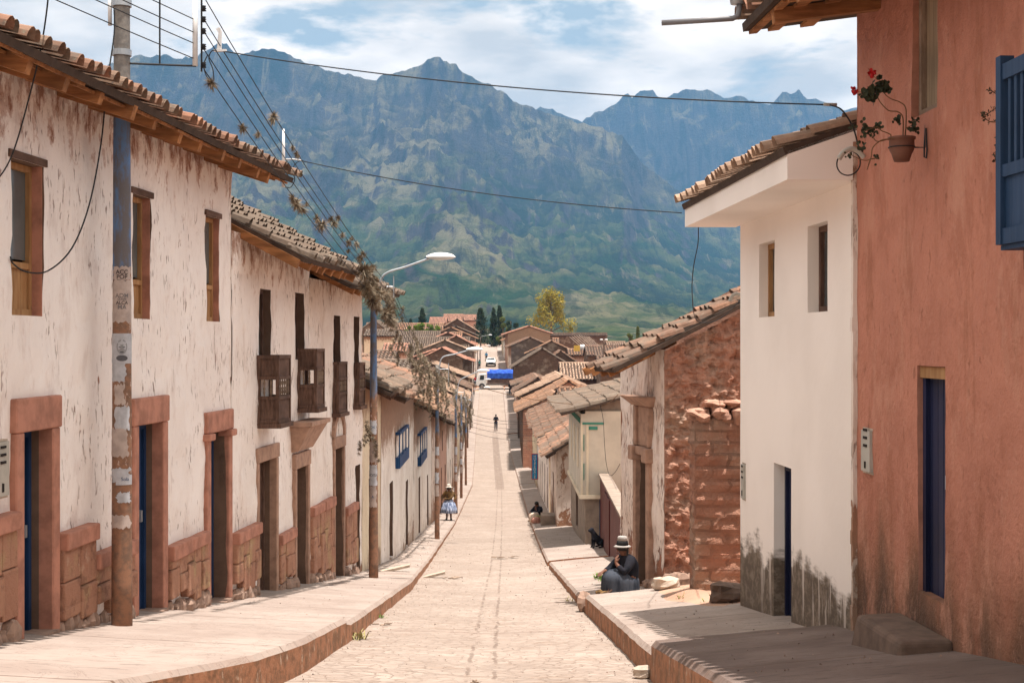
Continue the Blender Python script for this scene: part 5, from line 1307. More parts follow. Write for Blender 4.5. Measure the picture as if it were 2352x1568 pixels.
lp = [(112, -40, 11), (108, 20, 11.2), (92, 120, 11.4), (60, 250, 11.6), (30, 350, 11.8), (0, 405, 12.0), (-40, 440, 12.1)]
o_ = MB().tube(smooth_path([(px(x, d), d, pz(y, d)) for x, y, d in lp]), .0065, 6).build('drop_cable', M['wire'], None, smooth=True); tag(o_, 'black cable hanging at the top left corner in front of the eave', 'cable', 'cables strung over the street')
lp = [(1604, 522, 17.5), (1603, 560, 17.7), (1592, 620, 18.2), (1590, 680, 19), (1600, 735, 20.5), (1640, 738, 20.5), (1675, 715, 19.5), (1700, 690, 18)]
o_ = MB().tube(smooth_path([(px(x, d), d, pz(y, d)) for x, y, d in lp]), .006, 6).build('drop_cable', M['wire'], None, smooth=True); tag(o_, 'black cable dangling from the white house eave to the ruined roof', 'cable', 'cables strung over the street')
lp = [(1375, 915, 42.8), (1385, 960, 42.6), (1388, 1010, 42.4), (1392, 1060, 42.2), (1400, 1090, 42), (1412, 1085, 40), (1424, 1065, 38)]
o_ = MB().tube(smooth_path([(px(x, d), d, pz(y, d)) for x, y, d in lp]), .008, 6).build('drop_cable', M['wire'], None, smooth=True); tag(o_, 'thin cable hanging in front of the cream bay house', 'cable', 'cables strung over the street')
cable('drop_cable', 'pale cable crossing the street from the second blue pole to the grey tiled roof', [(px(1075, 47), 47, pz(880, 47)), (px(1360, 43.5), 43.5, pz(930, 43.5)), (px(1420, 42), 42, pz(905, 42))], .010, .15, mat='stem')
lp = [(1904, 241, 12.1), (1930, 250, 12), (1950, 275, 12), (1962, 300, 12), (1970, 330, 12), (1977, 352, 12)]
o_ = MB().tube(smooth_path([(px(x, d), d, pz(y, d)) for x, y, d in lp]), .007, 6).build('drop_cable', M['wire'], None, smooth=True); tag(o_, 'short black cable curving down at the corner of the terracotta house', 'cable', 'cables strung over the street')
o_ = MB().tube([(px(1892 + 30 * i / 3, 12.1), 12.1, pz(240 + i * .3, 12.1)) for i in range(4)], .014, 8).build('cable_clamp', M['meter'], None, smooth=True); tag(o_, 'grey cable clamp above the corner of the white house', 'cable clamp')
cr = [(px(1949 + 27 * math.cos(a_), 11.9), 11.9 + .03 * math.sin(a_), pz(375 + 27 * math.sin(a_), 11.9)) for a_ in np.linspace(0, 2 * math.pi, 25)[:-1]]
o_ = MB().tube(cr, .006, 6, closed=True).build('cable_loop', M['wire'], None, smooth=True); tag(o_, 'ring of dark cable hanging by the flower pot corner', 'cable')
lp = [(1927, 365), (1938, 350), (1955, 342), (1972, 348), (1985, 362)]
o_ = MB().tube(smooth_path([(px(x, 11.85), 11.85, pz(y, 11.85)) for x, y in lp]), .022, 10).build('conduit_elbow', M['meter'], None, smooth=True); tag(o_, 'grey conduit elbow at the joint of white and terracotta houses', 'conduit')
o_ = MB().tube(smooth_path([(px(x, 17.2), 17.2, pz(y, 17.2)) for x, y in ((1676, 692), (1682, 680), (1692, 675), (1704, 678))]), .022, 8).build('conduit_elbow', M['meter'], None, smooth=True); tag(o_, 'grey conduit elbow at the far corner of the white house above the adobe gable', 'conduit')
# cables across the far street
for i, (xa, ya, da, xb, yb, db) in enumerate(((1062, 945, 96, 1230, 968, 88), (1066, 957, 105, 1232, 972, 92), (1072, 966, 112, 1240, 985, 95), (1070, 975, 112, 1240, 1000, 96), (1060, 985, 100, 1235, 1012, 96))):
    cable('street_cable', '%s of the thin beaded cables crossing the street before the standing man' % LABN[i], [(px(xa, da), da, pz(ya, da)), (px(xb, db), db, pz(yb, db))], .011, .25, n=10)

# ------------------------------------------------------------------ air plants on the cables
def clump_mesh(seed, R=.11, n=170):
    r_ = random.Random(seed); mb = MB()
    for i in range(n):
        d = Vector((r_.gauss(0, 1), r_.gauss(0, 1), r_.gauss(0, 1))).normalized(); l = R * r_.uniform(.55, 1.15)
        s = d.cross(Vector((r_.random(), r_.random(), 1))).normalized() * R * .045
        bend = Vector((0, 0, -R * .18)) + s * r_.uniform(-3, 3)
        a = d * R * .08; b = d * l * .55 + bend * .3; c = d * l + bend
        mb.add([a - s, a + s, b + s * .8, b - s * .8, c], [(0, 1, 2, 3), (3, 2, 4)], 0 if r_.random() < .6 else 1)
    return mb
CL = []
for k_ in range(4):
    o_ = clump_mesh(k_ * 3 + 1).build('air_plant', [M['tilla'], M['tilla_light']]); tag(o_, 'spiky dry air plant clump growing on a cable', 'air plant', 'air plants clinging to the cables'); CL.append(o_)
used = set(); CN = 0
def put_clump(p, s):
    global CN
    CN += 1; src = CL[CN % 4]
    o_ = src if (CN % 4) not in used else src.copy()
    if (CN % 4) in used: COL.objects.link(o_)
    used.add(CN % 4)
    o_.location = p; o_.scale = (s, s * random.uniform(.85, 1.1), s * random.uniform(.85, 1.15)); o_.rotation_euler = (random.uniform(-.4, .4), random.uniform(-.4, .4), random.uniform(0, 6))
def wire_at(w, x):
    for a, b in zip(w[:-1], w[1:]):
        xa, xb = 1176 + a.x / a.y * F, 1176 + b.x / b.y * F
        if xa <= x <= xb: return a.lerp(b, (x - xa) / max(1e-6, xb - xa))
    return w[-1]
for wi, x, s in ((0, 628, 1.0), (4, 556, .75), (3, 592, .6), (4, 468 + 16, 1.0), (1, 690, .4), (0, 672, .5), (0, 681, .7), (4, 672, .9), (4, 680, 1.15), (4, 690, 1.3), (3, 738, 1.35), (3, 728, .8), (3, 704, .45), (1, 768, .9), (1, 760, .6), (0, 776, .6), (1, 786, .7), (1, 800, .7), (0, 808, .6), (0, 818, .8), (1, 826, .9), (0, 834, .8), (1, 845, 1.0), (2, 800, .5), (0, 856, 1.0), (1, 862, .9), (2, 850, .9), (3, 845, 1.0)):
    put_clump(wire_at(wire_pts[wi][0], x) - Vector((0, 0, .03)), s)
for k_ in range(34):
    w = wire_pts[random.choice([2, 3, 4, 4, 1])][0]; x = random.uniform(835, 907); p = wire_at(w, x); put_clump(p - Vector((0, 0, random.uniform(0, .12))), random.uniform(.9, 1.7))
# strands hanging between the blue poles
def strand_mesh(seed, L_):
    mb = MB(); r_ = random.Random(seed); x = y = 0; z = 0; R = .085
    while z > -L_:
        q = clump_mesh(r_.randint(0, 9999), R, 64); mb_o = Vector((x, y, z))
        for v, in zip(q.v): pass
        mb.add([Vector(v) + mb_o for v in q.v], q.f, 0)
        for t_ in range(len(q.m)): mb.m[-len(q.m) + t_] = q.m[t_]
        x += r_.uniform(-.05, .05); y += r_.uniform(-.04, .04); z -= r_.uniform(.055, .10); R = max(.045, R * .985)
    return mb
ST = []
for k_ in range(5):
    o_ = strand_mesh(k_ + 40, (.35, .55, .8, 1.05, 1.3)[k_]).build('hanging_air_plant', [M['tilla'], M['tilla_light']]); tag(o_, 'long grey brown beard of air plants hanging from the cables', 'air plant', 'beards of air plants hanging by the blue poles'); ST.append(o_)
su = set()
def put_strand(p, k_, s=1.0):
    src = ST[k_]; o_ = src if k_ not in su else src.copy()
    if k_ in su: COL.objects.link(o_)
    su.add(k_); o_.location = p; o_.rotation_euler = (random.uniform(-.1, .1), random.uniform(-.25, .1), random.uniform(0, 6)); o_.scale = (s * 1.2, s * 1.2, s)
for k_ in range(38):
    w = wire_pts[random.choice([1, 2, 3, 4])][1]; t_ = random.uniform(0.0, .97); f_ = t_ * (len(w) - 1); i = int(f_); p = w[i].lerp(w[min(i + 1, len(w) - 1)], f_ - i)
    hang = (0, 1, 1, 2) if t_ < .25 else ((1, 2, 3, 4) if t_ < .75 else (2, 3, 4))
    put_strand(p + Vector((random.uniform(-.12, .12), 0, 0)), random.choice(hang), random.uniform(.6, 1.05))
for pi in (1, 2, 3, 4, 5):
    X, d, g, h, e = POLES[pi]
    for k_ in range(9 if pi < 4 else 5): put_strand(Vector((X + random.uniform(-.15, .55), d + random.uniform(-2.5, 3), g + h - random.uniform(.2, 1.2))), random.choice((1, 2, 3)), random.uniform(.8, 1.3))
for k_ in (0, 1, 2, 3): put_strand(Vector((POLES[0][0] - .12 + .04 * k_, 26.9, POLES[0][2] + 3.0 - .1 * k_)), 1, .8)

# ------------------------------------------------------------------ geranium in the wall pot
fp = empty('flower_pot', P(2071, 345, 10.4), 0, 'clay pot with leggy red geranium hung on the terracotta wall', 'flower pot')
O = Vector(fp.location); k = 10.4 / F
def g7(x, y, d=10.4): return P(1866 + .1648 * x, 143.6 + .1648 * y, d) - O
MB().lathe([(.001, -.083), (.055, -.083), (.072, -.03), (.088, .0), (.092, .03), (.090, .075), (.100, .078), (.100, .095), (.088, .095), (.086, .07), (.001, .07)], (0, 0, 0), 20).build('pot', M['pot'], fp, smooth=True)
MB().tube([(.095 * math.cos(a_), .095 * math.sin(a_), .02) for a_ in np.linspace(0, 6.28, 19)[:-1]], .004, 5, closed=True).build('ring', M['wire'], fp)
bk = MB(); bk.tube([(.095, 0, .02), (.17, .0, .02), (.17, 0, .18), (.165, 0, .02), (.165, 0, -.05), (.18, 0, -.06), (.185, 0, .0), (.178, 0, .16)], .006, 6); bk.build('bracket', M['wire'], fp)
stp = [[(1290, 1060), (1305, 850), (1300, 640), (1230, 560), (1080, 500), (990, 410), (960, 300)], [(1260, 1060), (1262, 780), (1190, 690), (1060, 670), (950, 560), (890, 460), (800, 420)], [(1230, 1060), (1110, 1045), (1080, 1000), (960, 950), (900, 900), (750, 950)], [(1200, 1060), (1090, 1060), (900, 1100), (820, 990)], [(1060, 1070), (950, 1090), (840, 1190), (810, 1340), (700, 1360), (520, 1280)], [(820, 1345), (920, 1330)], [(810, 1340), (760, 1500)], [(1300, 920), (1380, 880)]]
for i, s_ in enumerate(stp):
    sp_ = smooth_path([g7(x, y, 10.4 - .02 * i) for x, y in s_], 5); MB().tube(sp_, [.0055 - .003 * j / len(sp_) for j in range(len(sp_))], 6).build('stem', M['stem'], fp, smooth=True)
def leafy(name, par, cx, cy, R, n, seed, mat, d=10.38):
    r_ = random.Random(seed); mb = MB(); c = g7(cx, cy, d)
    for i in range(n):
        p = c + Vector((r_.gauss(0, R * .5), r_.gauss(0, R * .4), r_.gauss(0, R * .5))); nn = Vector((r_.uniform(-1, 1), r_.uniform(-1.6, -.2), r_.uniform(-.6, 1))).normalized(); u = nn.orthogonal().normalized(); w = nn.cross(u); q = R * r_.uniform(.3, .5)
        vs = [p] + [p + (u * math.cos(a_) + w * math.sin(a_)) * q * (1 + .12 * math.sin(a_ * 5)) + nn * q * .2 for a_ in [2 * math.pi * t_ / 11 for t_ in range(11)]]
        mb.add(vs, [(0, 1 + t_, 1 + (t_ + 1) % 11) for t_ in range(11)])
    return mb.build(name, M[mat], par)
for i, (x, y, R, n) in enumerate(((950, 330, .045, 22), (1010, 350, .035, 14), (800, 430, .045, 24), (740, 440, .03, 12), (870, 380, .03, 12), (1200, 810, .028, 10), (1400, 850, .03, 10), (1430, 920, .028, 8), (720, 890, .03, 10), (920, 890, .03, 9), (800, 950, .028, 10), (740, 990, .028, 8), (850, 1010, .022, 6), (700, 1170, .03, 9), (500, 1290, .022, 6), (910, 1330, .025, 6), (560, 880, .022, 5))): leafy('leaf_cluster', fp, x, y, R * 1.15, int(n * 1.5), i, 'leaf')
leafy('flower', fp, 825, 145, .026, 26, 77, 'petal'); leafy('flower', fp, 580, 385, .026, 26, 78, 'petal')
MB().tube([g7(825, 160), g7(910, 250)], .002, 4).build('stem', M['stem'], fp); MB().tube([g7(600, 405), g7(690, 415)], .002, 4).build('stem', M['stem'], fp)
vp = empty('trailing_plant', P(2292, 260, 8.4), 0, 'thin trailing plant hanging beside the blue balcony', 'plant'); O2 = Vector(vp.location)
for i, s_ in enumerate(([(2300, 205), (2285, 212), (2272, 205)], [(2300, 240), (2278, 255), (2262, 265), (2252, 258)], [(2300, 280), (2275, 280), (2258, 268)], [(2300, 250), (2293, 300), (2288, 345), (2285, 370)], [(2302, 230), (2296, 290), (2294, 330)])):
    pts = [P(x, y, 8.4) - O2 for x, y in s_]; MB().tube(smooth_path(pts), .003, 5).build('stem', M['stem'], vp)
    mb = MB(); r_ = random.Random(i)
    for q in smooth_path(pts, 5):
        for _ in range(3):
            c = q + Vector((r_.uniform(-.015, .015), r_.uniform(-.01, .01), r_.uniform(-.015, .015))); u = Vector((r_.uniform(-1, 1), r_.uniform(-1, 1), r_.uniform(-1, 1))).normalized() * .011; w = u.orthogonal().normalized() * .006
            mb.add([c - u, c + w, c + u, c - w], [(0, 1, 2, 3)])
    mb.build('leaves', M['leaf'], vp)

# ------------------------------------------------------------------ weeds and litter
def tuft(x, y, d, zg, label, s=1.0, n=40, mat='leaf_green'):
    mb = MB(); r_ = random.Random(int(x + y))
    for i in range(n):
        a = r_.uniform(0, 6.28); l = r_.uniform(.06, .16) * s; b = Vector((r_.gauss(0, .05), r_.gauss(0, .05), 0)) * s; dr = Vector((math.cos(a), math.sin(a), r_.uniform(.6, 1.8))).normalized(); w = dr.cross(Vector((0, 0, 1))).normalized() * .006 * s
        mb.add([b - w, b + w, b + dr * l * .6 + w, b + dr * l * .6 - w, b + dr * l + Vector((0, 0, -.02 * s))], [(0, 1, 2, 3), (3, 2, 4)])
    o = mb.build('weed_tuft', M[mat], None, loc=(px(x, d), d, zg)); tag(o, label, 'weed', 'weeds along the kerbs')
M['dry_grass'] = flat('dry_grass', (.34, .29, .13), .9, .4)
tuft(812, 1462, 17.2, road_z(17.2) - .01, 'dry grass tuft at the foot of the near left kerb', 1.5, 60, 'dry_grass')
tuft(870, 1412, 20.4, road_z(20.4) - .01, 'small green weed at the left kerb beyond the dry tuft', .8)
tuft(1379, 1302, 27, gr(27, px(1379, 27)), 'bright green weeds behind the seated woman', 1.3, 70)
tuft(1385, 1310, 26.2, gr(26.2, px(1385, 26.2)), 'low weed patch left of the seated woman on the pavement', .8, 40)
tuft(1648, 1378, 17.7, gr(17.7, px(1648, 17.7)), 'green weed at the far corner of the white house', 1.1, 30)
tuft(1562, 1378, 18.3, gr(18.3, px(1562, 18.3)) + .03, 'thin yellowish weed on the red earth patch', .8, 14, 'dry_grass')
tuft(1372, 1420, 20.2, road_z(20.2), 'tiny weed at the foot of the raised right kerb', .7, 16)
tuft(1308, 1372, 24, road_z(24), 'dry weed at the right kerb before the raised step', .9, 20, 'dry_grass')
def litter(x, y, d, label, s=.2):
    mb = MB(); r_ = random.Random(int(x))
    for i in range(7):
        c = Vector((r_.uniform(-s, s), r_.uniform(-s * .5, s * .5), .01 + r_.uniform(0, .02))); a = r_.uniform(0, 3)
        mb.box(c, (s * r_.uniform(.4, .9), s * .25, .012), Matrix.Rotation(a, 3, 'Z') @ Matrix.Rotation(r_.uniform(-.3, .3), 3, 'X'))
    o = mb.build('dry_husk', M['wood_grey'], None, loc=(px(x, d), d, road_z(d) + .0)); tag(o, label, 'litter', 'dry husks lying on the road')
litter(1035, 1308, 31.5, 'dry husk lying on the road below the left kerb bend', .22); litter(868, 1433, 19.2, 'curled dry leaves on the road by the near left kerb', .14)
litter(1160, 1282, 41, 'flat dry scraps across the middle of the road', .35); litter(1085, 1568, 12.9, 'crumb of dry husk at the bottom of the road', .05)
mp_ = MB(); mp_.box((0, 0, .05), (.7, .25, .05), Matrix.Rotation(-.22, 3, 'Y')); o_ = mp_.build('drain_slab', M['stone_pale'], None, loc=(px(905, 30.2), 30.2, gl(30.2, px(905, 30.2)))); tag(o_, 'tilted stone slab leaning on the pavement behind the first blue pole', 'stone slab')
mp_ = MB(); mp_.box((0, 0, .04), (.5, .22, .05), Matrix.Rotation(-.25, 3, 'Y')); o_ = mp_.build('drain_slab', M['stone_pale'], None, loc=(px(998, 31.8), 31.8, road_z(31.8) + .02)); tag(o_, 'tilted stone slab leaning against the left kerb', 'stone slab')

def grit():
    mb = MB(); r_ = random.Random(4)
    for i in range(1500):
        d = 9.5 + 45 * r_.random() ** 1.8; k_ = r_.random()
        a, b = kl(d), kr(d)
        if k_ < .55: x = r_.choice((a + abs(r_.gauss(0, .16)) + .03, b - abs(r_.gauss(0, .16)) - .03, r_.uniform(a, b))); z = road_z(d) - .035 * max(0, 1 - abs(x - cen(d)) / 1.4) + .012 * mn.noise(Vector((x * 2.1, d * 1.3, 0)))
        elif k_ < .8: x = r_.uniform(wl(d) + .05, a - .06); z = gl(d, x) + .004
        else: x = r_.uniform(b + .06, wr(d) - .05); z = gr(d, x) + .004
        s_ = r_.uniform(.003, .011) * (1 + d / 30); p = Vector((x, d, z)); q = [p + Vector((r_.uniform(-1, 1), r_.uniform(-1, 1), r_.uniform(0, .2))) * s_ for _ in range(3)]
        q.append(p + Vector((r_.uniform(-.3, .3), r_.uniform(-.3, .3), .9)) * s_)
        mb.add(q, [(0, 1, 2), (0, 3, 1), (1, 3, 2), (2, 3, 0)], r_.randint(0, 1))
    o = mb.build('loose_grit', [M['stone'], M['stone_brown']]); tag(o, kind='stuff')
grit()
# ------------------------------------------------------------------ people
def skinned(name, nodes, edges, mat, par=None, sub=1):
    """nodes: name -> (pos, radius)"""
    ks = list(nodes); me = bpy.data.meshes.new(name); me.from_pydata([nodes[q][0] for q in ks], [(ks.index(a), ks.index(b)) for a, b in edges], [])
    me.materials.append(mat); o = bpy.data.objects.new(name, me); COL.objects.link(o); o.parent = par
    sk = o.modifiers.new('skin', 'SKIN'); sk.use_smooth_shade = True
    lay = me.skin_vertices[0] if len(me.skin_vertices) else None
    if lay is None:
        o.modifiers.remove(sk); bpy.context.view_layer.objects.active = o
        sk = o.modifiers.new('skin', 'SKIN'); sk.use_smooth_shade = True
        if not len(me.skin_vertices):
            at = me.attributes
            bpy.ops.object.select_all(action='DESELECT'); o.select_set(True); bpy.ops.mesh.customdata_skin_add()
        lay = me.skin_vertices[0]
    for i, q in enumerate(ks):
        r = nodes[q][1]; lay.data[i].radius = (r, r) if not hasattr(r, '__len__') else r
        lay.data[i].use_root = (i == 0)
    s = o.modifiers.new('sub', 'SUBSURF'); s.levels = sub; s.render_levels = sub
    return o
def V3(*a): return Vector(a)
def hand_nodes(nodes, edges, wrist, key, d, n, s=1.0):
    """five fingers off a palm; d points along the hand, n is the palm normal"""
    d = Vector(d).normalized(); n = Vector(n).normalized(); w = d.cross(n).normalized(); p = nodes[wrist][0]
    pk = key + 'palm'; nodes[pk] = (p + d * .055 * s, (.030 * s, .018 * s)); edges.append((wrist, pk))
    for i, (off, L_) in enumerate(((-.026, .062), (-.009, .072), (.009, .068), (.025, .052))):
        a = key + 'f%da' % i; b = key + 'f%db' % i
        nodes[a] = (p + d * (.085 * s) + w * off * s, .0095 * s); nodes[b] = (p + d * (.085 + L_ * .75) * s + w * off * 1.15 * s + n * .028 * s, .0075 * s)
        edges += [(pk, a), (a, b)]
    nodes[key + 'ta'] = (p + d * .045 * s - w * .042 * s + n * .01 * s, .0105 * s); nodes[key + 'tb'] = (p + d * .085 * s - w * .056 * s + n * .02 * s, .008 * s)
    edges += [(pk, key + 'ta'), (key + 'ta', key + 'tb')]
def head_parts(par, c, r=.10, hat=None, face=-math.pi / 2, tilt=0, hair=True, braids=False):
    """head detail round centre c, facing angle face"""
    f = Vector((math.cos(face), math.sin(face), 0)); s = Vector((-f.y, f.x, 0)); c = Vector(c)
    for sg in (-1, 1):
        MB().lathe([(.001, -.009), (.010, -.005), (.011, .0), (.010, .005), (.001, .009)], c + f * r * .80 + s * sg * r * .34 + Vector((0, 0, .006)), 8).build('eye', M['hair'], par, smooth=True)
    nb = MB(); nb.add([c + f * r * .84 + Vector((0, 0, .012)), c + f * r * 1.12 + Vector((0, 0, -.026)), c + f * r * .85 + s * .014 + Vector((0, 0, -.03)), c + f * r * .85 - s * .014 + Vector((0, 0, -.03))], [(0, 2, 1), (0, 1, 3), (1, 2, 3)]); nb.build('nose', M['skin'], par)
    mb_ = MB(); mb_.box(c + f * r * .86 + Vector((0, 0, -.052)), (.034, .034, .008), Matrix.Rotation(face + math.pi / 2, 3, 'Z')); mb_.build('mouth', M['maroon'], par)
    if hair:
        q = MB(); q.lathe([(r * 1.02 * math.cos(t_), r * 1.12 * math.sin(t_)) for t_ in np.linspace(-.35, 1.5, 8)], c - f * r * .16 + Vector((0, 0, .018)), 16)
        if braids:
            for sg in (-1, 1): q.tube(smooth_path([c - f * .05 + s * sg * r * .9, c - f * .03 + s * sg * r * 1.05 + Vector((0, 0, -.12)), c + f * .02 + s * sg * r * 1.1 + Vector((0, 0, -.27))]), .016, 7)
        q.build('hair', M['hair'], par, smooth=True)
def figure(label, loc, rz, shirt, trouser, pose='stand', group=None, h=1.0, arms='down'):
    """a standing adult facing -Y in its own frame"""
    e = empty('person', loc, rz, label, 'person', group); e.scale = (h, h, h)
    nd = {'pelvis': (V3(0, 0, .92), (.13, .10)), 'belly': (V3(0, 0, 1.08), (.125, .095)), 'chest': (V3(0, .005, 1.28), (.15, .10)), 'neck': (V3(0, 0, 1.45), .05), 'head': (V3(0, -.01, 1.56), (.078, .09)), 'crown': (V3(0, -.005, 1.655), (.066, .078))}
    ed = [('pelvis', 'belly'), ('belly', 'chest'), ('chest', 'neck'), ('neck', 'head'), ('head', 'crown')]
    for sg, n_ in ((-1, 'l'), (1, 'r')):
        nd['sh' + n_] = (V3(sg * .17, .0, 1.38), .055); 
        if arms == 'front': el, wr_ = V3(sg * .25, -.02, 1.12), V3(sg * .06, -.18, 1.10)
        else: el, wr_ = V3(sg * .24, .02, 1.10), V3(sg * .26, -.05, .87)
        nd['el' + n_] = (el, .042); nd['wr' + n_] = (wr_, .029)
        nd['hip' + n_] = (V3(sg * .09, 0, .86), .085); nd['kn' + n_] = (V3(sg * .10, -.02, .48), .058); nd['an' + n_] = (V3(sg * .10, .02, .09), .038); nd['to' + n_] = (V3(sg * .11, -.13, .035), .032)
        ed += [('chest', 'sh' + n_), ('sh' + n_, 'el' + n_), ('el' + n_, 'wr' + n_), ('pelvis', 'hip' + n_), ('hip' + n_, 'kn' + n_), ('kn' + n_, 'an' + n_), ('an' + n_, 'to' + n_)]
        hand_nodes(nd, ed, 'wr' + n_, n_, (V3(-sg * .8, -.3, 0) if arms == 'front' else V3(0, -.15, -1)), V3(-sg, 0, 0) if arms != 'front' else V3(0, .3, -1))
    skinned('body', nd, ed, M['skin'], e)
    sn = {'b': (V3(0, 0, .90), (.15, .12)), 'belly': (V3(0, 0, 1.08), (.142, .11)), 'chest': (V3(0, .005, 1.28), (.168, .115)), 'n': (V3(0, .0, 1.42), (.09, .08))}; se = [('b', 'belly'), ('belly', 'chest'), ('chest', 'n')]
    tn = {'p': (V3(0, 0, .93), (.145, .115))}; te = []
    for sg, n_ in ((-1, 'l'), (1, 'r')):
        sn['s' + n_] = (nd['sh' + n_][0], .070); sn['e' + n_] = (nd['el' + n_][0], .055); sn['w' + n_] = (nd['el' + n_][0].lerp(nd['wr' + n_][0], .85), .042); se += [('chest', 's' + n_), ('s' + n_, 'e' + n_), ('e' + n_, 'w' + n_)]
        tn['h' + n_] = (nd['hip' + n_][0], .105); tn['k' + n_] = (nd['kn' + n_][0], .078); tn['a' + n_] = (V3(sg * .10, .015, .12), .062); te += [('p', 'h' + n_), ('h' + n_, 'k' + n_), ('k' + n_, 'a' + n_)]
        MB().rock((sg * .11, -.05, .045), (.095, .27, .09), 2, n=10, rough=.05).build('shoe', M['hair'], e, smooth=True)
    skinned('shirt', sn, se, shirt, e); skinned('trousers', tn, te, trouser, e)
    head_parts(e, (0, -.01, 1.575), .092)
    return e
def cloth(name, a, b, sc=(14, 14, 1.0)):
    t = NT(name); o = t.obj(); col = t.mix(t.ramp(t.noise(t.map(o, sc), 1, 3), .42, .58), a, b); return t.done(col, .95, t.bump(t.noise(o, 20, 3), .4, .01), spec=.1)
M['c_dark'] = cloth('dark_cloth', (.012, .013, .018), (.02, .02, .026)); M['c_navy'] = cloth('navy_cloth', (.015, .02, .04), (.03, .04, .07)); M['c_skirt'] = cloth('striped_blue_skirt', (.42, .48, .62), (.13, .17, .28), (22, 22, .8)); M['c_grey_skirt'] = cloth('slate_skirt', (.028, .034, .046), (.06, .068, .085), (9, 9, 2))
M['c_brown'] = cloth('brown_knit', (.085, .05, .025), (.20, .12, .05), (9, 9, 3)); M['c_red'] = cloth('red_cloth', (.4, .03, .03), (.3, .02, .02)); M['c_blue'] = cloth('bright_blue_cloth', (.02, .16, .36), (.03, .22, .4)); M['c_teal'] = cloth('teal_cloth', (.02, .12, .12), (.05, .22, .2)); M['felt'] = cloth('cream_felt', (.62, .57, .50), (.52, .47, .4)); M['felt_black'] = cloth('black_felt', (.012, .011, .012), (.02, .02, .02))

M['felt_grey'] = cloth('greyish_felt', (.40, .37, .34), (.3, .28, .26))
# standing woman
wx_ = px(1031, 60.3)
w = empty('person', (wx_, 60.3, road_z(60.3) + hl(60.3) + .02), 0, 'standing woman in white hat, brown top and full blue skirt on the left pavement', 'person'); w.scale = (.97, .97, .97)
nd = {'pelvis': (V3(0, 0, .80), (.14, .11)), 'belly': (V3(0, 0, .95), (.13, .11)), 'chest': (V3(0, .0, 1.12), (.15, .11)), 'neck': (V3(0, 0, 1.27), .05), 'head': (V3(0, -.02, 1.36), (.078, .088)), 'crown': (V3(0, -.015, 1.45), (.064, .074))}
ed = [('pelvis', 'belly'), ('belly', 'chest'), ('chest', 'neck'), ('neck', 'head'), ('head', 'crown')]
for sg, n_ in ((-1, 'l'), (1, 'r')):
    nd['sh' + n_] = (V3(sg * .16, .0, 1.22), .058); nd['el' + n_] = (V3(sg * .29, .03, 1.00), .045)
    nd['wr' + n_] = (V3(sg * (.31 if sg < 0 else .22), -.06, .80 if sg < 0 else .87), .030)
    nd['hip' + n_] = (V3(sg * .08, 0, .72), .085); nd['kn' + n_] = (V3(sg * .085, -.01, .42), .058); nd['an' + n_] = (V3(sg * .09, .02, .09), .040); nd['to' + n_] = (V3(sg * .10, -.12, .035), .034)
    ed += [('chest', 'sh' + n_), ('sh' + n_, 'el' + n_), ('el' + n_, 'wr' + n_), ('pelvis', 'hip' + n_), ('hip' + n_, 'kn' + n_), ('kn' + n_, 'an' + n_), ('an' + n_, 'to' + n_)]
    hand_nodes(nd, ed, 'wr' + n_, n_, V3(sg * -.1, -.15, -1), V3(-sg, 0, 0))
skinned('body', nd, ed, M['skin'], w)
sn = {'b': (V3(0, 0, .86), (.165, .14)), 'belly': (V3(0, 0, .97), (.165, .14)), 'chest': (V3(0, .0, 1.12), (.185, .14)), 'n': (V3(0, .0, 1.25), (.10, .08))}; se = [('b', 'belly'), ('belly', 'chest'), ('chest', 'n')]
for sg, n_ in ((-1, 'l'), (1, 'r')):
    sn['s' + n_] = (nd['sh' + n_][0], .082); sn['e' + n_] = (nd['el' + n_][0], .062); sn['w' + n_] = (nd['el' + n_][0].lerp(nd['wr' + n_][0], .8), .045); se += [('chest', 's' + n_), ('s' + n_, 'e' + n_), ('e' + n_, 'w' + n_)]
skinned('jacket', sn, se, M['c_brown'], w)
MB().lathe([(.17, .90), (.20, .86), (.27, .72), (.33, .52), (.375, .34), (.365, .335), (.15, .7)], (0, 0, 0), 60, wob=lambda a_, z: 1 + (.075 if z < .8 else .02) * math.sin(a_ * 15 + 2 * math.sin(a_ * 3)) * min(1, (.95 - z) * 3)).build('skirt', M['c_skirt'], w, smooth=True)
MB().tube(smooth_path([V3(.13, .02, 1.26), V3(.17, -.12, 1.1), V3(.05, -.19, .96), V3(-.12, -.14, .95), V3(-.17, .03, 1.0)], 4), [.05, .06, .065, .06, .05] + [.05] * 12, 8).build('shawl', M['c_brown'], w, smooth=True)
head_parts(w, (0, -.02, 1.375), .092, braids=True)
MB().lathe([(.16, 1.440), (.165, 1.446), (.10, 1.455), (.088, 1.50), (.080, 1.56), (.05, 1.585), (.001, 1.588)], (0, -.01, 0), 20, sy=1.1).build('hat', M['felt'], w, smooth=True)
for sg in (-1, 1): MB().rock((sg * .10, -.05, .045), (.095, .25, .09), 2, n=10, rough=.05).build('shoe', M['hair'], w, smooth=True)

# seated woman, facing the street
sx0, sd0 = px(1432, 22.3), 22.3
zg = gr(22.3, sx0)
w = empty('person', (sx0, sd0, zg), math.radians(-62), 'seated woman in black shawl, slate skirt and banded white hat on the right pavement', 'person'); w.scale = (1.0, 1.0, 1.0)
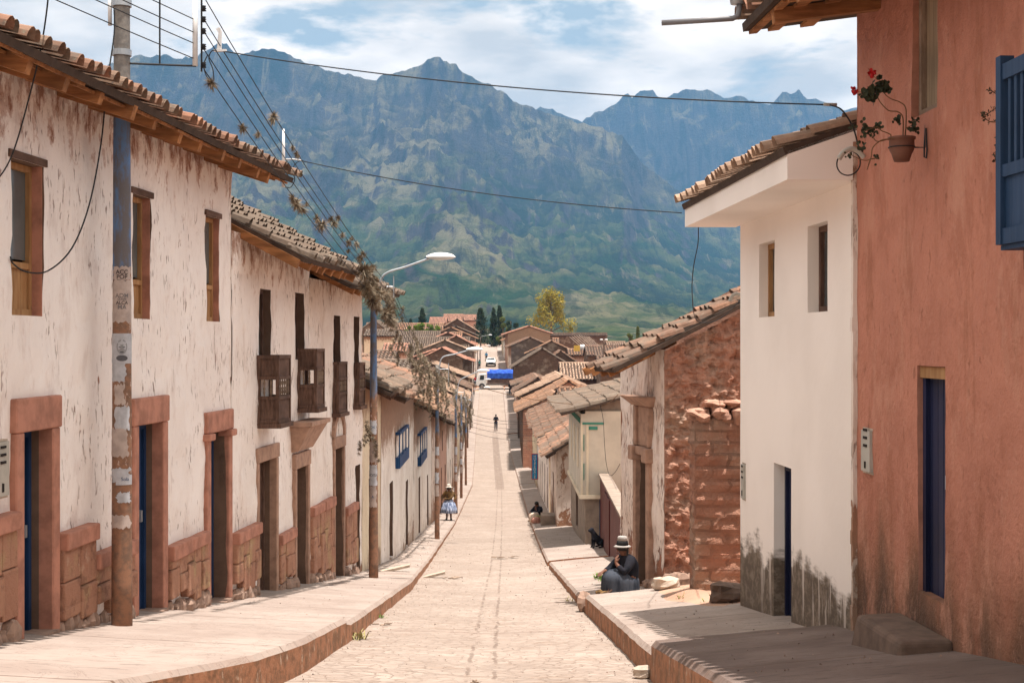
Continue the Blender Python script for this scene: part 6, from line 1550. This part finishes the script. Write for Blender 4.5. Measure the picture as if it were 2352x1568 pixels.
# local -Y is her front
nd = {'pelvis': (V3(0, .10, .14), (.17, .15)), 'belly': (V3(0, .10, .28), (.15, .13)), 'chest': (V3(0, .06, .46), (.155, .12)), 'neck': (V3(0, .02, .60), .052), 'head': (V3(0, -.025, .685), (.078, .09)), 'crown': (V3(0, -.02, .775), (.066, .076))}
ed = [('pelvis', 'belly'), ('belly', 'chest'), ('chest', 'neck'), ('neck', 'head'), ('head', 'crown')]
for sg, n_ in ((-1, 'l'), (1, 'r')):
    nd['sh' + n_] = (V3(sg * .16, .05, .54), .060)
    nd['el' + n_] = (V3(sg * .21, -.12, .36), .046); nd['wr' + n_] = ((V3(.09, -.19, .50), .030) if sg > 0 else (V3(-.10, -.30, .36), .030))
    nd['hip' + n_] = (V3(sg * .11, .0, .14), .10); nd['kn' + n_] = (V3(sg * .08, -.24, .30), .060); nd['an' + n_] = (V3(sg * .07, -.30, .07), .036); nd['to' + n_] = (V3(sg * .07, -.40, .035), .030)
    ed += [('chest', 'sh' + n_), ('sh' + n_, 'el' + n_), ('el' + n_, 'wr' + n_), ('pelvis', 'hip' + n_), ('hip' + n_, 'kn' + n_), ('kn' + n_, 'an' + n_), ('an' + n_, 'to' + n_)]
hand_nodes(nd, ed, 'wrr', 'r', V3(-.3, .2, 1), V3(0, 1, -.2)); hand_nodes(nd, ed, 'wrl', 'l', V3(.4, -1, -.3), V3(0, -.2, -1))
skinned('body', nd, ed, M['skin'], w)
sn = {'b': (V3(0, .11, .16), (.19, .17)), 'belly': (V3(0, .10, .30), (.175, .155)), 'chest': (V3(0, .06, .46), (.18, .145)), 'n': (V3(0, .03, .60), (.10, .08))}; se = [('b', 'belly'), ('belly', 'chest'), ('chest', 'n')]
for sg, n_ in ((-1, 'l'), (1, 'r')):
    sn['s' + n_] = (nd['sh' + n_][0], .090); sn['e' + n_] = (nd['el' + n_][0], .070); sn['w' + n_] = (nd['el' + n_][0].lerp(nd['wr' + n_][0], .8), .046); se += [('chest', 's' + n_), ('s' + n_, 'e' + n_), ('e' + n_, 'w' + n_)]
skinned('shawl', sn, se, M['c_dark'], w)
sk = MB(); N1, N2 = 56, 14
for j in range(N2 + 1):
    v = j / N2
    for i in range(N1):
        a = 2 * math.pi * i / N1; fx, fy = math.cos(a), math.sin(a)
        fr = max(0, -fy)
        rad_ = (.205 + .20 * fr ** 1.2) * math.sin(math.pi / 2 * min(1, v * 1.25 + .12))
        z = (.29 + .11 * fr) * (1 - v ** 2.4) + .01
        fold = 1 + .055 * v * math.sin(a * 17 + 3 * math.sin(a * 4)) 
        sk.v.append((fx * rad_ * .98 * fold, .05 + fy * rad_ * fold, z + .012 * math.sin(a * 11) * v))
for j in range(N2):
    for i in range(N1): sk.f.append((j*N1+i, (j+1)*N1+i, (j+1)*N1+(i+1) % N1, j*N1+(i+1) % N1)); sk.m.append(0)
sk.f.append(tuple(range(N1))); sk.m.append(0)
sk.build('skirt', M['c_grey_skirt'], w, smooth=True)
head_parts(w, (0, -.025, .70), .092, braids=True)
MB().lathe([(.124, .738), (.130, .745), (.092, .765)], (0, -.02, 0), 24, sy=1.12).build('hat_brim', M['felt_grey'], w, smooth=True)
MB().lathe([(.097, .764), (.092, .80), (.083, .835)], (0, -.02, 0), 24).build('hat_band', M['felt_black'], w, smooth=True)
MB().lathe([(.078, .836), (.074, .895), (.062, .905), (.001, .905)], (0, -.02, 0), 24).build('hat_crown', M['felt_grey'], w, smooth=True)
for sg in (-1, 1): MB().rock((sg * .07, -.36, .045), (.09, .22, .085), 2, n=10, rough=.05).build('shoe', M['c_brown'], w, smooth=True)
st_ = MB().tube([(0, 0, 0), (.22, .05, .16)], .014, 7).build('walking_stick', M['wood_dark'], None, loc=(px(1388, 22.0), 22.0, gr(22.0, px(1388, 22)) + .015)); tag(st_, 'short dark stick lying by the feet of the seated woman', 'stick')
# man in the far road and the small figures
figure('man in dark jacket and trousers standing in the middle of the far road', (px(1139, 150), 150, road_z(150)), .25, M['c_dark'], M['c_navy'], h=1.02, arms='front')
figure('person in bright blue top walking beyond the white car', (px(1117, 266), 266, road_z(266)), 0, M['c_blue'], M['c_dark'], h=1.0)
figure('person in teal top standing by the left wall beyond the lorry', (px(1101, 240), 240, road_z(240) + .1), .3, M['c_teal'], M['c_dark'], h=1.02)
figure('person in red top at the cab of the lorry', (px(1091.5, 205), 205.8, road_z(205)), .5, M['c_red'], M['c_dark'], h=1.0)
figure('dark clothed person standing in the shade at the back of the lorry', (px(1172, 191), 191, road_z(191) + .12), 0, M['c_dark'], M['c_dark'], h=1.05, arms='front')
# seated figure in navy with bundles
s2 = copy_tree(w); s2.location = (px(1233, 59.4), 59.4, gr(59.4, px(1233, 59.4))); s2.rotation_euler = (0, 0, math.radians(-40)); s2['label'] = 'person in navy shawl sitting on the right pavement behind pale bundles'
for c in children(s2):
    if c.name.startswith('hat'): bpy.data.objects.remove(c)
def bundle(x, y, d, size, seed, mat, label):
    o = MB().rock((0, 0, size[2] * .42), size, seed, n=14, rough=.22).build('bundle', mat, None, smooth=True, loc=(px(x, d), d, gr(d, px(x, d)))); tag(o, label, 'bundle', 'bundles of the street seller')
bundle(1227, 0, 58.6, (.42, .36, .42), 1.5, cloth('cream_sack', (.60, .50, .40), (.50, .38, .30)), 'tall cream sack beside the seated figure on the right pavement')
bundle(1236, 0, 58.2, (.34, .3, .30), 3.5, cloth('olive_cloth', (.30, .27, .13), (.2, .17, .09)), 'olive cloth bundle in front of the cream sack')
bundle(1231, 0, 57.7, (.40, .34, .28), 5.5, cloth('rosy_cloth', (.45, .24, .19), (.36, .18, .14)), 'rosy brown bundle nearest the kerb on the right pavement')
o_ = MB().bx(0, .55, 0, 1.1, -.2, .38).build('stone_bench', M['stone_grey'], None, loc=(px(1243, 55.5), 55.5, gr(55.5, px(1243, 55.5)))); tag(o_, 'low brown stone bench against the right wall behind the bundles', 'bench')
# dark dog sitting
dg = empty('dog', (px(1372, 41), 41, gr(41, px(1372, 41))), math.radians(-70), 'black dog sitting in the shade by the maroon garden wall', 'dog')
nd = {'rump': (V3(0, .16, .13), .11), 'mid': (V3(0, .03, .24), .10), 'chest': (V3(0, -.09, .34), .10), 'neck': (V3(0, -.13, .45), .065), 'head': (V3(0, -.18, .52), .062), 'muz': (V3(0, -.29, .50), .034), 'tail': (V3(0, .30, .06), .03), 'tip': (V3(.12, .38, .03), .015)}
ed = [('rump', 'mid'), ('mid', 'chest'), ('chest', 'neck'), ('neck', 'head'), ('head', 'muz'), ('rump', 'tail'), ('tail', 'tip')]
for sg, n_ in ((-1, 'l'), (1, 'r')):
    nd['f1' + n_] = (V3(sg * .07, -.12, .26), .045); nd['f2' + n_] = (V3(sg * .07, -.13, .12), .028); nd['f3' + n_] = (V3(sg * .07, -.14, .03), .026); nd['f4' + n_] = (V3(sg * .07, -.19, .02), .024)
    nd['h1' + n_] = (V3(sg * .12, .03, .14), .06); nd['h2' + n_] = (V3(sg * .12, .14, .05), .032); nd['h3' + n_] = (V3(sg * .12, -.02, .025), .026); nd['e' + n_] = (V3(sg * .055, -.15, .585), .022)
    ed += [('chest', 'f1' + n_), ('f1' + n_, 'f2' + n_), ('f2' + n_, 'f3' + n_), ('f3' + n_, 'f4' + n_), ('rump', 'h1' + n_), ('h1' + n_, 'h2' + n_), ('h2' + n_, 'h3' + n_), ('head', 'e' + n_)]
skinned('body', nd, ed, M['c_dark'], dg)

# ------------------------------------------------------------------ lorry and car
M['tarp'] = cloth('blue_tarpaulin', (.025, .07, .36), (.04, .11, .45), (3, 3, 3)); M['veh_white'] = flat('vehicle_white', (.66, .66, .64), .35, .1, spec=.5); M['veh_glass'] = flat('vehicle_glass', (.02, .03, .03), .08, .1, spec=.6); M['tyre'] = flat('tyre_rubber', (.02, .02, .02), .8, .1); M['hub'] = flat('wheel_hub', (.22, .2, .19), .6, .2)
def wheel(par, x, y, r, w_, ax='y'):
    a, b = ((x, y - w_ / 2, r), (x, y + w_ / 2, r)) if ax == 'y' else ((x - w_ / 2, y, r), (x + w_ / 2, y, r))
    o = MB().tube([a, b], r, 20).build('wheel', M['tyre'], par)
    d = Vector(b) - Vector(a); MB().tube([Vector(a) - d * .04, Vector(b) + d * .04], r * .5, 14).build('rim', M['hub'], o)
    return o
lo = empty('lorry', (px(1093.5, 203), 202.3, road_z(203)), 0, 'white lorry with blue tarpaulin cover crossing the far street', 'lorry')
cb = MB(); q = [(0, .45), (0, 1.25), (.42, 2.15), (1.45, 2.2), (1.45, .45)]
cb.add([(x, 0, z) for x, z in q] + [(x, 1.9, z) for x, z in q], [(4, 3, 2, 1, 0), (5, 6, 7, 8, 9), (0, 1, 6, 5), (1, 2, 7, 6), (2, 3, 8, 7), (3, 4, 9, 8), (4, 0, 5, 9)]); co = cb.build('cab', M['veh_white'], lo)
bv = co.modifiers.new('b', 'BEVEL'); bv.width = .08; bv.segments = 2
MB().add([(.50, -.012, 1.3), (1.15, -.012, 1.3), (1.15, -.012, 1.95), (.62, -.012, 1.95)], [(0, 1, 2, 3)]).build('side_window', M['veh_glass'], lo)
MB().add([(.045, .15, 1.33), (.37, .15, 2.06), (.37, 1.75, 2.06), (.045, 1.75, 1.33)], [(0, 1, 2, 3)]).build('windscreen', M['veh_glass'], lo)
MB().bx(.5, 6.6, .3, 1.6, .55, .75).build('chassis', M['hub'], lo); MB().bx(-.08, .1, .0, 1.9, .42, .62).build('bumper', M['hub'], lo)
for y in (.3, 1.6): MB().lathe([(.001, -.02), (.08, -.02), (.09, .02), (.001, .03)], (-.02, y, .9), 10).build('headlight', M['lamp_glass'], lo)
bd = MB()
for i in range(4): bd.bx(1.6, 6.6, -.05, 1.95, .82 + i * .2, .99 + i * .2)
bd.build('cargo_bed', M['wood_dark'], lo)
tp = MB(); prof = [(-.08, 1.5), (-.10, 2.25), (.2, 2.62), (.95, 2.78), (1.7, 2.62), (2.0, 2.25), (1.98, 1.5)]; NX = 14
for i in range(NX + 1):
    x = 1.58 + 5.1 * i / NX
    for (y, z) in prof: tp.v.append((x, y + .03 * math.sin(i * 2.3 + z), z + .04 * math.sin(i * 1.7) * (z > 1.6)))
for i in range(NX):
    for k_ in range(len(prof) - 1): tp.f.append((i*7+k_, i*7+k_+1, (i+1)*7+k_+1, (i+1)*7+k_)); tp.m.append(0)
tp.f.append(tuple(range(7))); tp.m.append(0); tp.f.append(tuple(NX*7+q for q in range(7))[::-1]); tp.m.append(0)
tp.build('tarpaulin', M['tarp'], lo)
for (x, y) in ((.85, .12), (.85, 1.78), (5.1, .12), (5.1, 1.78)): wheel(lo, x, y, .42, .26)
ca = empty('car', (px(1127.5, 250), 249, road_z(250)), 0, 'white car coming down the far street beyond the lorry', 'car')
cbm = MB(); 
def loft(mb, secs):
    n = len(secs[0])
    for s_ in secs: mb.v.extend(s_)
    for i in range(len(secs) - 1):
        for k_ in range(n): mb.f.append((i*n+k_, i*n+(k_+1) % n, (i+1)*n+(k_+1) % n, (i+1)*n+k_)); mb.m.append(0)
    mb.f.append(tuple(range(n))[::-1]); mb.m.append(0); mb.f.append(tuple((len(secs)-1)*n+k_ for k_ in range(n))); mb.m.append(0)
def sec(y, hw, zb, zt, tw): return [(-hw, y, zb), (hw, y, zb), (hw, y, (zb + zt) / 2), (tw, y, zt), (-tw, y, zt), (-hw, y, (zb + zt) / 2)]
loft(cbm, [sec(0, .80, .38, .80, .74), sec(.15, .86, .32, .92, .80), sec(1.1, .88, .30, 1.02, .82), sec(3.9, .88, .30, 1.05, .82), sec(4.2, .84, .38, .98, .78)])
o_ = cbm.build('body', M['veh_white'], ca)
cbm = MB(); loft(cbm, [sec(1.05, .80, 1.0, 1.04, .78), sec(1.7, .80, 1.0, 1.52, .62), sec(3.4, .80, 1.0, 1.55, .62), sec(4.0, .78, 1.0, 1.06, .74)]); cbm.build('cabin', M['veh_white'], ca)
MB().add([(-.70, 1.12, 1.09), (.70, 1.12, 1.09), (.585, 1.66, 1.50), (-.585, 1.66, 1.50)], [(0, 1, 2, 3)]).build('windscreen', M['veh_glass'], ca)
MB().bx(-.84, .84, -.08, .1, .34, .58).build('bumper', M['tyre'], ca); MB().bx(-.4, .4, -.02, .06, .60, .76).build('grille', M['tyre'], ca)
for x in (-.62, .62): MB().bx(x - .13, x + .13, -.03, .08, .62, .78).build('headlight', M['lamp_glass'], ca)
for (x, y) in ((-.76, .8), (.76, .8), (-.76, 3.4), (.76, 3.4)): wheel(ca, x, y, .31, .2, 'x')
for x in (-.98, .98): MB().bx(x - .1, x + .1, 1.25, 1.33, .98, 1.1).build('mirror', M['tyre'], ca)
# projecting shop sign on the right wall
sg_ = empty('shop_sign', (px(1221, 80), 80, -7.75), 0, 'narrow blue and red vertical sign projecting from the right wall', 'sign')
MB().bx(0, .36, 0, .08, 0, 1.45).build('board', M['c_red'], sg_); MB().bx(.035, .325, -.02, -.002, .04, 1.41).build('face', M['c_blue'], sg_)
for i, ch in enumerate('HOSPEDAJE'):
    o_ = bent_text(sg_, ch, .20, 0, 9.0, M['felt']); o_.name = 'letter'; o_.location = (.18, 9 - .028, 1.30 - i * .148)
# satellite dish, tanks and pale laths on the right roofs
o_ = MB().lathe([(.38, .0), (.40, .55), (.30, .66), (.12, .70)], (0, 0, 0), 18).build('water_tank', M['white_plastic'], None, smooth=True, loc=P(1338, 803, 192)); tag(o_, 'pale round water tank on the ribbed roofs of the right town', 'water tank')
o_ = MB().bx(-.4, .4, -.3, .3, 0, .75).build('water_tank', flat('yellow_plastic', (.6, .36, .06), .6, .2), None, loc=P(1325, 806, 190)); tag(o_, 'small yellow box tank beside the pale water tank', 'water tank')
for i in range(9):
    o_ = MB().box((0, 0, 0), (3.4, .05, .09), Matrix.Rotation(.72, 3, 'Y')).build('roof_lath', M['felt'], None, loc=P(1322 + i * 5.5, 782 + abs(i - 4) * .8, 296)); tag(o_, 'pale wooden lath leaning on the long brown barn roof', 'lath', 'pale laths on the barn roof')
e, h = make_pole(P(1387, 850, 165), pz(781, 165), .10, .08, 'short pale post with two lamps above the right roofs', 'pole_plain', None)
for dx in (-.28, .28):
    MB().lathe([(.001, -.08), (.16, -.05), (.20, .02), (.12, .09), (.001, .1)], (dx, 0, h + .05), 12).build('lamp_head', M['white_plastic'], e, smooth=True)

# ------------------------------------------------------------------ trees
def leaf_mat(name, a, b):
    t = NT(name); r = t.island(); col = t.mix(r, a, b); col = t.mix(t.ramp(t.noise(t.pos(), .8, 3), .4, .6, 0, .5), col, tuple(x * .5 for x in a))
    t.put(t.b.inputs['Base Color'], col); t.b.inputs['Roughness'].default_value = .8; t.b.inputs['Specular IOR Level'].default_value = .2
    tr_ = t.n('ShaderNodeBsdfTranslucent'); t.put(tr_.inputs[0], col); ms_ = t.n('ShaderNodeMixShader'); ms_.inputs[0].default_value = .25
    t.t.links.new(t.b.outputs[0], ms_.inputs[1]); t.t.links.new(tr_.outputs[0], ms_.inputs[2]); t.t.links.new(ms_.outputs[0], t.out.inputs[0]); return t.mat
M['lf_dark'] = leaf_mat('dark_conifer_leaf', (.018, .035, .018), (.04, .06, .025)); M['lf_euc'] = leaf_mat('yellow_green_leaf', (.20, .20, .03), (.42, .31, .05)); M['lf_mid'] = leaf_mat('olive_leaf', (.07, .10, .025), (.16, .17, .04)); M['lf_fresh'] = leaf_mat('fresh_shrub_leaf', (.08, .15, .02), (.18, .24, .03)); M['bark'] = flat('grey_bark', (.16, .12, .09), .95, .4)
def tree(name, label, x, ytop, ybase, wpx, d, kind, mat, seed, group='trees of the town'):
    zt, zb = pz(ytop, d), pz(ybase, d) - 2.0; H = zt - zb; W_ = wpx / F * d / 2; r_ = random.Random(seed)
    e = empty(name, (px(x, d), d, zb), 0, label, 'tree' if name != 'shrub' else 'shrub', group)
    tk = MB(); tk.tube([(0, 0, 0), (.05 * H * .1, 0, H * .4), (0, 0, H * .93)], [H * .022, H * .014, .03], 8)
    cen_ = []
    if kind == 'conifer':
        for i in range(26):
            t_ = i / 26; z = H * (.22 + .76 * t_); R = W_ * (1 - t_) ** .8 * r_.uniform(.45, 1.15) + .12
            for k_ in range(6):
                a = r_.uniform(0, 6.28); cen_.append((Vector((math.cos(a) * R * .6, math.sin(a) * R * .6, z)), R * .42 + .15))
                tk.tube([(0, 0, z), (math.cos(a) * R * .8, math.sin(a) * R * .8, z - .05 * H * .2)], .03, 4)
    else:
        nb_ = 16 if kind == 'euc' else 9
        for i in range(nb_):
            t_ = (i + .5) / nb_; z = H * (.32 + .62 * t_) if kind == 'euc' else H * r_.uniform(.35, .9)
            prof = (1 - .75 * t_) if kind == 'euc' else 1 - .4 * abs(t_ - .5)
            a = i * 2.4 + r_.uniform(-.4, .4); R = W_ * prof * r_.uniform(.45, .85)
            c = Vector((math.cos(a) * R, math.sin(a) * R * .8, z)); cen_.append((c, W_ * r_.uniform(.24, .42)))
            tk.tube([(0, 0, z * .62), tuple(c * .6 + Vector((0, 0, z * .32))), tuple(c)], [H * .010, H * .006, .02], 5)
    tk.build('trunk', M['bark'], e, smooth=True)
    cr_ = MB(); per = 30 if kind == 'conifer' else 300; ls = .17 if kind == 'conifer' else .24
    ls *= max(1, H / 12)
    for c, R in cen_:
        for k_ in range(per):
            dd = Vector((r_.gauss(0, 1), r_.gauss(0, 1), r_.gauss(0, .8))).normalized() * R * r_.uniform(.35, 1.05) ** .7; p = c + dd
            n_ = (dd.normalized() + Vector((r_.uniform(-.8, .8), r_.uniform(-.8, .8), r_.uniform(-.4, 1)))).normalized(); u = n_.orthogonal().normalized(); u.rotate(Matrix.Rotation(r_.uniform(0, 6), 3, n_)); w_ = n_.cross(u); s_ = ls * r_.uniform(.6, 1.3)
            cr_.v.extend([tuple(p - u * s_), tuple(p - w_ * s_ * .5), tuple(p + u * s_), tuple(p + w_ * s_ * .5)]); b = len(cr_.v); cr_.f.append((b-4, b-3, b-2, b-1)); cr_.m.append(0)
    cr_.build('crown', mat, e)
    return e
tree('eucalyptus_tree', 'tall yellow green eucalyptus above the long brown barn', 1266, 664, 768, 112, 330, 'euc', M['lf_euc'], 5)
tree('eucalyptus_tree', 'small yellowish sapling right of the tall eucalyptus', 1308, 745, 770, 14, 330, 'bush', M['lf_euc'], 6)
tree('conifer_tree', 'dark conifer standing leftmost above the orange ribbed roof', 970, 706, 750, 24, 320, 'conifer', M['lf_dark'], 7)
tree('conifer_tree', 'tiny dark conifer left of the pink hipped roofs', 943, 732, 748, 8, 330, 'conifer', M['lf_dark'], 8)
tree('conifer_tree', 'broad dark conifer right of the pink hipped roofs', 1104, 704, 790, 60, 335, 'conifer', M['lf_dark'], 9)
tree('conifer_tree', 'slim dark conifer, left of the two at the end of the street', 1134, 703, 800, 34, 330, 'conifer', M['lf_dark'], 10)
tree('conifer_tree', 'slim dark conifer, right of the two at the end of the street', 1147, 698, 795, 32, 340, 'conifer', M['lf_dark'], 11)
tree('broadleaf_tree', 'olive green round tree right of the slim conifers', 1155, 724, 790, 40, 325, 'bush', M['lf_mid'], 12)
tree('broadleaf_tree', 'smaller green tree touching the pink gabled house', 1173, 732, 785, 34, 322, 'bush', M['lf_dark'], 13)
for i, (x, y, w_) in enumerate(((935, 745, 16), (950, 742, 20), (966, 740, 22), (985, 742, 20), (1003, 741, 18))): tree('shrub', '%s fresh green shrub from the left above the wide grey roof' % ORD[i], x, y, 766, w_, 255, 'bush', M['lf_fresh'], 20 + i, 'shrubs among the left roofs')
tree('broadleaf_tree', 'low green tree left of the ruined roof under the mountain', 1445, 762, 795, 26, 300, 'bush', M['lf_mid'], 31)
tree('conifer_tree', 'thin pale conifer near the ruined roof ridge', 1465, 748, 790, 8, 310, 'conifer', M['lf_mid'], 32)
